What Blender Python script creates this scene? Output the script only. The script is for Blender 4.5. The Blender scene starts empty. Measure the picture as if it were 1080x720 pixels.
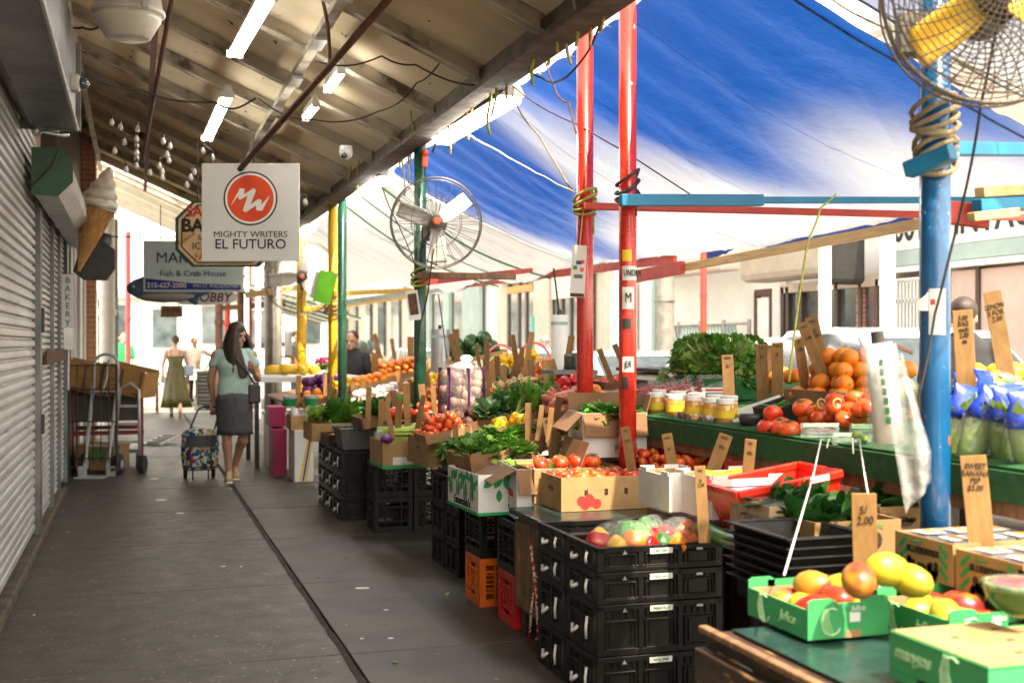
import bpy, math, random
from mathutils import Vector, Matrix, Euler, noise
random.seed(7)
R = math.radians
S = bpy.context.scene
COL = S.collection
PI = math.pi
F, CX, CY, H = 1250.0, 540.0, 362.0, 1.45
TH = math.atan((540 - 143) / F)
CT, ST = math.cos(TH), math.sin(TH)

def W(px, py, x=None, y=None, z=None, d=None):
    """point of the street seen at a pixel of the photograph, on the plane x=, y=, z= or at depth d="""
    a, b = (px - CX) / F, (CY - py) / F
    dx, dy = a * CT + ST, CT - a * ST
    if d is None:
        if x is not None: d = x / dx
        elif y is not None: d = y / dy
        else: d = (z - H) / b
    return Vector((dx * d, dy * d, H + b * d))

def depth(p): return p.x * ST + p.y * CT

def M(name, c1, c2=None, rough=.6, scale=6, th=(.35, .65), bump=0, bscale=60, metal=0, spec=.5, coat=0, rnd=0, vrnd=0,
      stretch=(1, 1, 1), speck=None, sscale=60, sth=(.62, .66), emit=None, trans=0, sss=0, detail=5, dirt=None, dscale=3, dth=(.5, .75), rvar=.1):
    m = bpy.data.materials.new(name); m.use_nodes = True
    nt = m.node_tree; N = nt.nodes; L = nt.links
    b = N['Principled BSDF']
    b.inputs['Roughness'].default_value = rough; b.inputs['Metallic'].default_value = metal
    b.inputs['Specular IOR Level'].default_value = spec
    if coat: b.inputs['Coat Weight'].default_value = coat; b.inputs['Coat Roughness'].default_value = .12
    if sss:
        b.inputs['Subsurface Weight'].default_value = sss; b.inputs['Subsurface Radius'].default_value = (.02, .012, .006); b.inputs['Subsurface Scale'].default_value = .3
    tc = N.new('ShaderNodeTexCoord'); oi = N.new('ShaderNodeObjectInfo')
    mul = N.new('ShaderNodeMath'); mul.operation = 'MULTIPLY'; mul.inputs[1].default_value = 37.0
    L.new(oi.outputs['Random'], mul.inputs[0])
    add = N.new('ShaderNodeVectorMath'); add.operation = 'ADD'
    L.new(tc.outputs['Object'], add.inputs[0]); L.new(mul.outputs[0], add.inputs[1])
    mp = N.new('ShaderNodeVectorMath'); mp.operation = 'MULTIPLY'; mp.inputs[1].default_value = stretch
    L.new(add.outputs[0], mp.inputs[0])
    def noi(sc, de=detail, src=mp):
        n = N.new('ShaderNodeTexNoise'); n.inputs['Scale'].default_value = sc; n.inputs['Detail'].default_value = de
        n.inputs['Roughness'].default_value = .6
        L.new(src.outputs[0], n.inputs['Vector']); return n
    def ramp(src, lo, hi):
        r = N.new('ShaderNodeMapRange'); r.interpolation_type = 'SMOOTHSTEP'
        r.inputs['From Min'].default_value = lo; r.inputs['From Max'].default_value = hi
        L.new(src, r.inputs['Value']); return r.outputs['Result']
    def mix(fac, a, c):
        x = N.new('ShaderNodeMix'); x.data_type = 'RGBA'
        if isinstance(fac, float): x.inputs[0].default_value = fac
        else: L.new(fac, x.inputs[0])
        for s, v in ((6, a), (7, c)):
            if isinstance(v, (tuple, list)): x.inputs[s].default_value = (*v[:3], 1)
            else: L.new(v, x.inputs[s])
        return x.outputs[2]
    if c2 is None: c2 = tuple(min(1, k * .8) for k in c1)
    n1 = noi(scale)
    col = mix(ramp(n1.outputs[0], *th), c1, c2)
    if dirt: col = mix(ramp(noi(dscale, 7).outputs[0], *dth), col, dirt)
    if speck: col = mix(ramp(noi(sscale, 2, add).outputs[0], *sth), col, speck)
    if rnd or vrnd:
        hs = N.new('ShaderNodeHueSaturation')
        r1 = N.new('ShaderNodeMapRange'); r1.inputs['To Min'].default_value = .5 - rnd; r1.inputs['To Max'].default_value = .5 + rnd
        L.new(oi.outputs['Random'], r1.inputs['Value']); L.new(r1.outputs[0], hs.inputs['Hue'])
        r2 = N.new('ShaderNodeMath'); r2.operation = 'FRACT'; r3 = N.new('ShaderNodeMath'); r3.operation = 'MULTIPLY'; r3.inputs[1].default_value = 13.7
        L.new(oi.outputs['Random'], r3.inputs[0]); L.new(r3.outputs[0], r2.inputs[0])
        r4 = N.new('ShaderNodeMapRange'); r4.inputs['To Min'].default_value = 1 - vrnd; r4.inputs['To Max'].default_value = 1 + vrnd
        L.new(r2.outputs[0], r4.inputs['Value']); L.new(r4.outputs[0], hs.inputs['Value'])
        L.new(col, hs.inputs['Color']); col = hs.outputs[0]
    L.new(col, b.inputs['Base Color'])
    rr = N.new('ShaderNodeMapRange'); rr.inputs['To Min'].default_value = max(.03, rough - rvar); rr.inputs['To Max'].default_value = min(1, rough + rvar)
    L.new(noi(scale * 2.3, 3).outputs[0], rr.inputs['Value']); L.new(rr.outputs[0], b.inputs['Roughness'])
    if bump:
        bn = N.new('ShaderNodeBump'); bn.inputs['Strength'].default_value = bump; bn.inputs['Distance'].default_value = .01
        L.new(noi(bscale, 4).outputs[0], bn.inputs['Height']); L.new(bn.outputs[0], b.inputs['Normal'])
    if emit:
        b.inputs['Emission Color'].default_value = (*emit[:3], 1); b.inputs['Emission Strength'].default_value = emit[3]
    if trans:
        tr = N.new('ShaderNodeBsdfTranslucent'); L.new(col, tr.inputs['Color'])
        ms = N.new('ShaderNodeMixShader'); ms.inputs[0].default_value = trans
        L.new(b.outputs[0], ms.inputs[1]); L.new(tr.outputs[0], ms.inputs[2])
        L.new(ms.outputs[0], N['Material Output'].inputs['Surface'])
    m['nodes_col'] = 1
    return m

def film(name, tint=(1, 1, 1), clear=.75, rough=.12):
    """thin clear plastic: mostly see-through with a glossy skin"""
    m = bpy.data.materials.new(name); m.use_nodes = True
    nt = m.node_tree; N = nt.nodes; L = nt.links
    b = N['Principled BSDF']; b.inputs['Base Color'].default_value = (*[.8 * t for t in tint], 1); b.inputs['Roughness'].default_value = rough
    tr = N.new('ShaderNodeBsdfTransparent'); tr.inputs['Color'].default_value = (*tint, 1)
    tc = N.new('ShaderNodeTexCoord'); n = N.new('ShaderNodeTexNoise'); n.inputs['Scale'].default_value = 25; n.inputs['Detail'].default_value = 4
    L.new(tc.outputs['Object'], n.inputs['Vector'])
    bn = N.new('ShaderNodeBump'); bn.inputs['Strength'].default_value = .6; bn.inputs['Distance'].default_value = .02
    L.new(n.outputs[0], bn.inputs['Height']); L.new(bn.outputs[0], b.inputs['Normal'])
    mr = N.new('ShaderNodeMapRange'); mr.inputs['To Min'].default_value = min(1, clear + .2); mr.inputs['To Max'].default_value = clear - .3
    L.new(n.outputs[0], mr.inputs['Value'])
    ms = N.new('ShaderNodeMixShader'); L.new(mr.outputs[0], ms.inputs[0])
    L.new(b.outputs[0], ms.inputs[1]); L.new(tr.outputs[0], ms.inputs[2])
    L.new(ms.outputs[0], N['Material Output'].inputs['Surface'])
    return m

def frame(d):
    d = d.normalized(); u = Vector((0, 0, 1)) if abs(d.z) < .95 else Vector((1, 0, 0))
    s = d.cross(u).normalized(); return s, s.cross(d).normalized()

class MB:
    def __init__(s): s.v = []; s.f = []; s.mi = []; s.m = 0; s.T = Matrix()
    def add(s, vs, fs):
        o = len(s.v); s.v += [tuple(s.T @ Vector(p)) for p in vs]
        for f in fs: s.f.append([i + o for i in f]); s.mi.append(s.m)
        return s
    def box(s, c, d, rot=None):
        x, y, z = d[0] / 2, d[1] / 2, d[2] / 2
        vs = [Vector((i * x, j * y, k * z)) for i in (-1, 1) for j in (-1, 1) for k in (-1, 1)]
        if rot is not None: vs = [rot @ p for p in vs]
        c = Vector(c)
        return s.add([p + c for p in vs], [(0, 1, 3, 2), (4, 6, 7, 5), (0, 4, 5, 1), (2, 3, 7, 6), (0, 2, 6, 4), (1, 5, 7, 3)])
    def bar(s, p, q, w, h=None, up=None):
        p, q = Vector(p), Vector(q); d = q - p
        if up is None: a, b = frame(d)
        else:
            b = Vector(up); a = d.normalized().cross(b).normalized(); b = a.cross(d.normalized())
        h = h or w; a = a * w / 2; b = b * h / 2
        vs = [p - a - b, p + a - b, p + a + b, p - a + b, q - a - b, q + a - b, q + a + b, q - a + b]
        return s.add(vs, [(3, 2, 1, 0), (4, 5, 6, 7), (0, 1, 5, 4), (1, 2, 6, 5), (2, 3, 7, 6), (3, 0, 4, 7)])
    def tube(s, pts, r, n=8, closed=False, caps=True):
        pts = [Vector(p) for p in pts]; rs = r if isinstance(r, (list, tuple)) else [r] * len(pts)
        vs, fs = [], []; k = len(pts); up = None
        for i, p in enumerate(pts):
            t = (pts[(i + 1) % k] - pts[i - 1]) if closed else (pts[min(i + 1, k - 1)] - pts[max(i - 1, 0)])
            if t.length < 1e-9: t = Vector((0, 0, 1))
            t.normalize()
            if up is None: a, _ = frame(t)
            else:
                a = up - t * up.dot(t); a = a.normalized() if a.length > 1e-6 else frame(t)[0]
            up = a; b = t.cross(a)
            for j in range(n):
                w = 2 * PI * j / n; vs.append(p + (a * math.cos(w) + b * math.sin(w)) * rs[i])
        for i in range(k if closed else k - 1):
            for j in range(n):
                A, B = i * n + j, i * n + (j + 1) % n; C = ((i + 1) % k) * n
                fs.append((A, B, C + (j + 1) % n, C + j))
        if caps and not closed: fs += [tuple(range(n))[::-1], tuple(range((k - 1) * n, k * n))]
        return s.add(vs, fs)
    def lathe(s, prof, n=16, c=(0, 0, 0), mod=None, caps=True):
        vs, fs = [], []; k = len(prof); c = Vector(c)
        for i, (r, z) in enumerate(prof):
            for j in range(n):
                w = 2 * PI * j / n; q = r * (mod(w, i / max(1, k - 1)) if mod else 1)
                vs.append(c + Vector((q * math.cos(w), q * math.sin(w), z)))
        for i in range(k - 1):
            for j in range(n):
                fs.append((i * n + j, i * n + (j + 1) % n, (i + 1) * n + (j + 1) % n, (i + 1) * n + j))
        if caps: fs += [tuple(range(n))[::-1], tuple(range((k - 1) * n, k * n))]
        return s.add(vs, fs)
    def prism(s, poly, t, mat=None):
        """polygon in local XY extruded t along +Z, then placed by mat"""
        mat = mat or Matrix(); n = len(poly)
        vs = [mat @ Vector((x, y, 0)) for x, y in poly] + [mat @ Vector((x, y, t)) for x, y in poly]
        return s.add(vs, [tuple(range(n))[::-1], tuple(range(n, 2 * n))] + [(i, (i + 1) % n, n + (i + 1) % n, n + i) for i in range(n)])
    def ball(s, c, r, n=10, k=7, rot=None):
        r = Vector((r, r, r)) if not hasattr(r, '__len__') else Vector(r); c = Vector(c); vs = []; fs = []
        for i in range(1, k):
            p = PI * i / k
            for j in range(n):
                w = 2 * PI * j / n; q = Vector((r.x * math.sin(p) * math.cos(w), r.y * math.sin(p) * math.sin(w), r.z * math.cos(p)))
                vs.append(c + (rot @ q if rot else q))
        for i in range(k - 2):
            for j in range(n): fs.append((i * n + j, (i + 1) * n + j, (i + 1) * n + (j + 1) % n, i * n + (j + 1) % n))
        t = Vector((0, 0, r.z)); t = rot @ t if rot else t
        vs += [c + t, c - t]; a = len(vs) - 2
        for j in range(n):
            fs.append((a, j, (j + 1) % n)); fs.append((a + 1, (k - 2) * n + (j + 1) % n, (k - 2) * n + j))
        return s.add(vs, fs)
    def caps(s, p, r0, q, r1, n=12):
        """tapered capsule"""
        p, q = Vector(p), Vector(q); d = (q - p).normalized()
        pts, rs = [], []
        for i in range(5):
            w = PI / 2 * (i / 4); pts.append(p - d * r0 * math.cos(w)); rs.append(max(.0008, r0 * math.sin(w)))
        for i in range(5):
            w = PI / 2 * (i / 4); pts.append(q + d * r1 * math.sin(w)); rs.append(max(.0008, r1 * math.cos(w)))
        return s.tube(pts, rs, n)
    def loft(s, rings, n=20, caps=True, mod=None):
        """rings: (centre, rx, ry, yaw) ellipses lying level"""
        vs, fs = [], []; k = len(rings)
        for i, (c, rx, ry, yaw) in enumerate(rings):
            c = Vector(c)
            for j in range(n):
                w = 2 * PI * j / n; g = mod(w, i / (k - 1)) if mod else 1
                x, y = rx * g * math.cos(w), ry * g * math.sin(w)
                vs.append(c + Vector((x * math.cos(yaw) - y * math.sin(yaw), x * math.sin(yaw) + y * math.cos(yaw), 0)))
        for i in range(k - 1):
            for j in range(n): fs.append((i * n + j, i * n + (j + 1) % n, (i + 1) * n + (j + 1) % n, (i + 1) * n + j))
        if caps: fs += [tuple(range(n))[::-1], tuple(range((k - 1) * n, k * n))]
        return s.add(vs, fs)
    def grid(s, fn, nu, nv):
        vs = [fn(i / nu, j / nv) for i in range(nu + 1) for j in range(nv + 1)]
        return s.add(vs, [(i * (nv + 1) + j, (i + 1) * (nv + 1) + j, (i + 1) * (nv + 1) + j + 1, i * (nv + 1) + j + 1) for i in range(nu) for j in range(nv)])
    def mesh(s, name, mats, smooth=False):
        me = bpy.data.meshes.new(name); me.from_pydata(s.v, [], s.f); me.update()
        for m in (mats if isinstance(mats, (list, tuple)) else [mats]): me.materials.append(m)
        me.polygons.foreach_set('material_index', s.mi)
        if smooth: me.shade_smooth()
        return me
    def build(s, name, mats, parent=None, smooth=False, bevel=0, loc=None, rot=None, seg=2, solid=0, sub=0, remesh=0, smoothit=0, auto=False):
        o = bpy.data.objects.new(name, s.mesh(name, mats, smooth)); COL.objects.link(o)
        if auto:
            try: o.data.set_sharp_from_angle(angle=R(40)); o.data.shade_smooth(); o.data.set_sharp_from_angle(angle=R(40))
            except Exception: pass
        if parent: o.parent = parent
        if loc is not None: o.location = loc
        if rot is not None: o.rotation_euler = rot
        if remesh:
            md = o.modifiers.new('r', 'REMESH'); md.mode = 'VOXEL'; md.voxel_size = remesh; md.use_smooth_shade = True
            if smoothit:
                md = o.modifiers.new('s', 'SMOOTH'); md.iterations = smoothit; md.factor = .5
            dg = bpy.context.evaluated_depsgraph_get(); me = bpy.data.meshes.new_from_object(o.evaluated_get(dg))
            o.modifiers.clear(); old = o.data; o.data = me; bpy.data.meshes.remove(old)
            me.name = name; me.shade_smooth()
        if solid:
            md = o.modifiers.new('t', 'SOLIDIFY'); md.thickness = solid; md.offset = 0
        if bevel:
            md = o.modifiers.new('b', 'BEVEL'); md.width = bevel; md.segments = seg; md.limit_method = 'ANGLE'; md.angle_limit = R(40)
        if sub:
            md = o.modifiers.new('d', 'SUBSURF'); md.levels = sub; md.render_levels = sub
        return o

def tag(o, label=None, cat=None, group=None, kind=None):
    if label: o['label'] = label
    if cat: o['category'] = cat
    if group: o['group'] = group
    if kind: o['kind'] = kind
    return o

def thing(name, label, cat, loc=(0, 0, 0), rz=0, group=None, rot=None):
    o = bpy.data.objects.new(name, None); COL.objects.link(o)
    o.empty_display_size = .05
    o.location = loc; o.rotation_euler = rot if rot else (0, 0, rz)
    return tag(o, label, cat, group)

def copy_tree(o, parent=None):
    kids = list(o.children); c = o.copy(); COL.objects.link(c); c.parent = parent
    for k in kids: copy_tree(k, c)
    return c

def dup(o, loc, rot=None, label=None, group=None, scale=None):
    c = copy_tree(o); c.location = loc
    if rot is not None: c.rotation_euler = rot
    if scale: c.scale = (scale,) * 3 if not hasattr(scale, '__len__') else scale
    if label: c['label'] = label
    if group: c['group'] = group
    return c

_tx = {}
def text(name, body, size, mat, parent, loc, rot, ext=.0012, squash=1, bold=0, shear=0, spacing=1):
    if 'M' in body: bold = 0
    key = (body, round(size, 4), mat.name, bold, shear, spacing)
    if key not in _tx:
        cu = bpy.data.curves.new('t', 'FONT'); cu.body = body; cu.size = size; cu.extrude = ext; cu.align_x = 'CENTER'; cu.align_y = 'CENTER'
        cu.resolution_u = 3; cu.offset = bold; cu.shear = shear; cu.space_character = spacing; cu.space_line = .9
        t = bpy.data.objects.new('t', cu); COL.objects.link(t)
        dg = bpy.context.evaluated_depsgraph_get(); me = bpy.data.meshes.new_from_object(t.evaluated_get(dg))
        bpy.data.objects.remove(t); me.materials.clear(); me.materials.append(mat); _tx[key] = me
    o = bpy.data.objects.new(name, _tx[key]); COL.objects.link(o)
    o.parent = parent; o.location = loc; o.rotation_euler = rot; o.scale = (squash, 1, 1)
    return o
FRONT = (R(90), 0, 0)            # lettering on a face that looks down the pavement to the camera
SIDE = (R(90), 0, R(-90))        # lettering on a face that looks at the shop shutters

def wire(name, label, pts, r, mat, cat='cable', group=None, n=6):
    o = MB().tube(pts, r, n).build(name, mat, smooth=True)
    return tag(o, label, cat, group)

def sagline(p, q, sag, n=12):
    p, q = Vector(p), Vector(q)
    return [p.lerp(q, i / n) - Vector((0, 0, sag * 4 * (i / n) * (1 - i / n))) for i in range(n + 1)]

def wob(pts, a, seed=0, f=3.0):
    return [Vector(p) + noise.noise_vector(Vector(p) * f + Vector((seed * 3.1, 0, 0))) * a for p in pts]
K = {}
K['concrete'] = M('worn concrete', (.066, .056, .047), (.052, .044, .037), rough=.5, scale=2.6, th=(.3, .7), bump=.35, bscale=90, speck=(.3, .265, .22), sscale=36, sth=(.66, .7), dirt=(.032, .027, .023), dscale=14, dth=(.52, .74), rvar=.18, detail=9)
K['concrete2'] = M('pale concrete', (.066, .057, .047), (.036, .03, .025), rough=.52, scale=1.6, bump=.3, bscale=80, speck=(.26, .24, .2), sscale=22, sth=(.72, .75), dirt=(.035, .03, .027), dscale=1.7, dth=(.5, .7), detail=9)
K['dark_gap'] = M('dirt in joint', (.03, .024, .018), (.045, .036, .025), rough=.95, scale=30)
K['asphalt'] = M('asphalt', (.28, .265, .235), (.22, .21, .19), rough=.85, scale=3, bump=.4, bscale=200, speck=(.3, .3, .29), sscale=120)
K['shutter'] = M('galvanised slats', (.56, .55, .53), (.43, .42, .4), rough=.4, scale=2.5, metal=.35, dirt=(.16, .13, .1), dscale=3, dth=(.55, .8), stretch=(1, .4, 3))
K['steel_dk'] = M('weathered steel sheet', (.17, .175, .18), (.1, .1, .1), rough=.42, scale=3, metal=.5, dirt=(.09, .06, .04), dscale=5, dth=(.6, .8))
K['steel_lt'] = M('bare aluminium', (.55, .55, .55), (.42, .42, .42), rough=.35, scale=6, metal=.7, dirt=(.2, .18, .15), dscale=4, dth=(.62, .8))
K['black'] = M('black paint', (.018, .018, .018), (.03, .028, .026), rough=.5, scale=8)
K['rust'] = M('rusty steel', (.13, .055, .03), (.07, .03, .018), rough=.8, scale=18, bump=.3)
K['roof'] = M('old corrugated sheet', (.8, .7, .5), (.68, .57, .39), rough=.7, scale=1.5, dirt=(.42, .32, .2), dscale=1.8, dth=(.6, .9), speck=(.1, .07, .05), sscale=9, sth=(.7, .74), stretch=(.6, 1.5, 1), detail=8)
K['rafter'] = M('painted steel angle', (.54, .48, .38), (.4, .35, .27), rough=.6, scale=4, dirt=(.1, .065, .04), dscale=4, dth=(.52, .7))
K['beam'] = M('dirty edge beam', (.12, .09, .06), (.05, .038, .028), rough=.8, scale=7, bump=.4, bscale=40)
K['red_pole'] = M('red enamel', (.6, .03, .015), (.5, .022, .012), rough=.28, scale=6, coat=.5, speck=(.3, .24, .18), sscale=17, sth=(.69, .71), dirt=(.25, .02, .012), dscale=6, dth=(.6, .7))
K['blue_pole'] = M('blue enamel', (.004, .1, .27), (.004, .08, .22), rough=.3, scale=6, coat=.5, speck=(.6, .12, .04), sscale=11, sth=(.66, .68), dirt=(.35, .5, .6), dscale=26, dth=(.68, .71))
K['blue_rail'] = M('blue painted rail', (.008, .19, .36), (.008, .14, .28), rough=.5, scale=6, dirt=(.1, .1, .1), dscale=8, dth=(.68, .74))
K['green_pole'] = M('dark green enamel', (.014, .075, .04), (.01, .05, .03), rough=.3, scale=6, coat=.4, speck=(.2, .2, .16), sscale=14, sth=(.72, .75))
K['yellow_pole'] = M('yellow paint', (.8, .5, .02), (.7, .4, .02), rough=.45, scale=6, dirt=(.3, .2, .06), dscale=7, dth=(.62, .72))
K['grey_pole'] = M('galvanised post', (.33, .31, .28), (.24, .22, .19), rough=.5, metal=.3, scale=8)
K['red_rail'] = M('red painted timber', (.55, .06, .04), (.45, .05, .035), rough=.6, scale=9, dirt=(.4, .28, .18), dscale=10, dth=(.66, .73))
K['wood_lt'] = M('pale raw timber', (.62, .42, .2), (.5, .32, .14), rough=.7, scale=5, stretch=(6, .7, 6))
K['wood_md'] = M('brown timber', (.22, .12, .055), (.13, .068, .03), rough=.65, scale=5, stretch=(5, 5, .8), dirt=(.35, .23, .1), dscale=6, dth=(.62, .74), bump=.25, bscale=30)
K['wood_dk'] = M('dark stained timber', (.055, .03, .016), (.03, .017, .01), rough=.5, scale=6, stretch=(5, .8, 5), dirt=(.3, .17, .06), dscale=11, dth=(.6, .68), bump=.3, bscale=30)
K['kraft'] = M('kraft cardboard', (.4, .24, .1), (.33, .195, .078), rough=.8, scale=5, bump=.15, bscale=120, vrnd=.14, dirt=(.22, .125, .05), dscale=7, dth=(.54, .74))
K['kraft_dk'] = M('brown cardboard', (.24, .125, .055), (.19, .095, .04), rough=.8, scale=6, bump=.15, bscale=120, vrnd=.15)
K['kraft_in'] = M('cardboard inside', (.4, .25, .12), (.33, .2, .09), rough=.85, scale=5)
K['slat'] = M('price slat card', (.29, .16, .055), (.22, .115, .038), rough=.8, scale=9, vrnd=.3, stretch=(4, 4, 1), dirt=(.16, .09, .035), dscale=9, dth=(.6, .78))
K['white_card'] = M('white printed card', (.74, .73, .7), (.66, .65, .61), rough=.6, scale=5, dirt=(.5, .46, .4), dscale=6, dth=(.62, .8))
K['green_card'] = M('green printed card', (.05, .36, .12), (.045, .31, .1), rough=.55, scale=4, dirt=(.2, .5, .25), dscale=14, dth=(.72, .8))
K['green_line'] = M('pale green print', (.5, .78, .42), (.45, .7, .38), rough=.6)
K['green_print'] = M('green ink', (.03, .3, .08), (.025, .22, .06), rough=.6)
K['leaf_print'] = M('leaf green print', (.012, .33, .09), (.02, .25, .07), rough=.5)
K['pink'] = M('pink card', (.36, .01, .09), (.3, .008, .075), rough=.5)
K['pink2'] = M('coral card', (.8, .16, .2), (.75, .13, .17), rough=.5)
K['teal'] = M('teal print', (.02, .17, .3), (.02, .2, .35), rough=.5)
K['red_ink'] = M('red ink', (.5, .03, .025), (.42, .03, .025), rough=.6)
K['black_ink'] = M('black ink', (.012, .011, .01), (.025, .02, .016), rough=.7)
K['marker'] = M('marker pen', (.025, .016, .01), (.05, .03, .015), rough=.8)
K['white_ink'] = M('white print', (.8, .79, .76), (.75, .74, .7), rough=.6)
K['yellow_ink'] = M('yellow print', (.8, .55, .03), (.75, .48, .03), rough=.55)
K['blue_ink'] = M('blue print', (.02, .04, .32), (.02, .035, .27), rough=.5)
K['orange_ink'] = M('orange print', (.8, .25, .03), (.7, .2, .03), rough=.5)
K['crate'] = M('black plastic', (.006, .0055, .005), (.009, .008, .007), rough=.38, scale=9, spec=.35, dirt=(.03, .026, .02), dscale=9, dth=(.6, .78), rvar=.15)
K['crate_gr'] = M('grey plastic', (.11, .11, .115), (.09, .09, .095), rough=.45, scale=5)
K['crate_or'] = M('orange plastic', (.75, .15, .008), (.62, .115, .006), rough=.4, scale=5, dirt=(.2, .06, .02), dscale=9, dth=(.58, .74))
K['crate_rd'] = M('red plastic', (.6, .018, .015), (.5, .014, .012), rough=.35, scale=5, dirt=(.2, .03, .02), dscale=7, dth=(.62, .78))
K['bin_rd'] = M('scarlet plastic bin', (.75, .03, .012), (.65, .024, .01), rough=.3, scale=4)
K['turf'] = M('green artificial turf', (.016, .125, .028), (.01, .085, .02), rough=.95, scale=25, bump=1, bscale=350, detail=8)
K['green_hose'] = M('green plastic', (.02, .2, .04), (.018, .16, .035), rough=.35)
K['table_top'] = M('green black table sheet', (.02, .05, .045), (.012, .025, .024), rough=.25, scale=7, dirt=(.06, .08, .07), dscale=12, dth=(.64, .75))
K['tomato'] = M('ripe tomato skin', (.62, .045, .01), (.72, .13, .014), rough=.27, scale=22, dirt=(.55, .16, .03), dscale=20, dth=(.6, .75), spec=.6, rnd=.012, vrnd=.12, sss=.1)
K['stem'] = M('green calyx', (.07, .16, .03), (.1, .2, .04), rough=.7)
K['orange'] = M('orange peel', (.74, .24, .006), (.7, .19, .005), rough=.38, scale=8, bump=.3, bscale=220, rnd=.008, vrnd=.08, sss=.1)
K['tangerine'] = M('brown orange peel', (.68, .22, .03), (.6, .17, .02), rough=.45, scale=8, rnd=.012, vrnd=.15)
K['lemon'] = M('yellow peel', (.72, .46, .015), (.66, .4, .012), rough=.38, scale=8, bump=.25, bscale=160, rnd=.008, vrnd=.06)
K['mango'] = M('mango skin', (.5, .24, .02), (.4, .03, .014), rough=.34, scale=7.5, th=(.34, .56), spec=.55, rnd=.015, dirt=(.3, .36, .03), dscale=7, dth=(.6, .75), sss=.08, detail=2)
K['mango_y'] = M('yellow mango skin', (.52, .38, .02), (.34, .34, .025), rough=.36, scale=8, th=(.4, .65), spec=.5, rnd=.012, dirt=(.6, .2, .03), dscale=7, dth=(.58, .75), sss=.08, detail=2)
K['pep_g'] = M('green pepper', (.02, .13, .015), (.035, .17, .02), rough=.25, scale=8, spec=.5, vrnd=.2)
K['pep_o'] = M('orange pepper', (.8, .22, .008), (.75, .16, .006), rough=.25, scale=8, spec=.5, vrnd=.1)
K['pep_r'] = M('red pepper', (.5, .015, .015), (.42, .012, .012), rough=.15, scale=8, spec=.6, vrnd=.15)
K['pep_y'] = M('yellow pepper', (.82, .5, .012), (.75, .4, .01), rough=.25, scale=8, spec=.5, vrnd=.1)
K['beet'] = M('earthy beet', (.1, .045, .035), (.16, .075, .05), rough=.75, scale=14, bump=.3, vrnd=.2)
K['aub'] = M('dark aubergine', (.018, .009, .02), (.03, .014, .03), rough=.2, scale=5)
K['avo'] = M('dark melon rind', (.012, .05, .012), (.03, .1, .02), rough=.35, scale=12, stretch=(3, 3, .6))
K['squash'] = M('tan squash', (.66, .42, .15), (.6, .34, .1), rough=.5, scale=8, vrnd=.15)
K['ginger'] = M('tan root', (.5, .34, .16), (.4, .25, .11), rough=.75, scale=20, bump=.4, vrnd=.2)
K['sweetp'] = M('sweet potato skin', (.5, .17, .1), (.4, .12, .075), rough=.7, scale=14, vrnd=.2)
K['carrot'] = M('carrot', (.78, .2, .02), (.7, .15, .015), rough=.45, scale=20, vrnd=.12)
K['onion'] = M('onion skin', (.42, .26, .15), (.24, .07, .09), rough=.3, scale=7, vrnd=.15)
K['turnip'] = M('white turnip', (.75, .72, .62), (.6, .45, .5), rough=.4, scale=7)
K['leaf'] = M('green leaf', (.13, .3, .03), (.07, .2, .022), rough=.5, scale=9, rnd=.012, vrnd=.3, trans=.3)
K['leaf_lt'] = M('lettuce leaf', (.3, .44, .07), (.2, .36, .04), rough=.5, scale=9, rnd=.01, vrnd=.2, trans=.3)
K['leaf_dk'] = M('dark leaf', (.04, .14, .025), (.025, .09, .018), rough=.45, scale=9, rnd=.01, vrnd=.3, trans=.2)
K['placard'] = M('bright green placard', (.16, .5, .015), (.12, .42, .012), rough=.5)
K['celery'] = M('celery stalk', (.5, .6, .13), (.38, .52, .08), rough=.4, scale=9, stretch=(1, 6, 6), trans=.2, vrnd=.12)
K['stalk'] = M('pale stalk', (.4, .5, .16), (.3, .42, .1), rough=.5, scale=12)
K['purple'] = M('purple cabbage', (.16, .025, .16), (.09, .015, .1), rough=.4, scale=12, vrnd=.3)
K['cherry'] = M('cherry tomato', (.65, .04, .02), (.55, .03, .015), rough=.16, scale=20, vrnd=.15)
K['jar_fill'] = M('honey coloured fill', (.6, .3, .05), (.52, .23, .03), rough=.2, scale=5, coat=1)
K['lid'] = M('white lid', (.78, .77, .73), (.72, .7, .66), rough=.4)
K['film'] = film('clear plastic film', (.99, .99, .99), 1.05, .1)
K['bagfilm'] = film('milky plastic bag', (.96, .97, .97), .92, .2)
K['blue_film'] = M('blue printed bag', (.02, .06, .5), (.015, .045, .42), rough=.2, scale=10, coat=.6, bump=.4, bscale=30)
K['glass'] = M('dark window glass', (.03, .045, .05), (.09, .12, .13), rough=.06, scale=1.2, spec=.7, coat=.5)
K['fan_grey'] = M('grey enamel blade', (.48, .46, .41), (.4, .38, .33), rough=.5, scale=5, dirt=(.22, .19, .15), dscale=6, dth=(.55, .75))
K['fan_yel'] = M('yellow blade', (.75, .44, .01), (.66, .36, .01), rough=.35, scale=6)
K['fan_wire'] = M('fan guard wire', (.09, .075, .06), (.12, .1, .08), rough=.45, metal=.5)
K['rope'] = M('jute rope', (.4, .31, .2), (.28, .21, .13), rough=.9, scale=40, bump=.6, bscale=150)
K['cord_g'] = M('yellow green cord', (.42, .42, .07), (.3, .3, .06), rough=.8, scale=30)
K['cord_w'] = M('pale string', (.55, .5, .4), (.45, .4, .32), rough=.9)
K['cord_o'] = M('striped yellow rope', (.7, .45, .12), (.16, .1, .05), rough=.9, scale=45)
K['cable'] = M('black cable', (.02, .018, .016), (.03, .026, .022), rough=.6)
K['lamp'] = M('lit tube', (.9, .9, .88), emit=(1, .97, .9, 7), rough=.4)
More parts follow.
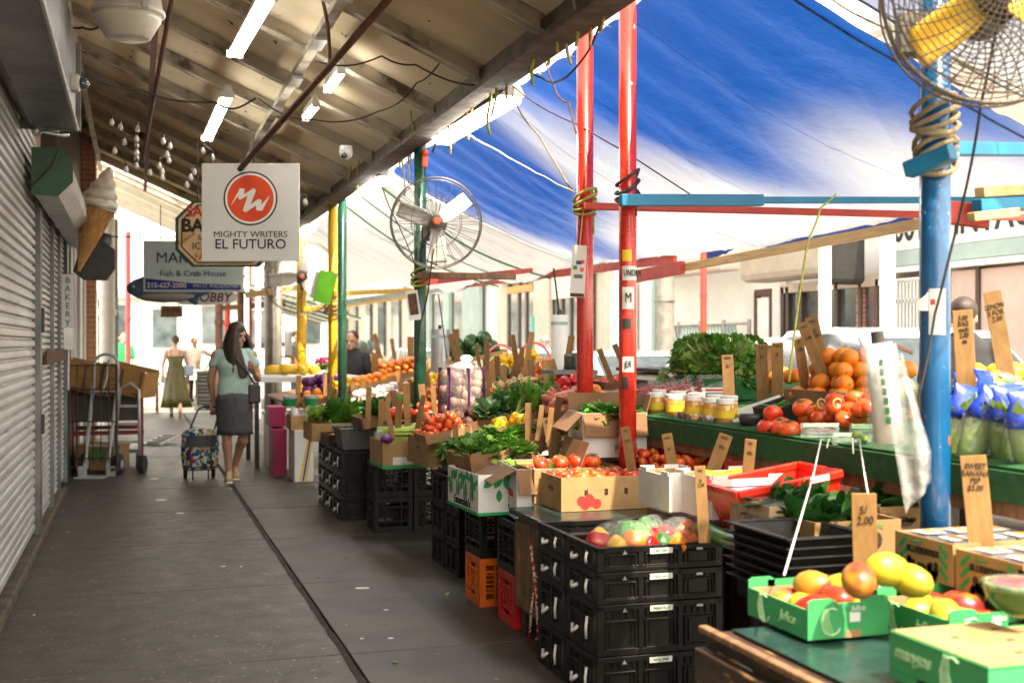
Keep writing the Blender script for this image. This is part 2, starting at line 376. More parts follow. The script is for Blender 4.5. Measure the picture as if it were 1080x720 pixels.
K['lamp_body'] = M('white lamp housing', (.72, .7, .66), (.6, .58, .54), rough=.4, scale=5, dirt=(.35, .3, .22), dscale=6, dth=(.6, .8))
K['lit_tube'] = M('lit bare tube', (.9, .88, .82), emit=(1, .95, .86, 4.5), rough=.4)
K['bulb'] = M('frosted bulb', (.75, .72, .64), (.7, .66, .58), rough=.25)
K['green_box'] = M('green painted plate', (.014, .07, .035), (.011, .05, .026), rough=.5, scale=5, dirt=(.07, .08, .06), dscale=5, dth=(.58, .75))
K['waffle'] = M('waffle cone', (.55, .3, .1), (.42, .2, .06), rough=.6, scale=12)
K['cream'] = M('ice cream plastic', (.5, .44, .36), (.4, .35, .28), rough=.4, scale=4, dirt=(.4, .33, .25), dscale=4, dth=(.55, .75))
K['sign_white'] = M('white sign panel', (.68, .675, .65), (.64, .635, .605), rough=.45, scale=3)
K['sign_red'] = M('red orange sign ink', (.72, .075, .018), (.68, .065, .016), rough=.45)
K['sign_cream'] = M('cream sign panel', (.72, .52, .3), (.62, .43, .23), rough=.55, scale=4, dirt=(.5, .33, .17), dscale=4, dth=(.55, .75))
K['sign_aqua'] = M('aqua sign panel', (.62, .78, .75), (.66, .8, .77), rough=.5, scale=5)
K['aqua_wave'] = M('pale aqua wave', (.62, .78, .74), (.58, .75, .7), rough=.5)
K['navy'] = M('navy print', (.03, .05, .2), (.025, .04, .16), rough=.5)
K['fish'] = M('blue fish paint', (.06, .2, .34), (.04, .12, .22), rough=.3, scale=5, coat=.3)
K['fish_b'] = M('pale fish belly', (.5, .52, .5), (.4, .44, .44), rough=.4)
K['skin'] = M('skin', (.5, .28, .19), (.43, .23, .15), rough=.5, scale=10, sss=.1)
K['skin_lt'] = M('fair skin', (.62, .38, .28), (.55, .32, .23), rough=.5, scale=10, sss=.1)
K['skin_dk'] = M('brown skin', (.16, .08, .05), (.12, .06, .035), rough=.5, scale=10)
K['hair'] = M('dark brown hair', (.022, .012, .009), (.045, .022, .014), rough=.42, scale=30, stretch=(8, 8, .5), bump=.5, bscale=20)
K['hair_gr'] = M('grey hair', (.25, .24, .24), (.16, .15, .15), rough=.6, scale=20)
K['mint'] = M('mint knit top', (.42, .57, .51), (.36, .51, .45), rough=.9, scale=18, bump=.3, bscale=160)
K['skirt'] = M('dark grey denim', (.085, .08, .085), (.065, .062, .066), rough=.9, scale=14, bump=.3, bscale=160)
K['olive'] = M('olive satin dress', (.085, .075, .014), (.065, .058, .01), rough=.45, scale=9)
K['bag_bk'] = M('black leather', (.025, .02, .025), (.04, .034, .04), rough=.45)
K['shoe'] = M('tan suede shoe', (.45, .33, .17), (.36, .25, .12), rough=.8)
K['sole'] = M('white rubber sole', (.7, .67, .6), (.6, .57, .5), rough=.6)
K['shirt_gr'] = M('green shirt', (.02, .35, .1), (.02, .28, .08), rough=.85)
K['shirt_bl'] = M('blue grey shirt', (.33, .38, .5), (.28, .33, .45), rough=.85)
K['shirt_tn'] = M('taupe shirt', (.25, .21, .18), (.2, .17, .14), rough=.85)
K['shirt_bk'] = M('black shirt', (.02, .02, .025), (.03, .03, .034), rough=.85)
K['red_cart'] = M('dark red cart paint', (.3, .02, .025), (.22, .016, .02), rough=.5, scale=7, dirt=(.1, .03, .02), dscale=7, dth=(.55, .75))
K['stripe_cord'] = M('red and white cord', (.55, .02, .02), (.8, .76, .7), rough=.7, scale=45, th=(.48, .54), detail=1)
K['rubber'] = M('black rubber', (.02, .02, .02), (.03, .03, .03), rough=.75)
K['alu'] = M('aluminium tube', (.62, .61, .59), (.5, .49, .47), rough=.4, metal=.25, scale=9)
K['crate_wood'] = M('wirebound crate timber', (.5, .28, .09), (.4, .2, .06), rough=.75, scale=6, stretch=(.8, 6, 6))
K['car_white'] = M('white car paint', (.52, .53, .56), (.5, .51, .54), rough=.2, coat=1, scale=2)
K['car_silver'] = M('silver car paint', (.5, .52, .56), (.48, .5, .54), rough=.2, coat=1, metal=.3)
K['car_glass'] = M('tinted car glass', (.02, .03, .035), (.04, .055, .06), rough=.08, spec=.5, coat=.2)
K['facade_w'] = M('white painted facade', (.72, .7, .67), (.64, .62, .58), rough=.8, scale=1.2)
K['facade_p'] = M('beige rendered facade', (.6, .5, .42), (.54, .44, .36), rough=.85, scale=1.5)
K['facade_g'] = M('grey green facade', (.36, .45, .42), (.3, .38, .36), rough=.8, scale=1.5)
K['teal_paint'] = M('turquoise paint', (.08, .42, .36), (.07, .36, .3), rough=.6)
K['frame_br'] = M('dark brown window frame', (.07, .045, .035), (.05, .032, .026), rough=.5)
K['awn_box'] = M('beige shutter box', (.4, .34, .27), (.34, .28, .22), rough=.6, scale=3)
K['pink_sh'] = M('pinkish shutter', (.62, .45, .4), (.56, .4, .35), rough=.7, scale=3)
K['joint'] = M('packed dirt', (.014, .011, .009), (.04, .03, .02), rough=.95, scale=16, th=(.4, .6))
K['far_sheet'] = M('pale translucent roof sheet', (.7, .66, .55), (.6, .54, .42), rough=.6, scale=2, trans=.45)
K['hem_blue'] = M('dark blue hem', (.004, .03, .2), (.006, .04, .24), rough=.5, trans=.2)
K['hem'] = M('hem tape', (.4, .42, .48), (.3, .33, .42), rough=.6, scale=4, trans=.25)
K['white_paint'] = M('white painted steel', (.78, .78, .76), (.7, .7, .68), rough=.5, scale=5)

def brick_mat(name, c1, c2, mortar, axis):
    m = bpy.data.materials.new(name); m.use_nodes = True; nt = m.node_tree; N = nt.nodes; L = nt.links
    b = N['Principled BSDF']; b.inputs['Roughness'].default_value = .85
    tc = N.new('ShaderNodeTexCoord'); sp = N.new('ShaderNodeSeparateXYZ'); cb = N.new('ShaderNodeCombineXYZ')
    L.new(tc.outputs['Object'], sp.inputs[0]); L.new(sp.outputs[axis], cb.inputs[0]); L.new(sp.outputs['Z'], cb.inputs[1])
    br = N.new('ShaderNodeTexBrick'); br.inputs['Scale'].default_value = 1; br.inputs['Brick Width'].default_value = .21; br.inputs['Row Height'].default_value = .075
    br.inputs['Mortar Size'].default_value = .008; br.inputs['Color1'].default_value = (*c1, 1); br.inputs['Color2'].default_value = (*c2, 1); br.inputs['Mortar'].default_value = (*mortar, 1)
    L.new(cb.outputs[0], br.inputs['Vector']); L.new(br.outputs[0], b.inputs['Base Color'])
    return m
K['brick'] = brick_mat('orange brick', (.5, .22, .1), (.42, .17, .08), (.5, .4, .3), 'X')
K['brick_y'] = brick_mat('red brick', (.4, .16, .1), (.33, .12, .075), (.45, .4, .35), 'Y')

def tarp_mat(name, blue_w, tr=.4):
    """translucent awning sheet with sun glare painted into its blue as broad white bands; bands lie in the sheet's own coordinates"""
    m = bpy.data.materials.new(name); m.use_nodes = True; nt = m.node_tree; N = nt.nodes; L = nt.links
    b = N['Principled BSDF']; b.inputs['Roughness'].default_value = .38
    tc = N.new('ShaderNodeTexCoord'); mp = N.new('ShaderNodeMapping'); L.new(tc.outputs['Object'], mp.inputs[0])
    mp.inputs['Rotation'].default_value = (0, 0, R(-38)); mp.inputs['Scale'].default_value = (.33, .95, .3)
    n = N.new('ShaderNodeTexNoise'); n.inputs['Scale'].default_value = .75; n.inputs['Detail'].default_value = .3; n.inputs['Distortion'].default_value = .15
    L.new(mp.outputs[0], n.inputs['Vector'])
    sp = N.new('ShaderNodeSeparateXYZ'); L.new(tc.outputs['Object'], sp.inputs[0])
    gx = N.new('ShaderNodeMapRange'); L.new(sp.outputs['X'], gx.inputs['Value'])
    gx.inputs['From Min'].default_value = 0; gx.inputs['From Max'].default_value = 2.4; gx.inputs['To Min'].default_value = blue_w[0]; gx.inputs['To Max'].default_value = blue_w[1]  # painted light: shaded blue by the roof edge, sun-washed white outward
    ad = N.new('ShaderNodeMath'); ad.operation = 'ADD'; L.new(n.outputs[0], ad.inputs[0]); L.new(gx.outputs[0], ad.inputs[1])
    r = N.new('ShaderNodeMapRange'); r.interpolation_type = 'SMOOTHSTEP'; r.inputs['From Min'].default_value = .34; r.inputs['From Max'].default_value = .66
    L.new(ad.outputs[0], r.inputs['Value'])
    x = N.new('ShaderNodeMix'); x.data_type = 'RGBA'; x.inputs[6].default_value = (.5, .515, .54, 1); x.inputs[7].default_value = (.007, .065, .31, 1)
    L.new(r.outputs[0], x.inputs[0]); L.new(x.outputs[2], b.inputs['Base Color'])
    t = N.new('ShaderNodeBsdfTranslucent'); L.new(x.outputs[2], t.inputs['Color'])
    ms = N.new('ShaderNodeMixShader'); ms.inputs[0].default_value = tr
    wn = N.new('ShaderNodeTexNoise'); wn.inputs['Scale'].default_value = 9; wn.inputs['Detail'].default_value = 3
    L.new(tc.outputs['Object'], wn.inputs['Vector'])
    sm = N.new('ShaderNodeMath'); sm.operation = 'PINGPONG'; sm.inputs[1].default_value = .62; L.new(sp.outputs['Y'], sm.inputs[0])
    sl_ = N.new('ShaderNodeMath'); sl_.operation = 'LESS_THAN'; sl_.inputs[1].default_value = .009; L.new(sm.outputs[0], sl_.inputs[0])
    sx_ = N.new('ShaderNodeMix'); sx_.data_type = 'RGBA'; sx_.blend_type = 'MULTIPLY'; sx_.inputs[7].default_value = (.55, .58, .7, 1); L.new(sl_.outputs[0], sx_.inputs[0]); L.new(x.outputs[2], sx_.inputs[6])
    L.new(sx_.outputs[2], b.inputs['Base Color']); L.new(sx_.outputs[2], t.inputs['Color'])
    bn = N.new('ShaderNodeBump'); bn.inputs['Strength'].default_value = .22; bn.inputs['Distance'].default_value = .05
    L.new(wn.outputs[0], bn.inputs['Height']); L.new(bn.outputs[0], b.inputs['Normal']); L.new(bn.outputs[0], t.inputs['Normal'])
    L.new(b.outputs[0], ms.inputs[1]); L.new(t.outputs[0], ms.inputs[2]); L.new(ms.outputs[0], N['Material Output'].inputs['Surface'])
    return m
XW = -.71                       # plane of the shop shutters
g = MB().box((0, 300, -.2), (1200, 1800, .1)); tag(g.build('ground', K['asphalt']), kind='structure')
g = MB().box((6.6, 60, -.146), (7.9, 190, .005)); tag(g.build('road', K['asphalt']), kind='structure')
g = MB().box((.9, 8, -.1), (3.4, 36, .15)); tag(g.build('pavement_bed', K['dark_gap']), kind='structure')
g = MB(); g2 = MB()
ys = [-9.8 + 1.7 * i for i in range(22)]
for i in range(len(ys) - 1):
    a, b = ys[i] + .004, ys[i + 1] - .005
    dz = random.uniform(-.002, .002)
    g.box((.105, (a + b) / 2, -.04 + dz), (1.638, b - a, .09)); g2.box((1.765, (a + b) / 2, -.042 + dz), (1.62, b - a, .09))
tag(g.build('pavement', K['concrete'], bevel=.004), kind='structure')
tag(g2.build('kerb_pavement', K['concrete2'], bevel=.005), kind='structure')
g = MB().box((.9, 52, -.1), (3.4, 46, .11)); tag(g.build('far_pavement', K['asphalt']), kind='structure')
m = MB(); n = 420
m.grid(lambda u, v: (.926 + (v - .5) * (.03 + .014 * noise.noise(Vector((0, u * 190, 1)))) + .006 * noise.noise(Vector((3, u * 60, v * 3))), -6 + 31 * u, .0075 + .002 * v * (1 - v)), n, 2); tag(m.build('joint_sediment', K['joint'], smooth=True), kind='structure')
for k in range(26):
    x, y = random.choice([(random.uniform(1.0, 1.75), random.uniform(5.2, 9)), (random.uniform(-.6, .9), random.uniform(5, 15)), (random.uniform(-.6, -.4), random.uniform(6, 12))]); a = random.uniform(.006, .018); m = MB(); m.prism([(a * math.cos(2 * PI * q / 7) * random.uniform(.5, 1.2), a * math.sin(2 * PI * q / 7) * random.uniform(.5, 1.2)) for q in range(7)], .003, Matrix.Translation((0, 0, .003)))
    lf = k % 3 == 0; tag(m.build('leaf_scrap' if lf else 'paper_scrap', K['leaf' if lf else 'white_card'] if k % 3 < 2 else K['kraft_dk'], loc=(x, y, 0.001)), 'small trodden green leaf scrap on the dark pavement' if lf else 'tiny pale or brown paper scrap on the dark pavement', 'litter', 'leaf scraps on the pavement' if lf else 'tiny paper scraps on the pavement')
sc = [(245, 515, .05, .03), (162, 505, .07, .05), (170, 527, .06, .06), (190, 541, .04, .03), (383, 620, .06, .035), (472, 626, .07, .012)]
for i, (px, py, a, b) in enumerate(sc):
    p = W(px, py, z=.004); m = MB(); n = 9
    poly = [(a * math.cos(2 * PI * k / n) * random.uniform(.6, 1), b * math.sin(2 * PI * k / n) * random.uniform(.6, 1)) for k in range(n)]
    m.prism(poly, .003)
    lab = ['tiny paper scrap by the walking woman', 'flat white paper scrap by the shopping trolley', 'pale paper scrap on the bright middle of the pavement', 'small pale scrap below the trolley', 'crumpled white tissue scrap on the slabs before the milk crates', 'thin yellowish green leaf scrap near the orange milk crate'][i]
    tag(m.build('litter_scrap', K['white_card'] if i < 5 else K['celery'], loc=p, rot=(0, 0, random.uniform(0, 3))), lab, 'litter', 'litter on the pavement')

shop = thing('shuttered_shop', 'shuttered shop front with closed grey roller shutters along the dim pavement', 'shop front', (XW, 0, 0))
m = MB(); m.box((-.35, 5, 2.6), (.3, 18.2, 5.2)); m.build('wall', K['facade_p'], shop)
m = MB(); m.box((.03, 4.2, .035), (.09, 16, .07)); m.build('sill', K['beam'], shop, bevel=.012)
def slats(y0, y1, z0, z1, pitch, depth_, nm='roller_shutter'):
    m = MB(); n = int((z1 - z0) / pitch); prof = []
    for i in range(n):
        z = z0 + i * pitch
        prof += [(0, z), (depth_ * .9, z + pitch * .16), (depth_, z + pitch * .4), (depth_ * .75, z + pitch * .7), (.0, z + pitch * .86)]
    vs = []; fs = []
    for x, z in prof: vs += [(x, y0, z), (x, y1, z)]
    for i in range(len(prof) - 1): fs.append((2 * i, 2 * i + 1, 2 * i + 3, 2 * i + 2))
    m.add(vs, fs); return m.build(nm, K['shutter'], shop, auto=True)
def wy(px): return W(px, 300, x=XW).y
yA, yB, yC, yD, yE = wy(34), wy(39), wy(50), wy(58), wy(65)
slats(-2, yA, .1, 2.95, .066, .022)
for a, b in ((yB, yC - .06), (yC, yD - .07), (yD, yE - .05)):
    slats(a, b, .1, 2.62, .05, .026)
for y in (yA + .1, yC - .03, yD - .035, yE):
    m = MB(); m.box((.02, y, 1.36), (.07, .05 if y != yA + .1 else .16, 2.62)); m.build('shutter_rail', K['steel_dk'], shop, bevel=.006)
m = MB(); m.box((.05, yA + .12, 1.62), (.05, .06, .18)); m.box((.05, yA + .12, .86), (.05, .06, .14)); m.build('lock_box', K['black'], shop, bevel=.008)
m = MB(); m.box((.06, (yB + yE) / 2, 1.34), (.02, yE - yB, .1)); m.build('lock_bar', K['rust'], shop)
yH = W(80, 140, x=-.36).y
m = MB(); m.prism([(0.02, 3.35), (0.02, 2.86), (.1, 2.8), (.35, 2.8), (.35, 3.35)], yH + 2, Matrix(((1, 0, 0, 0), (0, 0, -1, yH), (0, 1, 0, 0), (0, 0, 0, 1))))
hd = m.build('shutter_hood', K['steel_dk'], shop, bevel=.006)
m = MB(); m.tube([(.36, -1.9, 2.8), (.36, yH, 2.8)], .012, 6); m.build('hood_edge', K['steel_lt'], hd)
m = MB(); m.box((.2, yH + .01, 3.07), (.36, .02, .56)); m.build('hood_end', K['steel_dk'], hd, bevel=.004)
m = MB()
m.tube([(.12, yH + .06, 2.78), (.16, yH - .1, 2.76), (.26, yH + .0, 2.76), (.3, yH + .1, 2.78)], .012, 6)
m.ball((.12, yH, 2.78), .035); m.ball((.22, yH + .05, 2.8), .032); m.build('hood_hardware', K['steel_lt'], hd, smooth=True)
dG = 7.75
pg = [W(a, b, y=W(50, 180, x=-.55).y) for a, b in ((33, 155), (66, 156), (77, 175), (77, 192), (61, 207), (33, 205))]
yG = pg[0].y; m = MB(); poly = [(p.x - XW, p.z) for p in pg]
toY = lambda y: Matrix(((1, 0, 0, 0), (0, 0, 1, y), (0, 1, 0, 0), (0, 0, 0, 1)))
m.prism(poly, .012, toY(yG)); m.build('green_end_plate', K['green_box'], shop)
m = MB(); c0 = sum(p[0] for p in poly) / 6; c1 = sum(p[1] for p in poly) / 6
m.prism([(c0 + (x - c0) * .93, c1 + (z - c1) * .93) for x, z in poly], 4.4, toY(yG + .014)); m.build('shutter_hood', K['steel_lt'], shop, bevel=.004)
m = MB(); m.tube([(poly[1][0] - .02, yG - .01, poly[1][1] - .02), (poly[1][0] - .06, yG - .012, poly[1][1] - .12), (.06, yG - .012, poly[4][1] + .05)], .007, 6); m.build('pull_chain', K['black'], shop)
bk = thing('bakery_front', 'narrow dark bakery front past the roller shutters', 'shop front', (XW, yE + .05, 0))
m = MB(); m.box((-.3, 3.3, 2.6), (.5, 6.6, 5.2)); m.build('wall', K['frame_br'], bk)
for k, (yy, c) in enumerate(((.9, 'green_box'), (1.7, 'steel_dk'), (2.6, 'facade_w'), (4.2, 'white_paint'), (5.6, 'white_paint'))):
    m = MB(); m.box((-.03, yy, 1.35), (.09, .35 + .1 * k, 2.7)); m.build('pilaster', K[c], bk, bevel=.01)
m = MB(); m.box((.04, 3.5, 2.75), (.2, 6.2, .3)); m.build('fascia', K['facade_w'], bk, bevel=.01)
p = W(109, 330, y=18.6)
b2 = thing('brick_corner', 'sunlit orange brick corner pier beyond the bakery', 'pier', (-.62, p.y, 0))
m = MB(); m.box((-.26, .4, 2.5), (.62, .8, 5)); m.build('pier', K['brick'], b2)
m = MB(); m.box((-.2, .4, 2.86), (.8, .9, .12)); m.build('cap', K['facade_w'], b2, bevel=.015)
p = W(71.5, 318, d=11.55)
t = thing('vertical_sign', 'narrow upright white sign reading BAKERY beside the shutters', 'sign', p)
MB().box((0, 0, 0), (.112, .03, .53)).build('panel', K['sign_white'], t, bevel=.004)
MB().box((0, .004, 0), (.118, .028, .54)).build('frame', K['red_ink'], t)
for i, ch in enumerate('BAKERY'): text('letter', ch, .085, K['black_ink'], t, (0, -.017, .205 - .083 * i), FRONT)
MB().box((-.08, .01, .2), (.06, .02, .02)).build('bracket', K['black'], t)
p = W(72, 357, d=11.5); m = MB().box((0, 0, 0), (.09, .08, .22)); m.tube([(0, 0, -.1), (0, 0, -.5)], .012)
tag(m.build('meter_box', K['steel_lt'], loc=p, bevel=.01), 'small grey meter box with conduit under the BAKERY sign', 'meter box')
p0 = W(80, 88, d=7.0)
t = thing('security_camera', 'white dome security camera on the edge of the steel hood', 'camera', p0)
MB().box((-.02, 0, .0), (.09, .1, .1)).build('housing', K['lamp_body'], t, bevel=.02); m = MB(); m.ball((.04, -.01, -.0), .038); m.build('dome', K['glass'], t, smooth=True)
a, b = W(116, 176, d=10.4), W(83, 286, d=10.4)
cone = thing('ice_cream_cone', 'big swirled ice cream cone ornament hung point down by the shop hood', 'shop ornament', b)
ax = (a - b); L_ = ax.length; rot = ax.to_track_quat('Z', 'Y').to_euler(); cone.rotation_euler = rot
m = MB(); m.lathe([(.012, 0), (.04, .12), (.08, .3), (.12, .5), (.14, .58), (.145, .6), (.02, .6)], 20); o = m.build('waffle_cone', K['waffle'], cone, auto=True)
m = MB()
for k in range(9):
    for sgn in (-1, 1):
        pts = [((.006 + .143 * t_ ** .9) * 1.01 * math.cos(k * 2 * PI / 9 + sgn * 2.1 * t_), (.006 + .143 * t_ ** .9) * 1.01 * math.sin(k * 2 * PI / 9 + sgn * 2.1 * t_), .02 + .57 * t_) for t_ in [i / 10 for i in range(11)]]
        m.tube(pts, .004, 4)
m.build('waffle_ribs', K['crate_wood'], cone)
m = MB(); pr = []
for i in range(41):
    q = i / 40; r0 = .155 * (1 - q) ** .8 + .008
    pr.append((r0 * 1.04, .58 + q * (L_ - .58)))
m.lathe(pr, 24, mod=lambda w, s_: 1 + .2 * abs(math.cos(.5 * w - PI * 4 * s_ ** .85)) - .1 + .03 * math.cos(5 * w + 20 * s_)); m.build('ice_cream_swirl', K['cream'], cone, smooth=True)
p = W(100, 275, d=12); m = MB().prism([(-.2, -.12), (-.1, -.2), (.12, -.2), (.2, -.08), (.2, .1), (.08, .2), (-.1, .2)], .2, Matrix.Rotation(R(90), 4, 'X'))
tag(m.build('awning_end_box', K['black'], loc=p, bevel=.01), 'black faceted awning end box below the ice cream cone', 'awning box')

XE, ZE, SL = 2.13, 3.15, .44
def zr(x): return ZE + (XE - x) * SL
roof = thing('market_roof', 'long lean-to roof of rusty corrugated sheets over the pavement', 'roof', (0, 0, 0))
Y0, Y1 = 2.2, 20.6
m = MB(); n = int((Y1 - Y0) / .0385)
vs = []; fs = []
for i in range(n + 1):
    y = Y0 + i * .0385; dz = .015 * (1 if i % 2 else -1)
    vs += [(-1.05, y, zr(-1.05) + dz + .12), (XE + .12, y, zr(XE + .12) + dz + .12)]
for i in range(n): fs.append((2 * i, 2 * i + 1, 2 * i + 3, 2 * i + 2))
m.add(vs, fs); m.build('roof_sheet', K['roof'], roof, solid=.003)
ry = [6.15 + 1.22 * (i - 2) for i in range(-1, 15)]
for y in ry:
    m = MB(); d = Vector((XE - -1.0, 0, zr(XE) - zr(-1.0)))
    a, b = Vector((-1.0, y, zr(-1.0) + .04)), Vector((XE, y, zr(XE) + .04))
    m.bar(a, b, .012, .12, up=(SL, 0, 1)); m.bar(a + Vector((0, -.035, -.052)), b + Vector((0, -.035, -.052)), .075, .012, up=(SL, 0, 1))
    m.bar(a + Vector((0, .03, .06)), b + Vector((0, .03, .06)), .07, .01, up=(SL, 0, 1))
    m.build('rafter', K['rafter'], roof)
m = MB(); m.box((XE + .02, (Y0 + Y1) / 2, ZE - .03), (.07, Y1 - Y0, .2)); m.box((XE - .06, (Y0 + Y1) / 2, ZE - .12), (.14, Y1 - Y0, .03)); m.build('edge_beam', K['beam'], roof)
m = MB(); m.box((XE + .12, (Y0 + Y1) / 2, ZE + .09), (.05, Y1 - Y0, .08)); m.build('gutter', K['beam'], roof)
m = MB(); m.box((1.18, (Y0 + Y1) / 2, zr(1.18) - .05), (.07, Y1 - Y0, .05)); m.build('cable_tray', K['rafter'], roof)
for y in [4.4 + 1.22 * i for i in range(13)]:
    m = MB(); m.box((1.18, y, zr(1.18) - .085), (.085, .3, .03)); m.build('tray_clip', K['steel_lt'], roof)
m = MB(); m.box((.15, (Y0 + Y1) / 2, zr(.15) - .03), (.05, Y1 - Y0, .04)); m.build('purlin', K['rust'], roof)
m = MB(); m.box((-.55, (Y0 + Y1) / 2, zr(-.55) - .03), (.06, Y1 - Y0, .05)); m.build('purlin', K['rafter'], roof)
for k, (a, b, r) in enumerate(((W(243, 190, d=8.9), W(416, -8, d=6.4), .022), (W(150, 170, d=11.5), W(182, -5, d=7.2), .016))):
    tag(MB().tube([a, b], r, 8).build('rusty_pipe', K['rust'], smooth=True), ['long rusty pipe slanting from the red and white square sign up to the roof', 'thin rusty pipe under the roof beside the dome lamp'][k], 'pipe', 'pipes under the roof')
fc = thing('far_canopy', 'pale translucent canopy continuing past the end of the corrugated roof', 'canopy', (0, 0, 0))
m = MB(); m.grid(lambda u, v: (-1.0 + 3.2 * u, 20.75 + 4.6 * v, zr(-1.0 + 3.2 * u) + .1), 12, 12); m.build('roof_sheet', K['far_sheet'], fc, solid=.004)
for y in (20.9, 22.1, 23.3, 24.5, 25.2):
    m = MB(); m.bar((-1.0, y, zr(-1.0) + .03), (2.2, y, zr(2.2) + .03), .05, .1, up=(SL, 0, 1)); m.build('rafter', K['white_paint'], fc)
m = MB(); m.box((2.15, 23.05, ZE), (.07, 4.6, .16)); m.build('edge_beam', K['white_paint'], fc)
for y in (20.9, 25.2): MB().tube([(2.2, y, 0), (2.2, y, ZE)], .05, 10).build('post', K['white_paint'], fc, smooth=True)
def post(name, px, mat, r, label, top=None, stickers=(), lean=0, x=2.2):
    p = W(px, 400, x=x); zt = top or (3.3 if x > 2.3 else 3.18)
    t = thing(name, label, 'post', (p.x, p.y, -.02))
    m = MB().tube([(0, 0, 0), (lean * .5, 0, zt / 2), (lean, 0, zt)], r, 20); m.build('shaft', mat, t, smooth=True)
    m = MB().box((0, 0, .012), (r * 4, r * 4, .018)); m.build('base_plate', K['rust'], t)
    for z0, z1, w0, w1, mt, txt in stickers:
        s = MB(); q = r * 1.018
        s.grid(lambda u, v: (lean * (z0 + (z1 - z0) * v) / zt + q * math.cos(w0 + (w1 - w0) * u), q * math.sin(w0 + (w1 - w0) * u), z0 + (z1 - z0) * v), 8, 2)
        st = s.build('sticker', K[mt], t, smooth=True)
        if txt:
            w = (w0 + w1) / 2; q2 = q + .0025
            text('sticker_print', txt, (z1 - z0) * .62, K['black_ink'] if mt != 'black' else K['white_ink'], st, (q2 * math.cos(w), q2 * math.sin(w), (z0 + z1) / 2), (R(90), 0, w + PI / 2), squash=.7, ext=.002)
    return t, p
def zz(py, p): return H + (CY - py) / F * depth(p) + .02
P1t, P1 = post('red_post', 617, K['red_pole'], .049, 'glossy red post with a paper tag tied on, farther of the two red posts', x=2.5)
q = W(662, 400, x=2.5)
aw = -PI / 2 + .35
P2t, P2 = post('red_post', 662, K['red_pole'], .047, 'scuffed red post covered in stickers, nearer of the two red posts', x=2.5, stickers=[
    (zz(276, q), zz(264, q), -2.6, -1.5, 'yellow_ink', None), (zz(296, q), zz(281, q), -2.6, -.3, 'sign_white', 'UNDER'), (zz(326, q), zz(303, q), -2.6, -1.2, 'white_ink', 'M'),
    (zz(347, q), zz(336, q), -2.6, -1.6, 'black', None), (zz(392, q), zz(376, q), -2.6, -1.2, 'sign_white', 'ER'), (zz(410, q), zz(397, q), -2.7, -1.9, 'black', None)])
P3t, P3 = post('green_post', 443, K['green_pole'], .05, 'dark green post carrying the round grey fan', x=2.2)
P4t, P4 = post('green_post', 361, K['green_pole'], .05, 'dark green post standing against a yellow post', x=2.2)
P5t, P5 = post('yellow_post', 351, K['yellow_pole'], .055, 'yellow post standing against a dark green post', x=2.17)
P6t, P6 = post('yellow_post', 318, K['yellow_pole'], .07, 'yellow post with a small fan fixed on it', x=2.2)
P7t, P7 = post('grey_post', 287, K['grey_pole'], .13, 'thick grey post at the far end of the stalls', x=2.15)
P8t, P8 = post('grey_post', 293, K['grey_pole'], .07, 'thin grey post just behind the thick grey one', x=2.18, top=2.9)
q = W(985, 400, x=2.5)
P0t, P0 = post('blue_post', 986, K['blue_pole'], .049, 'chipped blue post with a torn paper notice and the near fan', x=2.5, top=3.1, stickers=[(zz(353, q), zz(305, q), -2.6, -1.5, 'sign_white', None), (zz(322, q), zz(316, q), -2.5, -2.2, 'red_ink', None), (zz(322, q), zz(316, q), -2.1, -1.9, 'orange_ink', None)])
m = MB(); m.grid(lambda u, v: (-.036 - .05 * math.sin(u * 3), -.035 + .01 * math.sin(5 * v), zz(335, q) + u * .09 + .01 * v), 6, 4) ; m = MB()
m.grid(lambda u, v: (-.041 - .045 * u, -.02 - .015 * math.sin(3 * u), zz(328, q) + v * .065 * (1 - .5 * u)), 6, 6); m.build('torn_notice_flap', K['sign_white'], P0t, solid=.002)

def rail(a, b, w, h, mat, label, cat='rail', name='rail'):
    o = MB().bar(a, b, w, h, up=(0, 0, 1)).build(name, mat, bevel=.004); return tag(o, label, cat, 'rails that hold up the awning')
yb = P2.y - .09
rail((P2.x - .08, yb, W(650, 211, y=yb).z), (3.25, yb - .01, W(764, 210, y=yb).z), .045, .062, K['blue_rail'], 'thick blue sleeve rail tied to the stickered red post')
rail((3.23, yb - .012, W(764, 210, y=yb).z), (5.3, yb - .05, W(1080, 210, y=yb).z), .035, .036, K['blue_rail'], 'slim blue rail running on from the blue sleeve across the stall')
ya = P1.y - .1
rail((P1.x - .05, ya, W(606, 217, y=ya).z), (5.2, yb + .2, W(1075, 229, y=yb + .2).z), .04, .04, K['red_rail'], 'slim red rail just under the blue rail')
a = W(957, 180, d=3.78); b = W(1005, 160, d=3.66)
rail((a.x, a.y, a.z), (b.x, b.y, b.z), .05, .05, K['blue_rail'], 'short blue bracket lashed to the blue post')
rail(W(985, 157, d=3.92), W(1110, 158, d=4.3), .04, .045, K['blue_rail'], 'blue rail reaching out from the blue post behind the fan')
rail(W(1033, 203, d=4.6), W(1110, 199, d=4.8), .05, .04, K['wood_lt'], 'short raw timber end above the blue rail')
rail(W(1030, 217, d=4.6), W(1110, 212, d=4.8), .05, .05, K['blue_rail'], 'second blue rail with a sawn timber end')
rail(W(1024, 229, d=4.5), W(1072, 224, d=4.6), .04, .035, K['wood_lt'], 'short yellow timber stub under the blue rails')
rail(W(990, 223, d=4.7), W(1042, 229, d=4.7), .05, .09, K['red_rail'], 'stacked red board ends beside the blue post')
XO = 4.85
rail(W(695, 287, x=XO), W(1090, 214, x=XO), .05, .07, K['wood_lt'], 'long raw timber rail along the outer edge of the blue awning')
rail(W(470, 303, x=XO), W(712, 273, x=XO), .05, .085, K['red_rail'], 'red rail along the outer edge of the awning')
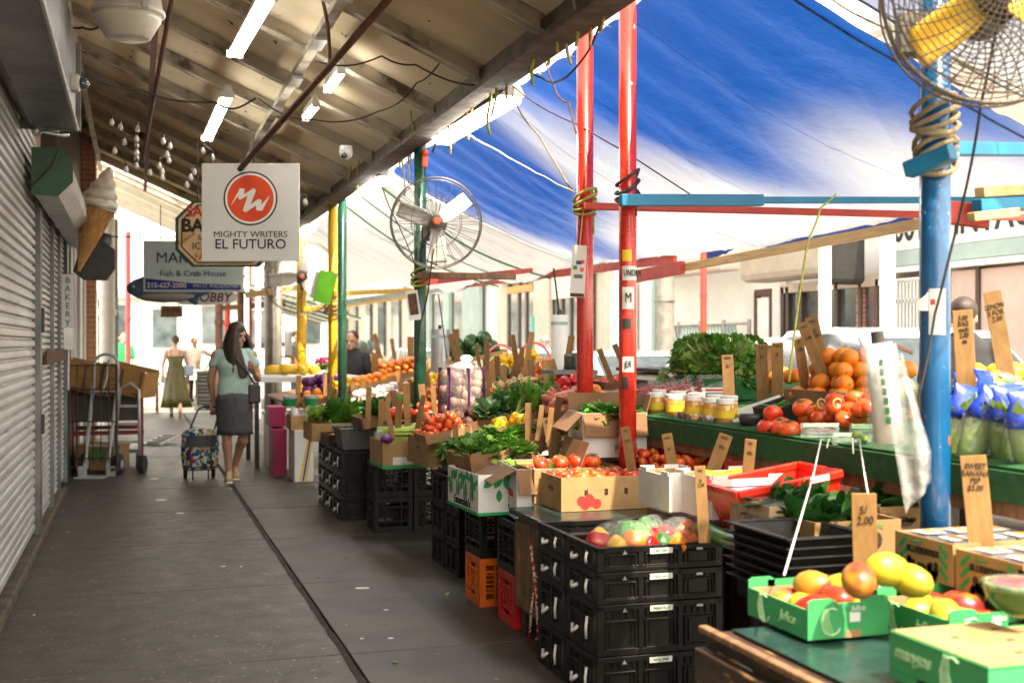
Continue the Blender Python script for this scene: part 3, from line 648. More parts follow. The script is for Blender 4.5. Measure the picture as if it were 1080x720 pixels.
rail(W(664, 293, x=XO - .05), W(720, 282, x=XO - .05), .05, .12, K['red_rail'], 'chunky red board joint where red and raw rails meet')
rail(W(440, 306, x=XO + .15), W(640, 284, x=XO + .15), .05, .06, K['wood_lt'], 'raw timber rail just under the red outer rail')
rail((P3.x, P3.y - .06, W(443, 298, y=P3.y).z), W(560, 285, x=XO - .3), .05, .055, K['red_rail'], 'red rail fixed to the green post under the fan')
rail((P3.x - .05, P3.y - .1, W(440, 291, y=P3.y).z), (2.95, P3.y - .2, W(475, 292, y=P3.y).z), .05, .05, K['wood_md'], 'short brown timber tied on the green fan post')
rail((P4.x, P4.y - .05, W(361, 319, y=P4.y).z), W(470, 305, x=XO), .05, .055, K['green_pole'], 'dark green rail from the far green post')
rail((P5.x, P5.y - .08, W(351, 310, y=P5.y).z), W(452, 305, x=XO - .6), .05, .06, K['yellow_pole'], 'yellow rail above the dark green rail')
rail((P6.x, P6.y - .1, W(318, 327, y=P6.y).z), W(450, 311, x=XO), .05, .055, K['yellow_pole'], 'long lower yellow rail of the far awning')
rail((P7.x - .45, P7.y - .16, W(280, 312, y=P7.y).z), (P7.x + .5, P7.y - .2, W(308, 303, y=P7.y).z), .06, .1, K['wood_lt'], 'raw timber arm fixed on the thick grey post')
def awning(y0, y1, mat, label, seed, x0=2.6, sag=.14, x1=4.88, hem=None):
    def fn(u, v):
        x = u * (x1 - x0); y = v * (y1 - y0)
        z = 3.28 - 1.0 * u - sag * math.sin(PI * u) * (.55 + .45 * math.sin(PI * v)) + .05 * math.cos(2 * PI * v) * u
        z += .035 * noise.noise(Vector((x * 1.1 + y * .5, (y - x * .6) * 1.4, seed))) + .008 * noise.noise(Vector((x * 1.5, (y - x * .8) * 5, seed + 3)))
        z += .012 * (1 - u) * math.sin(y * 14 + 3 * u) - .035 * (.25 + .75 * u) * max(0, 1 - 7 * abs(noise.noise(Vector((x * .7 + y * .35, (y - x * .75) * 2.6, seed + 9))))) ** 2 * (.5 + .5 * noise.noise(Vector((x, y * .8, seed + 5))))
        z += .02 * (u > .97)
        return (x, y, z)
    m = MB(); m.grid(fn, 80, int((y1 - y0) * 26))
    o = m.build('awning_sheet', mat, smooth=True, loc=(x0, y0, 0)); 
    for v in (.012, .988):
        q = [Vector(fn(.005 + .99 * i / 40, v)) - Vector((0, 0, .006)) for i in range(41)]; s = MB()
        for a, b in zip(q[:-1], q[1:]): s.bar(a, b, .02, .003, up=(0, 0, 1))
        s.build('seam', mat, o)
    if hem:
        s = MB(); s.grid(lambda p, q: Vector(fn(1, p * .62)) + Vector((.012, 0, .1 - q * (.13 + .05 * math.sin(17 * p) * math.sin(5 * p)))), 90, 4); s.build('hem_valance', K['hem_blue'], o, smooth=True)
    for k in range(int((y1 - y0) / .6)):
        a = Vector(fn(.01, (k + .5) * .6 / (y1 - y0))); MB().tube([a, a + Vector((-.2, .02, .06)), a + Vector((-.4, .0, .07))], .006, 5).build('tie', K['cord_w'], o)
    return tag(o, label, 'awning', 'awning sheets over the stalls')
T1 = tarp_mat('blue awning with painted glare', (.24, -.1), .3); T0 = tarp_mat('pale blue awning', (-.02, -.14), .3); T2 = tarp_mat('white awning', (-.2, -.28), .2)  # white areas on the blue sheets are sun glare put into the cloth colour
awning(3.3, 4.66, T0, 'mostly white awning sheet with painted sun glare nearest the blue post', 11)
awning(4.86, 12.55, T1, 'blue awning sheet with white bands of painted sun glare above the red posts', 4.2, hem=1)
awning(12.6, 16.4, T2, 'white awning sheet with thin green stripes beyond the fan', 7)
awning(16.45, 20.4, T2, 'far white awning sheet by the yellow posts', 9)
for k, yy in enumerate((13.2, 14.3, 15.4)):
    pts = [(2.6 + 2.25 * u, yy + .5 * u, 3.265 - 1.0 * u - .16 * math.sin(PI * u) - .02) for u in [i / 14 for i in range(15)]]
    tag(MB().tube(pts, .008 if k % 2 else .012, 6).build('awning_stripe_cord', K['green_hose'], smooth=True), ['first green', 'slim middle green', 'last green'][k] + ' cord running down under the white awning', 'cord', 'cords under the white awning')
def tube_lamp(a, b, label, w=.16, glow=True, group='tube lamps'):
    a, b = Vector(a), Vector(b); d = b - a; L_ = d.length; c = (a + b) / 2
    t = thing('tube_lamp', label, 'lamp', c, group=group); t.rotation_euler = d.to_track_quat('Y', 'Z').to_euler()
    m = MB(); m.prism([(-w / 2, 0), (w / 2, 0), (w * .3, .06), (-w * .3, .06)], L_, Matrix(((1, 0, 0, 0), (0, 0, -1, L_ / 2), (0, 1, 0, 0), (0, 0, 0, 1)))); m.build('housing', K['lamp_body'], t, bevel=.006)
    if glow:
        m = MB(); m.prism([(-w * .46, 0), (-w * .34, -.045), (w * .34, -.045), (w * .46, 0)], L_ * .96, Matrix(((1, 0, 0, 0), (0, 0, -1, L_ * .48), (0, 1, 0, -.003), (0, 0, 0, 1)))); m.build('diffuser', K['lamp'], t, bevel=.015)
    else:
        for s in (-1, 1): MB().tube([(s * w * .36, -L_ * .47, -.035), (s * w * .36, L_ * .47, -.035)], .013, 8).build('tube', K['lit_tube'], t, smooth=True)
        for s in (-1, 1): MB().box((0, s * L_ * .485, -.015), (w * 1.3, .03, .05)).build('end_holder', K['lamp_body'], t)
    return t
XL = 2.24
for (p0, p1, lab) in (((465, 147), (541, 101), 'long lit tube lamp under the roof edge above the blue awning, nearest one'), ((366, 206), (409, 186), 'lit tube lamp on the roof edge next to the far green post'), ((331, 226), (357, 209), 'lit tube lamp on the roof edge above the yellow post'), ((313, 249), (330, 237), 'farthest small lit tube lamp on the roof edge')):
    a = W(*p0, x=XL); b = W(*p1, x=XL); tube_lamp((XL, a.y, a.z), (XL, b.y, b.z), lab, .17)
tube_lamp(W(247, 56, z=3.52), W(283, -8, z=3.5), 'twin tube lamp under the roof at the picture top above the square sign', .09, False)
tube_lamp(W(218, 145, z=3.52), W(240, 97, z=3.5), 'twin tube lamp hanging on chains above the octagonal bakery sign', .09, False)
for k, (a, b) in enumerate((((345, 92), (360, 72)), ((322, 122), (333, 108)))):
    tube_lamp(W(*a, z=3.36), W(*b, z=3.36), ['slim dusty tube lamp beside the rusty pipe', 'farther slim dusty tube lamp beside the rusty pipe'][k], .045, False)
p = W(135, 12, z=3.42)
t = thing('dome_lamp', 'big bowl shaped industrial lamp hanging near the hood', 'lamp', p)
MB().lathe([(.1, .28), (.17, .2), (.2, .02), (.215, 0), (.215, -.02), (.2, -.03)], 24).build('reflector', K['lamp_body'], t, smooth=True)
MB().lathe([(.198, -.03), (.19, -.06), (.13, -.16), (.115, -.165), (.01, -.165)], 24).build('lens', K['bulb'], t, smooth=True)
MB().tube([(0, 0, .28), (0, 0, .6)], .02).build('stem', K['steel_dk'], t); MB().box((.1, -.205, 0), (.03, .03, .05)).build('clip', K['steel_lt'], t)
p = W(365, 162, d=9.6)
t = thing('security_camera', 'small white dome camera fixed under the rafters near the roof edge', 'camera', p); MB().lathe([(.05, .06), (.055, 0), (.04, -.03), (.01, -.05)], 14).build('housing', K['lamp_body'], t, smooth=True); m = MB(); m.ball((-.02, -.03, -.02), .028); m.build('dome', K['glass'], t, smooth=True)
bm = MB(); bm.lathe([(.008, .05), (.012, .03), (.02, .012), (.022, 0), (.016, -.016), (.002, -.022)], 10); bm_me = bm.mesh('bulb', K['bulb'], True)
sk = MB().lathe([(.011, .06), (.011, .035)], 8).mesh('socket', K['black'])
def bulbs(label, pts, name='bulb_string'):
    t = thing(name, label, 'string lights', pts[0], group='strings of bulbs')
    q = [Vector(p) - Vector(pts[0]) for p in pts]; MB().tube([a + Vector((0, 0, .07)) for a in q], .004, 5).build('flex', K['cable'], t)
    for a in q:
        for me, nm in ((bm_me, 'bulb'), (sk, 'socket')):
            o = bpy.data.objects.new(nm, me); COL.objects.link(o); o.parent = t; o.location = a; o.scale = (1.05,) * 3
for lab, l in (('bulb string nearest the dome lamp', [(118, 130), (127, 135), (131, 151), (121, 160), (133, 180)]), ('upright run of bulbs beside the thin rusty pipe', [(145, 137), (144, 147), (144, 154), (144, 162), (144, 168), (144, 176), (158, 183)]), ('bulb string in the middle under the roof', [(172, 150), (179, 155), (176, 164), (178, 170), (168, 176), (171, 182), (171, 188)]), ('bulb string beside the octagonal bakery sign', [(214, 160), (224, 167), (205, 182), (201, 188), (197, 196)]), ('loose bulb string over the square sign', [(300, 208), (303, 219), (310, 212), (322, 214)])):
    bulbs(lab, [W(a, b, d=10.5 + random.uniform(-.3, .3)) for a, b in l])
def fan(name, c, r, label, blade_mat, angs, wires, yaw, hub_mat, parent_off, spiral=0, tilt=0):
    t = thing(name, label, 'fan', c, rot=(tilt, 0, yaw), group='wall fans on the posts')
    m = MB()
    for dy, rr in ((-.07, .97), (0, 1), (.07, .97)): m.tube([(r * rr * math.cos(2 * PI * i / 48), dy, r * rr * math.sin(2 * PI * i / 48)) for i in range(48)], .007 if rr == 1 else .004, 6, closed=True)
    for sgn in (-1, 1):
        for i in range(wires):
            w = 2 * PI * i / wires
            pts = []
            for k in range(7):
                q = .12 + .86 * k / 6; ww = w + (.5 * (1 - q) if spiral else 0)
                pts.append((r * q * math.cos(ww), sgn * (.07 + .05 * (1 - q * q)), r * q * math.sin(ww)))
            m.tube(pts, .0022, 4)
        if spiral:
            for k in range(spiral):
                q = .2 + .78 * k / spiral; m.tube([(r * q * math.cos(2 * PI * i / 40), sgn * (.072 + .05 * (1 - q * q)), r * q * math.sin(2 * PI * i / 40)) for i in range(40)], .0018, 4, closed=True)
        else: m.tube([(r * .55 * math.cos(2 * PI * i / 32), sgn * .11, r * .55 * math.sin(2 * PI * i / 32)) for i in range(32)], .002, 4, closed=True)
    m.build('guard', K['fan_wire'], t)
    for a in angs:
        m = MB(); w0, w1 = r * .2, r * .24
        def bf(u, v):
            q = r * (.12 + .76 * u); hw = (.15 + .07 * min(1, u * 4)) * r * .8 * (1 if u < .95 else .9); s_ = (v - .5) * 2 * hw
            return (q, -.02 + .06 * (v - .5) + .02 * math.sin(PI * v), s_)
        m.grid(bf, 10, 6); m.build('blade', blade_mat, t, smooth=True, solid=.006, rot=(0, -R(a), 0))
    m = MB(); m.lathe([(.001, .05), (.035, .05), (.05, .03), (.05, -.06), (.001, -.06)], 16); m.build('hub', hub_mat, t, rot=(R(90), 0, 0), loc=(0, -.05, 0), auto=True)
    m = MB(); m.lathe([(.02, -.02), (.085, .0), (.09, .1), (.06, .17), (.02, .18)], 16); m.build('motor', K['fan_wire'], t, rot=(R(-90), 0, 0), loc=(0, .02, 0), auto=True)
    po = Vector(parent_off); m = MB(); m.bar((0, .14, 0), po, .05, .05); m.box((po.x, po.y, po.z), (.11, .07, .13)); m.build('bracket', K['fan_wire'], t)
    m = MB(); m.lathe([(.001, -.136), (.022, -.136), (.03, -.125), (.001, -.12)], 14); m.build('badge', K['sign_red'], t, rot=(R(-90), 0, 0))
    return t
c = W(460, 235, d=depth(P3) - .35)
fan('wall_fan', c, 48 * (depth(P3) - .35) / F, 'round wall fan with three grey blades and a red badge on the green post', K['fan_grey'], (38, 160, 275), 28, -TH + .1, K['fan_wire'], (P3.x - c.x, .3, -.05))
c = W(318, 292, d=depth(P6) - .35)
fan('wall_fan', c, 39 * depth(P6) / F, 'smaller wall fan with grey blades on the far yellow post', K['fan_grey'], (70, 188, 310), 20, -TH + .2, K['fan_wire'], (P6.x - c.x, .3, -.1))
c = W(1046, -2, d=3.5)
fan('wall_fan', c, 114 * 3.5 / F, 'wall fan with a yellow blade on top of the blue post', K['fan_yel'], (215, 335, 95), 36, -TH - .05, K['fan_wire'], (-.12, .36, .02), spiral=15, tilt=R(-6))
c = W(264.5, 224, d=8.7); s_ = 103 * 8.7 / F
t = thing('hanging_sign', 'square white hanging sign with a red round emblem reading EL FUTURO', 'sign', c, -TH + .0, 'signs hanging under the roof')
MB().box((0, 0, 0), (s_, .018, s_)).build('panel', K['sign_white'], t, bevel=.003)
def disc(r, n=48): return [(r * math.cos(2 * PI * i / n), r * math.sin(2 * PI * i / n)) for i in range(n)]
RX = Matrix.Rotation(R(90), 4, 'X')
e = s_ / 103; cz = 14.5 * e
for r_, mt, off in ((28.5, 'black_ink', .0102), (26.8, 'white_ink', .0112), (24.5, 'sign_red', .0122)):
    m = MB(); m.prism(disc(r_ * e), .001, Matrix.Translation((0, -off + .001, cz)) @ RX); m.build('emblem_disc', K[mt], t)
zig = [(-21, -7), (-11.5, 11), (-7.5, 9.5), (-7, 3), (2, 10.5), (5.5, 9.5), (-.5, -9), (9, -1.5), (11.5, -2.5), (10.5, -7.5), (20, 3), (13, -13), (5.5, -13), (4, -11), (5.5, -7.5), (-7.5, -14), (-9.5, -12), (-3.5, 2), (-10.5, -3), (-13, -1.5), (-12, 3), (-21, -9)]
zig = [(-21, -8), (-11, 10.5), (-6, 10), (-7, 4), (3.5, 11), (6, 8.5), (0, -6.5), (8.5, -.5), (12, -2), (11, -7), (20.5, 3), (12.5, -13), (6, -12.5), (6, -7.5), (-5, -14.5), (-8, -13), (-3, 3), (-11, -1.5), (-13, .5), (-12, 4)]
m = MB(); m.prism([(x * e, z * e) for x, z in zig], .001, Matrix.Translation((0, -.0126, cz)) @ RX); m.build('emblem_mark', K['white_ink'], t)
text('lettering', 'MIGHTY WRITERS', 9.2 * e, K['black_ink'], t, (0, -.0105, -23.5 * e), FRONT, bold=.0006, squash=1.06)
text('lettering', 'EL FUTURO', 14.6 * e, K['black_ink'], t, (0, -.0105, -34 * e), FRONT, bold=.0006)
for x in (-42, 41): MB().tube([(x * e, 0, 50 * e), (x * e, 0, 62 * e)], .005).build('hook', K['black'], t)
c = W(238, 247, d=10.6); w = 105 * 10.6 / F; h = 69 * 10.6 / F; k = w * .17
t = thing('hanging_sign', 'octagonal cream bakery sign with dark rim half hidden behind the square sign', 'sign', c, -TH, 'signs hanging under the roof')
def octo(w, h, k): return [(-w / 2 + k, -h / 2), (w / 2 - k, -h / 2), (w / 2, -h / 2 + k), (w / 2, h / 2 - k), (w / 2 - k, h / 2), (-w / 2 + k, h / 2), (-w / 2, h / 2 - k), (-w / 2, -h / 2 + k)]
m = MB(); m.prism(octo(w, h, k), .05, Matrix.Translation((0, .03, 0)) @ RX); m.build('rim', K['green_pole'], t)
m = MB(); m.prism(octo(w * .93, h * .94, k * .95), .01, Matrix.Translation((0, -.0195, 0)) @ RX); m.build('panel', K['sign_cream'], t)
m = MB(); o_ = octo(w * .86, h * .875, k * .92); m.tube([(x, -.031, z) for x, z in o_], .006, 6, closed=True); m.build('border_line', K['black_ink'], t)
text('lettering', 'SAL\'S', .13, K['red_ink'], t, (-.2, -.031, .195), FRONT, bold=.004)
text('lettering', 'BAKERY', .16, K['black_ink'], t, (-.1, -.031, .07), FRONT, bold=.006)
text('lettering', 'SALTED', .065, K['black_ink'], t, (-.13, -.031, -.035), FRONT)
text('lettering', 'ICE CREAM', .085, K['black_ink'], t, (-.08, -.031, -.11), FRONT)
text('lettering', 'FARM FRESH', .08, K['red_ink'], t, (-.05, -.031, -.205), FRONT)
text('lettering', 'Famous', .055, K['red_ink'], t, (-.34, -.031, -.04), (R(90), R(-35), 0))
for x in (-.25, .25): MB().tube([(x, 0, h / 2), (x, 0, h / 2 + .6)], .006).build('chain', K['black'], t)
c = W(204, 281, d=14.6); w = 101 * 14.6 / F; h = 51 * 14.6 / F
t = thing('hanging_sign', 'wide aqua sign for a fish and crab house behind the octagonal sign', 'sign', c, -TH + .05, 'signs hanging under the roof')
MB().box((0, 0, 0), (w, .03, h)).build('panel', K['sign_aqua'], t); MB().box((0, .006, 0), (w + .03, .03, h + .03)).build('frame', K['lamp_body'], t)
for i in range(4):
    m = MB(); z0 = -.1 + .1 * i
    m.grid(lambda u, v: ((u - .5) * w * .98, -.017, z0 + .02 * math.sin(u * 60) + .02 * v), 60, 1); m.build('wave_print', K['aqua_wave'], t)
m = MB(); m.prism([(-w / 2 + .01, -h / 2 + .01), (w / 2 - .01, -h / 2 + .01), (w / 2 - .01, -h / 2 + .07), (0, -h / 2 + .09), (-w / 2 + .01, -h / 2 + .15)], .002, Matrix.Translation((0, -.0175, 0)) @ RX); m.build('blue_band', K['blue_ink'], t)
text('lettering', 'MARINO\'S', .19, K['navy'], t, (-.02, -.023, .1), FRONT, bold=.002); text('lettering', 'Fish & Crab House', .105, K['navy'], t, (.0, -.023, -.09), FRONT)
text('lettering', '215-627-2000', .085, K['white_ink'], t, (-.32, -.0235, -.235), FRONT, bold=.002); text('lettering', '9TH ST. PHILADELPHIA', .055, K['white_ink'], t, (.28, -.0235, -.245), FRONT)
for x in (-.4, .4): MB().tube([(x, 0, h / 2), (x, 0, h / 2 + .45)], .006).build('chain', K['black'], t)
c = W(196, 304, d=15.2); L_ = 124 * 15.2 / F
t = thing('fish_ornament', 'big blue painted fish hanging below the aqua sign', 'shop ornament', c, -TH)
rg = [(0, .035), (.02, .06), (.06, .1), (.16, .15), (.3, .17), (.45, .16), (.6, .11), (.75, .07), (.88, .035), (.93, .03)]
m = MB(); n = 18; vs = []; fs = []
for q, r_ in rg:
    for j in range(n): w_ = 2 * PI * j / n; vs.append(((q - .5) * L_, .55 * r_ * math.cos(w_) * 1.1, (r_ * math.sin(w_) + (.03 if q > .7 else 0)) * 1.1))
for i in range(len(rg) - 1):
    for j in range(n): fs.append((i * n + j, i * n + (j + 1) % n, (i + 1) * n + (j + 1) % n, (i + 1) * n + j))
fs += [tuple(range(n))[::-1], tuple(range((len(rg) - 1) * n, len(rg) * n))]
m.add(vs, fs); m.build('body', K['fish'], t, smooth=True)
m = MB(); m.prism([(.4 * L_, 0), (.52 * L_, .17), (.47 * L_, .03), (.52 * L_, -.12)], .015, Matrix.Translation((0, .008, .03)) @ RX); m.build('tail_fin', K['fish'], t)
m = MB(); m.prism([(0, -.14), (.12, -.22), (.16, -.2), (.14, -.11)], .015, Matrix.Translation((0, .008, 0)) @ RX); m.prism([(-.1, .13), (.05, .22), (.2, .12)], .015, Matrix.Translation((0, .008, 0)) @ RX); m.build('fin', K['fish'], t)
m = MB(); m.ball((-.43 * L_, -.05, .02), .022); m.build('eye', K['white_ink'], t); m = MB(); m.ball((-.15 * L_, -.05, -.1), (.36, .06, .06)); m.build('belly', K['fish_b'], t, smooth=True)
c = W(215, 314, d=18); t = thing('hanging_sign', 'white scalloped sign with brown script numbered 1031', 'sign', c, -TH, 'signs hanging under the roof')
m = MB(); m.prism([(-.52, -.02), (-.45, .08), (-.2, .12), (.1, .14), (.35, .12), (.5, .06), (.52, -.04), (.3, -.1), (0, -.11), (-.35, -.1)], .03, RX); m.build('panel', K['sign_white'], t)
text('lettering', '1031', .11, K['rust'], t, (-.3, -.034, .0), FRONT, spacing=1.3); text('lettering', 'BOBBY', .19, K['rust'], t, (.12, -.034, .0), FRONT, bold=.004, shear=.2)
c = W(181, 328.5, d=19); t = thing('wooden_sign', 'small plain wooden board hanging below the white sign', 'sign', c, -TH)
MB().box((0, 0, 0), (.34, .03, .18)).build('panel', K['wood_md'], t); text('lettering', 'OPEN AIR', .06, K['wood_dk'], t, (0, -.018, .02), FRONT)
for x in (-.12, .12): MB().tube([(x, 0, .09), (x, 0, .5)], .005).build('chain', K['black'], t)
c = W(610, 286, d=depth(P1) - .09); h = 54 * depth(P1) / F
t = thing('paper_tag', 'long white paper tag with little pictures hung on a red post', 'paper tag', c, -TH, rot=(0, R(3), -TH))
MB().box((0, 0, 0), (.085, .004, h)).build('sheet', K['sign_white'], t)
for i, (dx, dz, a, mt) in enumerate(((.0, .05, .03, 'navy'), (.022, .055, .02, 'sign_red'), (-.02, .02, .022, 'green_print'), (.02, .01, .022, 'sign_red'), (0, -.03, .05, 'crate_gr'))): MB().box((dx, -.003, dz), (a, .002, .022)).build('picture_print', K[mt], t)
MB().tube([(0, 0, h / 2), (.01, .02, h / 2 + .22)], .003).build('string', K['cord_w'], t)
MB().box((0, 0, -h / 2 + .012), (.08, .006, .02)).build('bottom_print', K['rust'], t)
c = W(343, 303, d=depth(P5) - .4)
t = thing('green_placard', 'bright leaf green placard hanging on the yellow post', 'placard', c, rot=(0, R(14), -TH)); MB().box((0, 0, 0), (.2, .02, .36)).build('sheet', K['placard'], t); MB().box((-.12, .03, 0), (.06, .02, .3)).build('cover', K['fan_grey'], t)
MB().tube([(.05, 0, .18), (.1, .1, .3)], .004).build('string', K['cord_w'], t)
c = W(448, 168, d=depth(P3) - .06); tag(MB().box((0, 0, 0), (.05, .03, .13)).ball((0, -.01, .05), .03).build('red_tassel', K['sign_red'], loc=c, bevel=.01), 'small red tassel tied on the green fan post', 'tassel')
c = W(436, 322, d=depth(P3) - .07); t = thing('photo_card', 'small photo card hung on the green fan post', 'card', c, -TH, rot=(0, R(-8), -TH)); MB().box((0, 0, 0), (.1, .004, .24)).build('sheet', K['sign_white'], t); MB().box((0, -.003, .01), (.07, .003, .17)).build('picture_print', K['rust'], t)
c = W(304, 362, d=depth(P7) - .3); t = thing('hanging_lantern', 'slim metal box lantern hanging by the thick grey post', 'lantern', c); m = MB(); m.box((0, 0, 0), (.12, .1, .42)); m.build('body', K['steel_lt'], t, bevel=.02); MB().box((.0, 0, -.22), (.2, .12, .03)).build('base', K['black'], t); MB().tube([(0, 0, .2), (0, 0, .45)], .006).build('hook', K['black'], t)
c = W(110, 262, d=17); t = thing('hanging_lantern', 'small grey lantern hanging at the end of the roof', 'lantern', c); MB().lathe([(.05, -.2), (.1, -.18), (.11, -.05), (.07, -.02), (.07, .03), (.11, .06), (.1, .2), (.03, .22)], 12).build('body', K['steel_dk'], t, smooth=True); MB().tube([(0, 0, .2), (0, 0, .8)], .006).build('hook', K['black'], t)
def lashing(p, z, r, mat, label, turns=4, h=.12, tail=.25):
    pts = []
    for i in range(turns * 14 + 1):
        w = 2 * PI * i / 14; rr = r * 1.12 + random.uniform(0, .008); pts.append((p.x + rr * math.cos(w), p.y + rr * math.sin(w), z + h * (i / (turns * 14) - .5) + .03 * math.sin(w + i * .05)))
    w = pts[-1]; pts += [(w[0] - .03, w[1] - .03, w[2] - tail * k / 5) for k in range(1, 6)]
    return tag(MB().tube(pts, .009, 6).build('rope_lashing', mat, smooth=True), label, 'rope', 'rope lashings on the posts')
lashing(P1, W(617, 215, d=depth(P1)).z, .056, K['cord_g'], 'olive rope wound round the farther red post')
lashing(P2, W(662, 200, d=depth(P2)).z, .052, K['cable'], 'black cord wound round the stickered red post', 3, .16)
lashing(P3, W(443, 293, d=depth(P3)).z, .06, K['cord_g'], 'yellow green rope wound round the green fan post')
lashing(P5, W(354, 325, d=depth(P5)).z, .085, K['rope'], 'pale rope wound round the yellow and green pair of posts')
lashing(P0, W(985, 165, d=depth(P0)).z, .056, K['rope'], 'thick jute rope wound round the blue post', 6, .1, .03)
lashing(P0, W(985, 125, d=depth(P0)).z, .062, K['rope'], 'frayed jute rope under the near fan', 5, .09, .05)
random.seed(21)
cols = ['cord_g', 'cord_o', 'cord_w', 'cord_g', 'cable', 'cord_o']
lab = {'cord_g': 'yellow green cord end', 'cord_o': 'striped yellow rope end', 'cord_w': 'pale string end', 'cable': 'black wire end'}
for i, (px, y0, y1) in enumerate(((607, 2, 42), (632, 0, 30), (598, 20, 68), (565, 50, 95), (555, 40, 66), (495, 112, 148), (520, 85, 125), (497, 70, 120), (432, 118, 170), (437, 112, 150), (460, 110, 160), (400, 150, 190), (408, 140, 172), (385, 160, 190), (430, 160, 195), (370, 170, 198), (452, 100, 135), (540, 60, 105), (512, 92, 140), (470, 105, 165), (480, 100, 150), (418, 128, 175), (395, 150, 200), (577, 40, 75), (590, 28, 55), (620, 5, 50), (423, 130, 205), (378, 165, 205), (350, 190, 215), (340, 195, 225))):
    k = cols[i % 6]; a = W(px, y0, x=2.1 + .03 * (i % 3)); b = W(px + random.uniform(-4, 4), y1, x=2.1 + .03 * (i % 3))
    wire('dangling_cord', lab[k] + ' dangling from the roof edge', wob([a.lerp(b, j / 8) for j in range(9)], .05, i, 4), .009, K[k], 'cord', 'cord ends dangling along the roof edge')
def cab(label, pts, r=.006, mat='cable', dd=None, sag=.05, name='cable', grp='loose cables and ropes'):
    P = [W(a, b, d=d_) for a, b, d_ in pts]; out = []
    for a, b in zip(P[:-1], P[1:]): out += sagline(a, b, sag * (b - a).length, 8)[:-1]
    return wire(name, label, wob(out + [P[-1]], .03, len(label), 2), r, K[mat], 'cable', grp)
cab('black cable looping from the roof edge to the red post', [(545, 65, 7), (570, 80, 6.8), (600, 82, 6.2), (625, 50, 6), (640, 8, 5.9)])
cab('reddish rope hanging in front of the blue awning', [(572, 55, 7.2), (585, 92, 7), (600, 110, 6.6), (607, 142, 6.2)], mat='rust')
cab('grey brown rope stretched to the lashing on the red post', [(537, 95, 7.4), (570, 150, 6.8), (604, 198, 6.1)], mat='rope', sag=.01)
cab('pink string stretched across the blue awning', [(540, 90, 7.4), (610, 132, 6.9), (655, 160, 6.6), (730, 205, 6.3)], .004, 'rust', sag=.01)
cab('pale yellow string stretched below the tube lamp', [(495, 140, 8.6), (560, 178, 7.4), (605, 202, 6.2)], .005, 'cord_w', sag=.01)
cab('yellow green line tied from the red rail down to the stall', [(880, 205, 5.6), (862, 218, 5.6), (850, 250, 5.5), (836, 400, 5.3)], .005, 'cord_g', sag=.01)
cab('brown rope stretched up behind the near fan', [(880, -4, 4.4), (960, 38, 4.2), (1080, 100, 4.0)], .005, 'rope', sag=.02)
cab('black cable running down the blue post from the fan', [(1062, -5, 3.4), (1032, 110, 3.55), (1010, 230, 3.7), (985, 330, 3.75), (970, 420, 3.78), (974, 520, 3.82)], .005, sag=.02)
cab('black cables draped along the rafters', [(270, 105, 7.9), (330, 128, 7.9), (400, 118, 8), (440, 85, 8.2), (470, 60, 8)], .006, sag=.1)
cab('black cable drooping across the rafters to the roof edge', [(330, 65, 7.6), (405, 60, 7.5), (440, 70, 7.6), (500, 90, 7.6), (545, 75, 7.2)], .006, sag=.08)
cab('thin black wire hanging by the green fan post', [(400, 185, 9), (420, 235, 8.9), (438, 282, 9)], .004, sag=.03)
cab('black cable hanging from the fan to the green post', [(458, 262, 8.9), (452, 300, 9), (444, 340, 9.2), (440, 385, 9.3)], .006, sag=.03)
cab('blue cord hanging over the stalls', [(462, 310, 11), (466, 345, 11), (472, 378, 11)], .007, 'blue_rail', sag=.02)
cab('rusty chain hanging over the octagonal sign', [(338, 0, 7.4), (343, 30, 7.4), (347, 55, 7.5), (349, 75, 7.6)], .012, 'rust', sag=0)
cab('wires running across under the roof end', [(85, 248, 17), (150, 250, 17), (230, 246, 17)], .01, sag=.02)
cab('black cable along the hood side of the ceiling', [(66, 25, 8), (85, 30, 8), (102, 28, 8)], .008, sag=.15)
cab('dark wire stretched across the ceiling toward the hood', [(75, 72, 8.2), (150, 95, 8.6), (225, 108, 8.8), (270, 105, 8.2)], .008, sag=.06)
XF = 10.5
def fy(px): return W(px, 300, x=XF).y
def fz(px, py): return W(px, py, x=XF).z
def bld(label, pa, pb, mat, h=6.2):
    ya, yb = fy(pa), fy(pb)
    t = thing('street_building', label, 'building', (XF, min(ya, yb), 0), group='buildings across the street'); L_ = abs(yb - ya)
    MB().box((.45, L_ / 2, h / 2 - .15), (.6, L_ - .01, h)).build('wall', K[mat], t)
    MB().box((.1, L_ / 2, h + .0), (.3, L_, .25)).build('cornice', K['facade_w'], t, bevel=.03)
    return t, min(ya, yb)
def onf(t, y0, name, pa, pb, za, zb, mat, prox=.0, th=.12, bevel=0):
    ya, yb = fy(pa) - y0, fy(pb) - y0
    return MB().box((.15 - prox - th / 2, (ya + yb) / 2, (za + zb) / 2), (th, abs(ya - yb), abs(zb - za))).build(name, K[mat], t, bevel=bevel)
t, y0 = bld('beige shop with barred door and pinkish shutters under a sign reading 1001 VINTAGE', 1400, 936, 'facade_p')
onf(t, y0, 'fascia', 1300, 937, 2.78, 3.45, 'sign_white', .06); onf(t, y0, 'fascia_strip', 1300, 937, 2.56, 2.77, 'facade_g', .08)
onf(t, y0, 'ledge', 1300, 937, 2.46, 2.54, 'white_paint', .16)
sy = (fy(1010)) - y0
text('lettering', '1001  VINTAGE', .54, K['black_ink'], t, (-.036, sy - .05, 3.08), SIDE, bold=.012, squash=.92)
o = onf(t, y0, 'pink_shutter', 1300, 1034, .3, 2.42, 'pink_sh', .02); onf(t, y0, 'pink_shutter', 1031, 1003, .3, 2.42, 'pink_sh', .02)
onf(t, y0, 'dark_post', 1034, 1030.5, .1, 2.45, 'frame_br', .06)
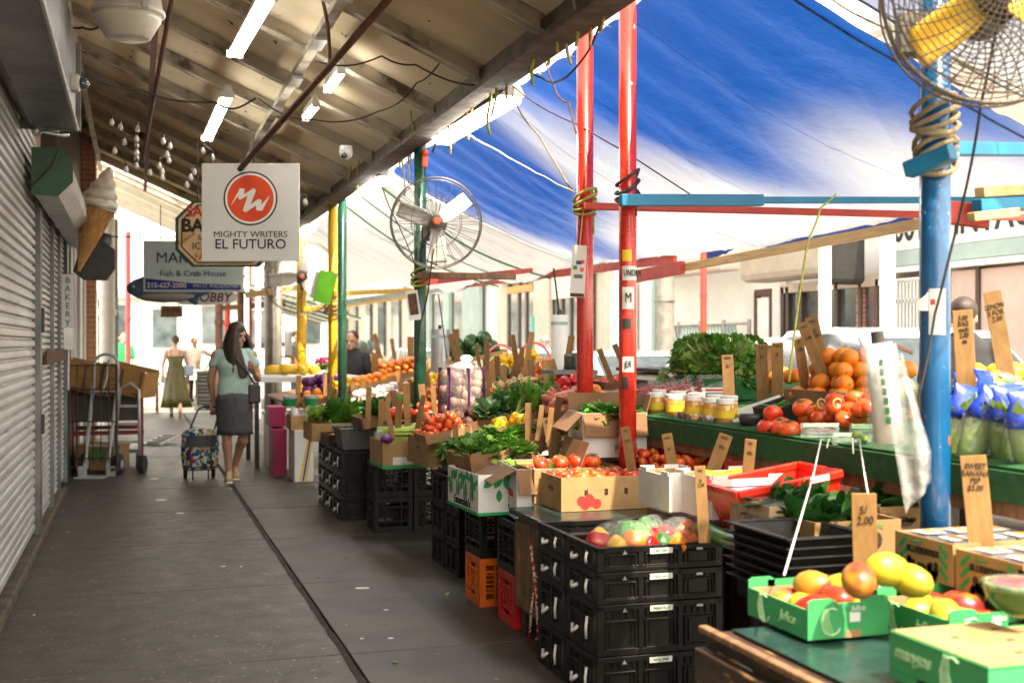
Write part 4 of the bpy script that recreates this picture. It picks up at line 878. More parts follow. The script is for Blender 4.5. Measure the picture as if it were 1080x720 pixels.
for i in range(14):
    pa = 1100 - i * 7; onf(t, y0, 'shutter_rib', pa, pa - 1, .3, 2.42, 'facade_p', .035, .03)
onf(t, y0, 'doorway', 990, 940, 0, 2.4, 'frame_br', .0); onf(t, y0, 'barred_window', 975, 958, 1.7, 2.2, 'glass', .03)
gt = MB()
ya, yb = fy(986) - y0, fy(942) - y0
for i in range(13): gt.box((-.1, ya + (yb - ya) * i / 12, 1.2), (.03, .03, 2.3))
for z in (.1, .75, 1.5, 2.05, 2.35): gt.box((-.1, (ya + yb) / 2, z), (.03, yb - ya + .05, .05))
gt.build('barred_gate', K['white_paint'], t)
t, y0 = bld('white shop with brown framed windows and a long beige shutter box', 935.5, 817, 'facade_w')
onf(t, y0, 'shutter_box', 934, 832, 2.45, 3.05, 'awn_box', .5, .62, .12); onf(t, y0, 'box_end', 938, 931, 2.3, 3.1, 'black', .53, .68, .08)
onf(t, y0, 'window_glass', 928, 833, .8, 2.3, 'glass', .01); onf(t, y0, 'stall_riser', 928, 833, 0, .8, 'brick_y', .03)
for px in (929, 911, 886, 870, 848, 834, 829): onf(t, y0, 'window_bar', px, px - 3, .5, 2.4, 'frame_br', .08)
onf(t, y0, 'brick_pier', 912, 904, .8, 2.3, 'brick_y', .05); onf(t, y0, 'lintel', 932, 825, 2.3, 2.45, 'facade_p', .08); onf(t, y0, 'side_pillar', 826, 818, 0, 2.9, 'facade_w', .1)
t, y0 = bld('overexposed white wall building with a brown framed door', 816.5, 640, 'facade_w')
onf(t, y0, 'door', 813, 798, 0, 2.25, 'white_paint', .03)
for a, b in ((814.5, 812.5), (798.5, 796.5)): onf(t, y0, 'door_frame', a, b, 0, 2.35, 'rust', .06)
onf(t, y0, 'door_frame', 814.5, 796.5, 2.28, 2.4, 'rust', .05); onf(t, y0, 'shutter_box', 790, 700, 2.75, 3.1, 'facade_p', .3, .4, .05)
onf(t, y0, 'panel', 668, 645, 1.0, 2.9, 'white_paint', .06)
t, y0 = bld('storefront with turquoise fascia and half closed grey shutter', 639.5, 520, 'facade_p')
onf(t, y0, 'fascia', 632, 526, 3.25, 3.6, 'teal_paint', .1); onf(t, y0, 'grey_shutter', 622, 584, 2.6, 3.2, 'shutter', .1)
onf(t, y0, 'window_glass', 622, 584, .7, 2.6, 'glass', .01); onf(t, y0, 'window_glass', 564, 535, .7, 3.1, 'glass', .01)
for px in (603, 594, 556, 548, 537, 623): onf(t, y0, 'window_bar', px, px - 1.8, .5, 3.2, 'frame_br', .05)
onf(t, y0, 'pillar', 583, 567, 0, 3.3, 'facade_p', .15); onf(t, y0, 'teal_box', 568, 566, 1.2, 2.2, 'teal_paint', .2)
onf(t, y0, 'orange_board', 563, 536, 2.9, 3.1, 'orange_ink', .08)
t, y0 = bld('far row of pale shop fronts with grey green pillars', 519.5, 430, 'facade_w')
for pa, pb in ((508, 490), (476, 470), (455, 450)): onf(t, y0, 'pillar', pa, pb, 0, 4, 'facade_g', .12)
onf(t, y0, 'window_glass', 489, 478, .8, 3.2, 'glass', .02); onf(t, y0, 'window_glass', 468, 458, .8, 3.2, 'glass', .02); onf(t, y0, 'fascia', 515, 435, 3.4, 3.8, 'facade_p', .2)
t, y0 = bld('farthest pale brick building across the street', 429.5, 335, 'facade_p', 7)
for pa, pb in ((420, 412), (404, 398), (390, 385), (375, 372)): onf(t, y0, 'window_glass', pa, pb, .9, 3.3, 'glass', .02)
onf(t, y0, 'fascia', 428, 345, 3.6, 4.2, 'facade_w', .25)
tag(MB().box((6.6 + 4.55, 60, -.07), (2.1, 190, .13)).build('opposite_pavement', K['facade_p'], bevel=.02), kind='structure')
for px, X, r, mt, lab in ((870, 9.3, .09, 'white_paint', 'white awning post before the brown framed windows'), (936, 9.3, .1, 'white_paint', 'white awning post beside the barred gate'), (692, 9.0, .09, 'facade_g', 'pale grey pole beside the thick utility pole'), (702, 9.0, .16, 'grey_pole', 'thick grey utility pole across the street'), (742, 8.9, .055, 'red_rail', 'thin red pole across the street'), (664, 9.1, .05, 'grey_pole', 'slim grey pole before the white wall')):
    p = W(px, 330, x=X); m = MB().tube([(0, 0, -.1), (0, 0, 3.4)], r, 14); m.tube([(0, 0, 2.2), (0, 0, 2.26)], r * 1.12, 14); m.tube([(0, 0, 1.1), (0, 0, 1.16)], r * 1.12, 14)
    tag(m.build('street_post', K[mt], loc=(p.x, p.y, 0), smooth=False, auto=True), lab, 'post', 'posts across the street')
a, b = W(790, 345, x=9.6), W(716, 345, x=9.6)
t = thing('slatted_fence', 'low chain fence with slanting pale green slats across the street', 'fence', (9.6, a.y, 0)); L_ = b.y - a.y
m = MB()
for i in range(int(L_ / .12)): m.bar((0, i * .12, .2), (0, i * .12 + .5, 1.75), .02, .05, up=(1, 0, 0))
m.build('slat_panel', K['facade_g'], t); m = MB()
for z in (.15, 1.78): m.tube([(0, 0, z), (0, L_ + .5, z)], .025)
m.build('rail', K['grey_pole'], t)
for i in range(4): MB().tube([(0, L_ * i / 3, -.1), (0, L_ * i / 3, 1.85)], .035).build('post', K['grey_pole'], t)
def car(px, X, mat, label, name='parked_car', L_=4.5, Hh=1.48, van=False):
    p = W(px, 360, x=X); t = thing(name, label, 'car', (X + .9, p.y, -.14), group='vehicles parked along the street')
    hw = .9
    prof = [(-2.25, .35), (-2.28, .62), (-2.1, .86), (-1.3, .98), (-.75, 1.0), (1.55, 1.02), (2.1, .98), (2.25, .75), (2.25, .35)] if not van else [(-2.25, .35), (-2.28, .7), (-2.1, 1.0), (-1.7, 1.1), (2.2, 1.15), (2.25, .75), (2.25, .35)]
    roofp = [(-1.25, .97), (-.45, Hh - .04), (.1, Hh), (.9, Hh - .03), (1.85, 1.0)] if not van else [(-1.75, 1.08), (-1.15, Hh + .3), (-.8, Hh + .42), (2.1, Hh + .42), (2.22, 1.1)]
    T_ = Matrix(((0, 0, 1, -hw), (1, 0, 0, 0), (0, 1, 0, 0), (0, 0, 0, 1)))
    m = MB(); m.prism(prof, 2 * hw, T_); m.build('body', mat, t, bevel=.09, seg=3)
    m = MB(); vs = []
    n = len(roofp)
    for sx in (-1, 1):
        for y, z in roofp: vs.append((sx * (hw - .06 - .2 * (z - .97)), y, z))
    m.add(vs, [tuple(range(n)), tuple(range(2 * n - 1, n - 1, -1))] + [(i, n + i, n + i + 1, i + 1) for i in range(n - 1)]); m.build('cabin', mat, t, bevel=.04, seg=3)
    zc = 1.05 if not van else 1.2
    ctr = (sum(y for y, z in roofp) / n, zc)
    m = MB()
    for sx in (-1, 1):
        sc_ = [(ctr[0] + (y - ctr[0]) * .86, 1.0 + (z - .97) * .84 + .03) for y, z in roofp]
        v2 = [(sx * (hw - .045 - .2 * (z - .97)), y, z) for y, z in sc_]
        m.add(v2, [tuple(range(n)) if sx < 0 else tuple(range(n))[::-1]])
    a0, a1 = roofp[0], roofp[1]; c0, c1 = roofp[-1], roofp[-2]
    for (ya, za), (yb, zb) in ((a0, a1), (c0, c1)):
        s_ = -1 if ya < 0 else 1
        q0, q1 = .1, .9; l0 = (ya + (yb - ya) * q0, za + (zb - za) * q0); l1 = (ya + (yb - ya) * q1, za + (zb - za) * q1)
        w0 = hw - .14 - .2 * (l0[1] - .97); w1 = hw - .14 - .2 * (l1[1] - .97); e_ = .015
        m.add([(-w0, l0[0] + s_ * e_, l0[1] + e_), (w0, l0[0] + s_ * e_, l0[1] + e_), (w1, l1[0] + s_ * e_, l1[1] + e_), (-w1, l1[0] + s_ * e_, l1[1] + e_)], [(0, 1, 2, 3)])
    m.build('windows', K['car_glass'], t)
    for sx in (-1, 1):
        MB().bar((sx * (hw - .07), .25, 1.02), (sx * (hw - .14), .2, Hh - .03), .02, .07, up=(1, 0, 0)).build('pillar', mat, t)
        MB().box((sx * (hw + .07), -.85, 1.02), (.16, .1, .12)).build('mirror', mat, t, bevel=.03)
        m = MB(); m.box((sx * .62, -2.2, .7), (.4, .12, .14)); m.build('headlight', K['glass'], t, bevel=.03)
        for y in (-1.4, 1.4):
            w_ = MB().lathe([(.12, -.1), (.32, -.1), (.34, -.06), (.34, .06), (.32, .1), (.12, .1)], 20).build('wheel', K['rubber'], t, loc=(sx * (hw - .08), y, .33), rot=(0, R(90), 0), auto=True)
            MB().lathe([(.02, -.105), (.2, -.108), (.2, .108), (.02, .105)], 14).build('rim', K['alu'], w_)
    return t
car(862, 5.9, K['car_white'], 'white car parked behind the stall of oranges', Hh=1.74)
car(745, 6.0, K['car_white'], 'white car parked ahead of the nearest white car', Hh=1.66)
car(600, 6.1, K['car_silver'], 'silver car parked beyond the red posts')
car(495, 6.1, K['car_white'], 'white car parked beyond the fan post')
car(418, 6.1, K['car_silver'], 'farthest silver car seen between the posts')
p = W(715, 397, x=3.75)
t = thing('folding_scale_shelf', 'white tray shelf with black rim beyond the tomato packs', 'shelf', p); MB().box((0, 0, 0), (.6, .75, .05)).build('tray', K['sign_white'], t, bevel=.01)
MB().box((0, 0, .05), (.64, .79, .025)).build('rim', K['black'], t); MB().box((0, 0, -.07), (.62, .77, .03)).build('lower_rim', K['black'], t)
for y in (-.3, 0, .3): MB().box((-.28, y, -.02), (.03, .12, .05)).build('clip', K['black'], t)
for x, y in ((-.25, -.3), (-.25, .3), (.25, -.3), (.25, .3)): MB().tube([(x, y, -.07), (x, y, -.9)], .015).build('leg', K['black'], t)
t = thing('street_building', 'white building closing the bright far end of the street', 'building', (-9, 62, 0), group='buildings across the street')
MB().box((9, 1, 4), (34, 2, 8)).build('wall', K['facade_w'], t)
for i in range(12): MB().box((-4 + i * 2.4, -.03, 2.2 + (i % 2) * .2), (1.2, .1, 1.9)).build('window', K['glass'], t)
MB().box((9, -.2, 3.9), (34, .5, .4)).build('cornice', K['facade_p'], t)
t = thing('street_building', 'pale corner building past the brick pier', 'building', (-4.6, 31, 0), group='buildings across the street')
MB().box((1.75, 6, 3), (3.9, 12, 6)).build('wall', K['facade_w'], t)
for k in range(4): MB().box((3.72, 1.2 + k * 2.9, 1.7), (.1, 1.8, 1.7)).build('window', K['glass'], t)
MB().box((1.8, -.06, 2.9), (4.1, .2, .35)).build('fascia', K['facade_p'], t); MB().box((2.9, -.03, 1.4), (1.1, .08, 2.1)).build('doorway', K['frame_br'], t)
for px, d_, r, mt, lab in ((135, 24, .05, 'pink2', 'faded red pole at the left of the bright crossing'), (121, 21.5, .06, 'steel_dk', 'dark pole with cable box beside the brick pier'), (231, 28, .09, 'rust', 'brown post behind the seller in taupe'), (240, 30, .07, 'red_rail', 'red post near the seller in taupe'), (254, 29, .09, 'rust', 'brown post of the green canopied stall'), (263, 31, .07, 'red_rail', 'far red post under the green canopy'), (272, 23, .055, 'white_paint', 'white pole rising behind the walking woman'), (113, 19.2, .12, 'white_paint', 'white round column beside the brick pier')):
    p = W(px, 360, d=d_); m = MB().tube([(0, 0, -.1), (0, 0, 3.7)], r, 12); m.tube([(0, 0, 1.9), (0, 0, 2.0)], r * 1.25, 12)
    tag(m.build('street_post', K[mt], loc=(p.x, p.y, 0), auto=True), lab, 'post', 'posts past the end of the roof')
a = W(262, 316, d=27)
t = thing('striped_canopy', 'green and white striped canopy over the far stall', 'canopy', (a.x, a.y, a.z))
for i in range(8):
    m = MB(); m.add([(-.6, i * .8, .55), (2.6, i * .8, -.4), (2.6, i * .8 + .79, -.4), (-.6, i * .8 + .79, .55)], [(0, 1, 2, 3)]); m.build('stripe', K['turf'] if i % 2 == 0 else K['sign_white'], t, solid=.02)
for y in (.05, 6.3): MB().bar((-.6, y, .5), (2.6, y, -.45), .05).build('arm', K['grey_pole'], t)
for z, py in ((0, 325), (0, 367)):
    a, b = W(228, py, d=28), W(300, py - 4, d=30); rail(a, b, .07, .12, K['wood_md'], 'far timber rail of the green canopied stall' if py == 325 else 'lower far timber rail behind the walking woman', name='rail')
p = W(216, 427, z=0); cr_far = p
for k in range(3):
    for j in range(2):
        m = MB(); m.box((0, 0, .13), (.55, .4, .26)); 
        for zz_ in (.05, .13, .21): m.box((0, -.205, zz_), (.5, .02, .03))
        o = m.build('plastic_crate', K['crate'], loc=(p.x + j * .62 + .1, p.y + .2, k * .27), bevel=.012)
        tag(o, ['bottom', 'middle', 'top'][k] + ' black crate of the far stack ' + ['beside the woman in the olive dress', 'behind the walking woman'][j], 'crate', 'black crates of the far stall')
p = W(213, 395, d=28); t = thing('far_stall_table', 'far stall table covered with a white sheet', 'table', (p.x + .3, p.y + 1.0, 0)); MB().box((.4, 0, .78), (2.2, 1.2, .05)).build('table_top', K['sign_white'], t); MB().box((.4, -.58, .68), (2.2, .02, .2)).build('sheet', K['sign_white'], t)
for x in (-.6, 1.4):
    for y in (-.5, .5): MB().box((x, y, .38), (.06, .06, .76)).build('leg', K['wood_md'], t)
hm = MB().ball((0, 0, 0), (.1, .1, .09)).mesh('far_melon', K['turnip'], True)
for i in range(12):
    o = bpy.data.objects.new('pale_melon', hm); COL.objects.link(o); o.location = (p.x + .1 + (i % 6) * .24, p.y + .7 + (i // 6) * .25, .9); tag(o, 'pale round melon on the far white stall table', 'melon', 'melons on the far stall')
p = W(122, 405, d=27)
tag(MB().lathe([(.2, 0), (.28, .6), (.3, .62), (.26, .62), (.19, .05)], 14).build('red_bin', K['bin_rd'], loc=(p.x, p.y, 0), auto=True), 'red bin below the person in the green shirt', 'bin')
p = W(150, 402, d=25); t = thing('low_table', 'low brown table of goods beside the red pole', 'table', (p.x, p.y, 0)); MB().box((0, 0, .6), (.7, .7, .05)).build('table_top', K['crate_wood'], t); MB().box((0, 0, .5), (.64, .64, .14)).build('apron', K['rust'], t)
for x in (-.3, .3):
    for y in (-.3, .3): MB().box((x, y, .23), (.05, .05, .46)).build('leg', K['rust'], t)
def bent(pts, r=.016, n=8): return MB().tube(pts, r, n)
b0 = W(91, 502, z=.0); d0 = depth(b0); s0 = d0 / F
t = thing('hand_truck', 'tall aluminium hand truck with a rounded loop handle standing by the cart', 'hand truck', b0, -TH)
wd = 17 * s0; lean = .0
def hx(px): return (px - 104) * s0
x0, x1 = hx(90), hx(117)
off = hx(104) - 0
zt = lambda py: (502 - py) * s0
o3 = Vector((13 * s0, 0, 0))
fr = MB()
for xa, xb in ((90, 94), (114, 120)):
    fr.bar(Vector((hx(xa), -.02, zt(494))) + o3, Vector((hx(xb), .14, zt(404))) + o3, .03, .045, up=(0, 1, 0))
for py in (413, 470): fr.bar(Vector((hx(92.5), .1 if py < 430 else .03, zt(py))) + o3, Vector((hx(119), .1 if py < 430 else .03, zt(py))) + o3, .02, .05, up=(0, 1, 0))
fr.build('frame', K['alu'], t, bevel=.006)
pts = [Vector((hx(94), .13, zt(412)))] + [Vector((hx(106.5) - 12.5 * s0 * math.cos(w), .17, zt(384) + 10.5 * s0 * math.sin(w))) for w in [PI * i / 12 for i in range(13)]] + [Vector((hx(120), .13, zt(405)))]
MB().tube([p + o3 for p in pts], .016).build('loop_handle', K['alu'], t, smooth=True)
pts = [Vector((hx(112), .1, zt(380)))] + [Vector((hx(q), .02, zt(y))) for q, y in ((113, 388), (112, 398), (109, 408), (108, 412))]
MB().tube([p + o3 for p in pts], .014).build('brace_handle', K['alu'], t, smooth=True)
for xa in (87, 117): MB().box(Vector((hx(xa + 1.5), -.05, .05)) + o3, (.1, .02, .13)).build('wheel_bracket', K['alu'], t, bevel=.008)
MB().box(Vector((hx(103.5), -.18, .012)) + o3, (30 * s0, .26, .012)).build('toe_plate', K['alu'], t, bevel=.004)
for xa in (86, 123):
    w_ = MB().lathe([(.03, -.03), (.1, -.03), (.12, -.015), (.12, .015), (.1, .03), (.03, .03)], 18).build('wheel', K['rubber'], t, loc=Vector((hx(xa), .09, .12)) + o3, rot=(0, R(90), 0), auto=True)
    MB().lathe([(.01, -.034), (.05, -.034), (.05, .034), (.01, .034)], 12).build('rim', K['alu'], w_)
p = W(103, 489, d=d0 + .3)
t = thing('carton', 'brown carton printed FOXY in green on the floor behind the hand truck', 'carton', (p.x, p.y + .1, .0), -TH)
MB().box((0, .15, .16), (.5, .36, .26)).build('body', K['kraft'], t, bevel=.008); MB().box((0, .15, .295), (.52, .38, .03)).build('lid', K['kraft'], t)
text('lettering', 'FOXY', .14, K['green_print'], t, (.02, -.033, .18), FRONT, bold=.006); MB().prism([(-.09, .25), (0, .27), (.09, .25), (0, .245)], .002, Matrix.Translation((0, -.031, 0)) @ RX).build('mark_print', K['green_print'], t)
a = W(73, 478, z=.0); L0, Rr = W(73, 410, d=13.6), W(152, 410, d=13.6)
w = Rr.x - L0.x; t = thing('red_cart', 'dark red steel cart table against the shutters loaded with timber crates', 'cart', (L0.x + w / 2, L0.y + .4, 0))
top = W(110, 412, d=13.6).z
MB().box((0, 0, top), (w + .04, 1.0, .06)).build('table_top', K['red_cart'], t, bevel=.006); MB().box((0, 0, top - .2), (w - .1, .9, .3)).build('underbox', K['frame_br'], t)
for x in (-w / 2 + .03, w / 2 - .03):
    for y in (-.46, .46): MB().box((x, y, top / 2), (.05, .05, top)).build('leg', K['red_cart'], t)
for y in (-.46, .46): MB().box((0, y, .42), (w, .035, .05)).build('rail', K['red_cart'], t)
MB().box((0, 0, .2), (w - .06, .9, .04)).build('lower_shelf', K['steel_dk'], t)
for x in (-w / 2 + .06, w / 2 - .06): MB().lathe([(.02, -.03), (.09, -.03), (.09, .03), (.02, .03)], 14).build('wheel', K['rubber'], t, loc=(x, -.5, .09), rot=(0, R(90), 0))
p = W(138, 470, d=13.3)
t = thing('hand_truck', 'old grey folded trolley leaning in the red cart', 'hand truck', (p.x, p.y - .05, 0), -TH)
m = MB(); m.tube([(-.2, 0, .1), (-.12, 0, .95), (0, 0, 1.0), (.09, 0, .93), (.1, 0, .2)], .018); m.build('frame', K['alu'], t, smooth=True)
for z in (.35, .55, .75): MB().box((-.02, 0, z), (.24, .02, .03)).build('cross_bar', K['alu'], t)
for x in (-.17, .13): MB().lathe([(.02, -.03), (.1, -.03), (.1, .03), (.02, .03)], 14).build('wheel', K['rubber'], t, loc=(x, 0, .1), rot=(0, R(90), 0))
p = W(152, 470, z=.03)
t = thing('stepladder', 'folded aluminium steps lying against the red cart end', 'steps', (p.x + .1, p.y + .3, .02), rot=(R(-82), 0, -.5))
for x in (-.12, .12): MB().bar((x, 0, 0), (x, 0, .6), .025, .05).build('rail', K['alu'], t)
for z in (.1, .25, .4, .55): MB().box((0, 0, z), (.24, .06, .02)).build('tread', K['alu'], t)
p = W(100, 400, d=12.9)
t = thing('wire_rack', 'thin black wire rack panel standing behind the hand truck', 'rack', (p.x, p.y, 0), -TH); m = MB()
xa, xb, zt_ = (W(73, 387, d=12.9) - p).x / CT, (W(123, 387, d=12.9) - p).x / CT, W(100, 385, d=12.9).z
for i in range(7): x = xa + (xb - xa) * i / 6; m.tube([(x, 0, .15), (x, 0, zt_)], .006 if i < 6 else .014, 6)
for z in (.2, .6, .95, zt_): m.tube([(xa, 0, z), (xb, 0, z)], .007, 6)
m.build('grid', K['black'], t)
for x in (xa, xb): MB().box((x, 0, .09), (.03, .3, .03)).build('foot', K['black'], t); 
for x in (xa, xb): MB().tube([(x, 0, .0), (x, 0, .2)], .012).build('stub', K['black'], t)
def wood_crate(c, rot, label, sz=(.62, .4, .3)):
    t = thing('timber_crate', label, 'crate', c, rot=rot, group='timber crates on the red cart'); w, d, h = sz
    for i in range(4): MB().box((0, -d / 2, .04 + i * h / 4), (w, .012, h / 4 - .012)).build('board', K['crate_wood'], t)
    for i in range(4): MB().box((0, d / 2, .04 + i * h / 4), (w, .012, h / 4 - .012)).build('board', K['crate_wood'], t)
    for sx in (-1, 1): MB().box((sx * w / 2, 0, h / 2 - .03), (.02, d, h)).build('end_panel', K['crate_wood'], t)
    for sx in (-.45, 0, .45): MB().box((sx * w, -d / 2 - .012, h / 2 - .03), (.03, .012, h)).build('cleat', K['wood_md'], t)
    MB().box((0, 0, -.03), (w, d, .015)).build('base', K['crate_wood'], t)
wood_crate(W(92, 409, d=13.5) , (0, R(12), -TH + .1), 'timber crate tilted at the shutter end of the red cart', (.55, .4, .3))
wood_crate(W(134, 411, d=13.5), (0, R(12), -TH - .1), 'timber crate tilted at the street end of the red cart', (.5, .4, .28))
def hand(m, wrist, d, side, s=1.0, curl=.5, up=Vector((0, 0, 1))):
    """palm, four unequal fingers and a thumb leaving the side of the palm"""
    d = Vector(d).normalized(); sd = d.cross(up).normalized() * side; nrm = sd.cross(d) * side
    w = Vector(wrist)
    for k in range(4): m.caps(w + sd * (k - 1.5) * .016 * s, .016 * s, w + d * .085 * s + sd * (k - 1.5) * .019 * s, .0125 * s, 8)
    for k, L_ in enumerate((.07, .08, .075, .058)):
        a = w + d * .09 * s + sd * (k - 1.5) * .02 * s; d1 = (d + nrm * curl).normalized(); d2 = (d + nrm * curl * 3).normalized()
        b = a + d1 * L_ * .55 * s; m.caps(a, .0105 * s, b, .0095 * s, 8); m.caps(b, .0095 * s, b + d2 * L_ * .5 * s, .008 * s, 8)
    a = w + d * .03 * s - sd * .03 * s; b = a + (d * .6 - sd * .7 + nrm * .3).normalized() * .045 * s
    m.caps(a, .014 * s, b, .012 * s, 8); m.caps(b, .0115 * s, b + (d + nrm * .5).normalized() * .03 * s, .009 * s, 8)
def head(m, c, r=1.0, yaw=0, nod=0):
    """c: centre of the head; faces -Y before yaw"""
    Rm = Matrix.Rotation(yaw, 3, 'Z') @ Matrix.Rotation(nod, 3, 'X'); c = Vector(c)
    def P(x, y, z): return c + Rm @ (Vector((x, y, z)) * r)
    m.ball(P(0, .012, .02), (.075 * r, .093 * r, .098 * r), 16, 10, Rm)
    m.ball(P(0, -.022, -.045), (.056 * r, .066 * r, .068 * r), 14, 9, Rm)
    m.caps(P(0, -.083, -.01), .012 * r, P(0, -.104, -.036), .0155 * r, 8)
    m.caps(P(-.022, -.083, -.066), .0085 * r, P(.022, -.083, -.066), .0085 * r, 8)
    m.caps(P(-.02, -.07, -.1), .018 * r, P(.02, -.07, -.1), .018 * r, 8)
    for s in (-1, 1):
        m.ball(P(s * .078, .012, -.012), (.012 * r, .024 * r, .034 * r), 8, 6, Rm); m.caps(P(s * .018, -.08, .022), .009 * r, P(s * .05, -.068, .02), .009 * r, 8)
    return P
def eyes(P, parent, loc=(0, 0, 0)):
    m = MB()
    for s in (-1, 1): m.ball(P(s * .031, -.078, .004), .0095, 8, 6)
    m.build('eyes', K['black_ink'], parent, smooth=True)
pw = W(247, 508, z=.0)
t = thing('person', 'person in mint top and grey knee skirt pulling a patterned shopping trolley', 'person', pw)
sw = depth(pw) / F
b = MB()
P = head(b, (.03, -.015, 1.545), 1.0, yaw=R(48), nod=R(16))
b.caps((.015, .01, 1.36), .055, (.025, 0, 1.48), .05)
b.loft([((0, 0, .84), .15, .11, 0), ((0, 0, .95), .165, .12, 0), ((0, 0, 1.1), .14, .105, 0), ((0, 0, 1.25), .165, .11, 0), ((0, .0, 1.34), .15, .085, 0), ((.01, 0, 1.4), .07, .06, 0)])
SR, SLh = Vector((-.185, .01, 1.33)), Vector((.19, .0, 1.33))
eR, hR = Vector((-.235, .07, 1.06)), Vector((-.2, .13, .83)); b.caps(SR, .052, eR, .04); b.caps(eR, .038, hR, .026); hand(b, hR, (-.02, .02, -1), 1, 1, .9, Vector((0, 1, 0)))
eL, hL = Vector((.245, .02, 1.08)), Vector((.18, -.2, 1.15)); b.caps(SLh, .05, eL, .04); b.caps(eL, .037, hL, .026); hand(b, hL, (-.25, -.6, .45), -1, .95, .7, Vector((0, 0, 1)))
for hip, kn, an, toe in (((-.08, 0, .86), (-.075, -.0, .47), (-.05, .05, .09), (-.06, -.09, .03)), ((.085, 0, .86), (.1, .1, .48), (.03, .32, .13), (.03, .2, .03))):
    b.caps(hip, .085, kn, .056); b.caps(Vector(kn) + Vector((0, .008, -.06)), .056, Vector(kn).lerp(Vector(an), .35) + Vector((0, .012, 0)), .052); b.caps(kn, .052, an, .036); b.caps(an, .038, toe, .032)
b.build('body', K['skin'], t, remesh=.0085, smoothit=3)
eyes(P, t)
m = MB()
m.loft([((0, 0, .9), .178, .132, 0), ((0, 0, 1.0), .176, .13, 0), ((0, 0, 1.1), .157, .118, 0), ((0, -.015, 1.22), .178, .128, 0), ((0, 0, 1.32), .172, .1, 0), ((.008, 0, 1.385), .105, .075, 0), ((.01, 0, 1.4), .08, .065, 0)], 24)
m.caps((-.14, 0, 1.34), .065, (-.205, .03, 1.24), .06); m.caps((.14, 0, 1.34), .065, (.213, .005, 1.24), .06)
m.build('top', K['mint'], t, remesh=.011, smoothit=4)
m = MB(); m.loft([((0, 0, .95), .172, .13, 0), ((0, .01, .86), .19, .145, 0), ((.005, .04, .7), .19, .15, 0), ((.01, .06, .55), .185, .165, 0), ((.01, .065, .495), .19, .17, 0), ((.01, .065, .5), .17, .15, 0)], 32, mod=lambda w, q: 1 + .02 * q * math.cos(7 * w))
m.build('skirt', K['skirt'], t, smooth=True)
m = MB()
HC = Vector((.03, -.01, 1.56))
m.ball(HC + Vector((-.006, .006, .03)), (.094, .11, .094), 16, 10)
random.seed(3)
for i in range(46):
    a = R(random.uniform(40, 262)) if i < 38 else R(random.uniform(5, 40)); r0 = .085
    st = HC + Vector((r0 * math.cos(a) * .9, r0 * math.sin(a) * 1.05, random.uniform(.0, .06)))
    ln = random.uniform(.24, .34) if math.sin(a) > 0 else random.uniform(.3, .46)
    dx = .04 if math.cos(a) > 0 else -.02
    pts = [st, st + Vector((dx * .4 + .03 * math.cos(a), .03 * math.sin(a), -.1)), st + Vector((dx + .035 * math.cos(a), .03 * math.sin(a) - .01, -ln * .6)), st + Vector((dx * 1.3 + .02 * math.cos(a), .01 * math.sin(a) - .02, -ln))]
    m.tube(pts, [.018, .022, .02, .005], 6)
for i in range(22):
    q = i / 21; st = HC + Vector((-.03 + .04 * q, -.085 + .01 * q, .05)); m.tube([st, st + Vector((-.02, -.035, -.13)), Vector((.02 + .06 * q, -.135 + .01 * q, 1.27)), Vector((.05 + .08 * q, -.14, 1.05 + .08 * random.random()))], [.014, .018, .018, .004], 6)
m.build('hair', K['hair'], t, remesh=.009, smoothit=2)
for an, toe in (((-.05, .05, .0), (-.065, -.12, 0)), ((.03, .32, .02), (.03, .17, 0))):
    a, c = Vector(an), Vector(toe); m = MB(); m.caps(a + Vector((0, .03, .05)), .045, c + Vector((0, 0, .04)), .042); m.caps(a + Vector((0, .01, .08)), .044, a + Vector((0, 0, .1)), .042); s_ = m.build('shoe', K['shoe'], t, remesh=.009, smoothit=2)
    m = MB(); m.caps(a + Vector((0, .035, .018)), .042, c + Vector((0, -.01, .016)), .042); m.T = Matrix(); o = m.build('sole', K['sole'], s_, smooth=True); o.scale = (1, 1, .4)
tb = thing('shoulder_bag', 'small dark leather bag worn across the walking woman', 'bag', pw)
MB().box((.2, -.06, .92), (.13, .07, .2)).build('bag', K['bag_bk'], tb, bevel=.02)
MB().tube([(.2, -.07, 1.02), (.13, -.15, 1.14), (.02, -.15, 1.28), (-.1, -.07, 1.4), (-.14, .02, 1.4)], .01, 6).build('strap', K['bag_bk'], tb, smooth=True)
pc = W(211, 505, z=.0)
t = thing('shopping_trolley', 'two wheeled shopping trolley bag with multicoloured pattern held by the walking woman', 'trolley', pc)
sc_ = depth(pc) / F
def bag(u, v):
    w = 2 * PI * u; ex = 3.2; c, s_ = math.cos(w), math.sin(w); r = (abs(c) ** ex + abs(s_) ** ex) ** (-1 / ex)
    k = .86 + .2 * math.sin(PI * (.15 + .7 * v)) - (.12 if v > .93 else 0) - (.2 if v > .98 else 0); bulge = 1 + .03 * noise.noise(Vector((c * 2, s_ * 2, v * 5)))
    return (.185 * r * c * k * bulge, .15 * r * s_ * k * bulge, .12 + .42 * v)
m = MB(); m.grid(bag, 28, 18); m.add([bag(i / 28, 1) for i in range(28)], [tuple(range(28))]); m.add([bag(i / 28, 0) for i in range(28)], [tuple(range(28))])
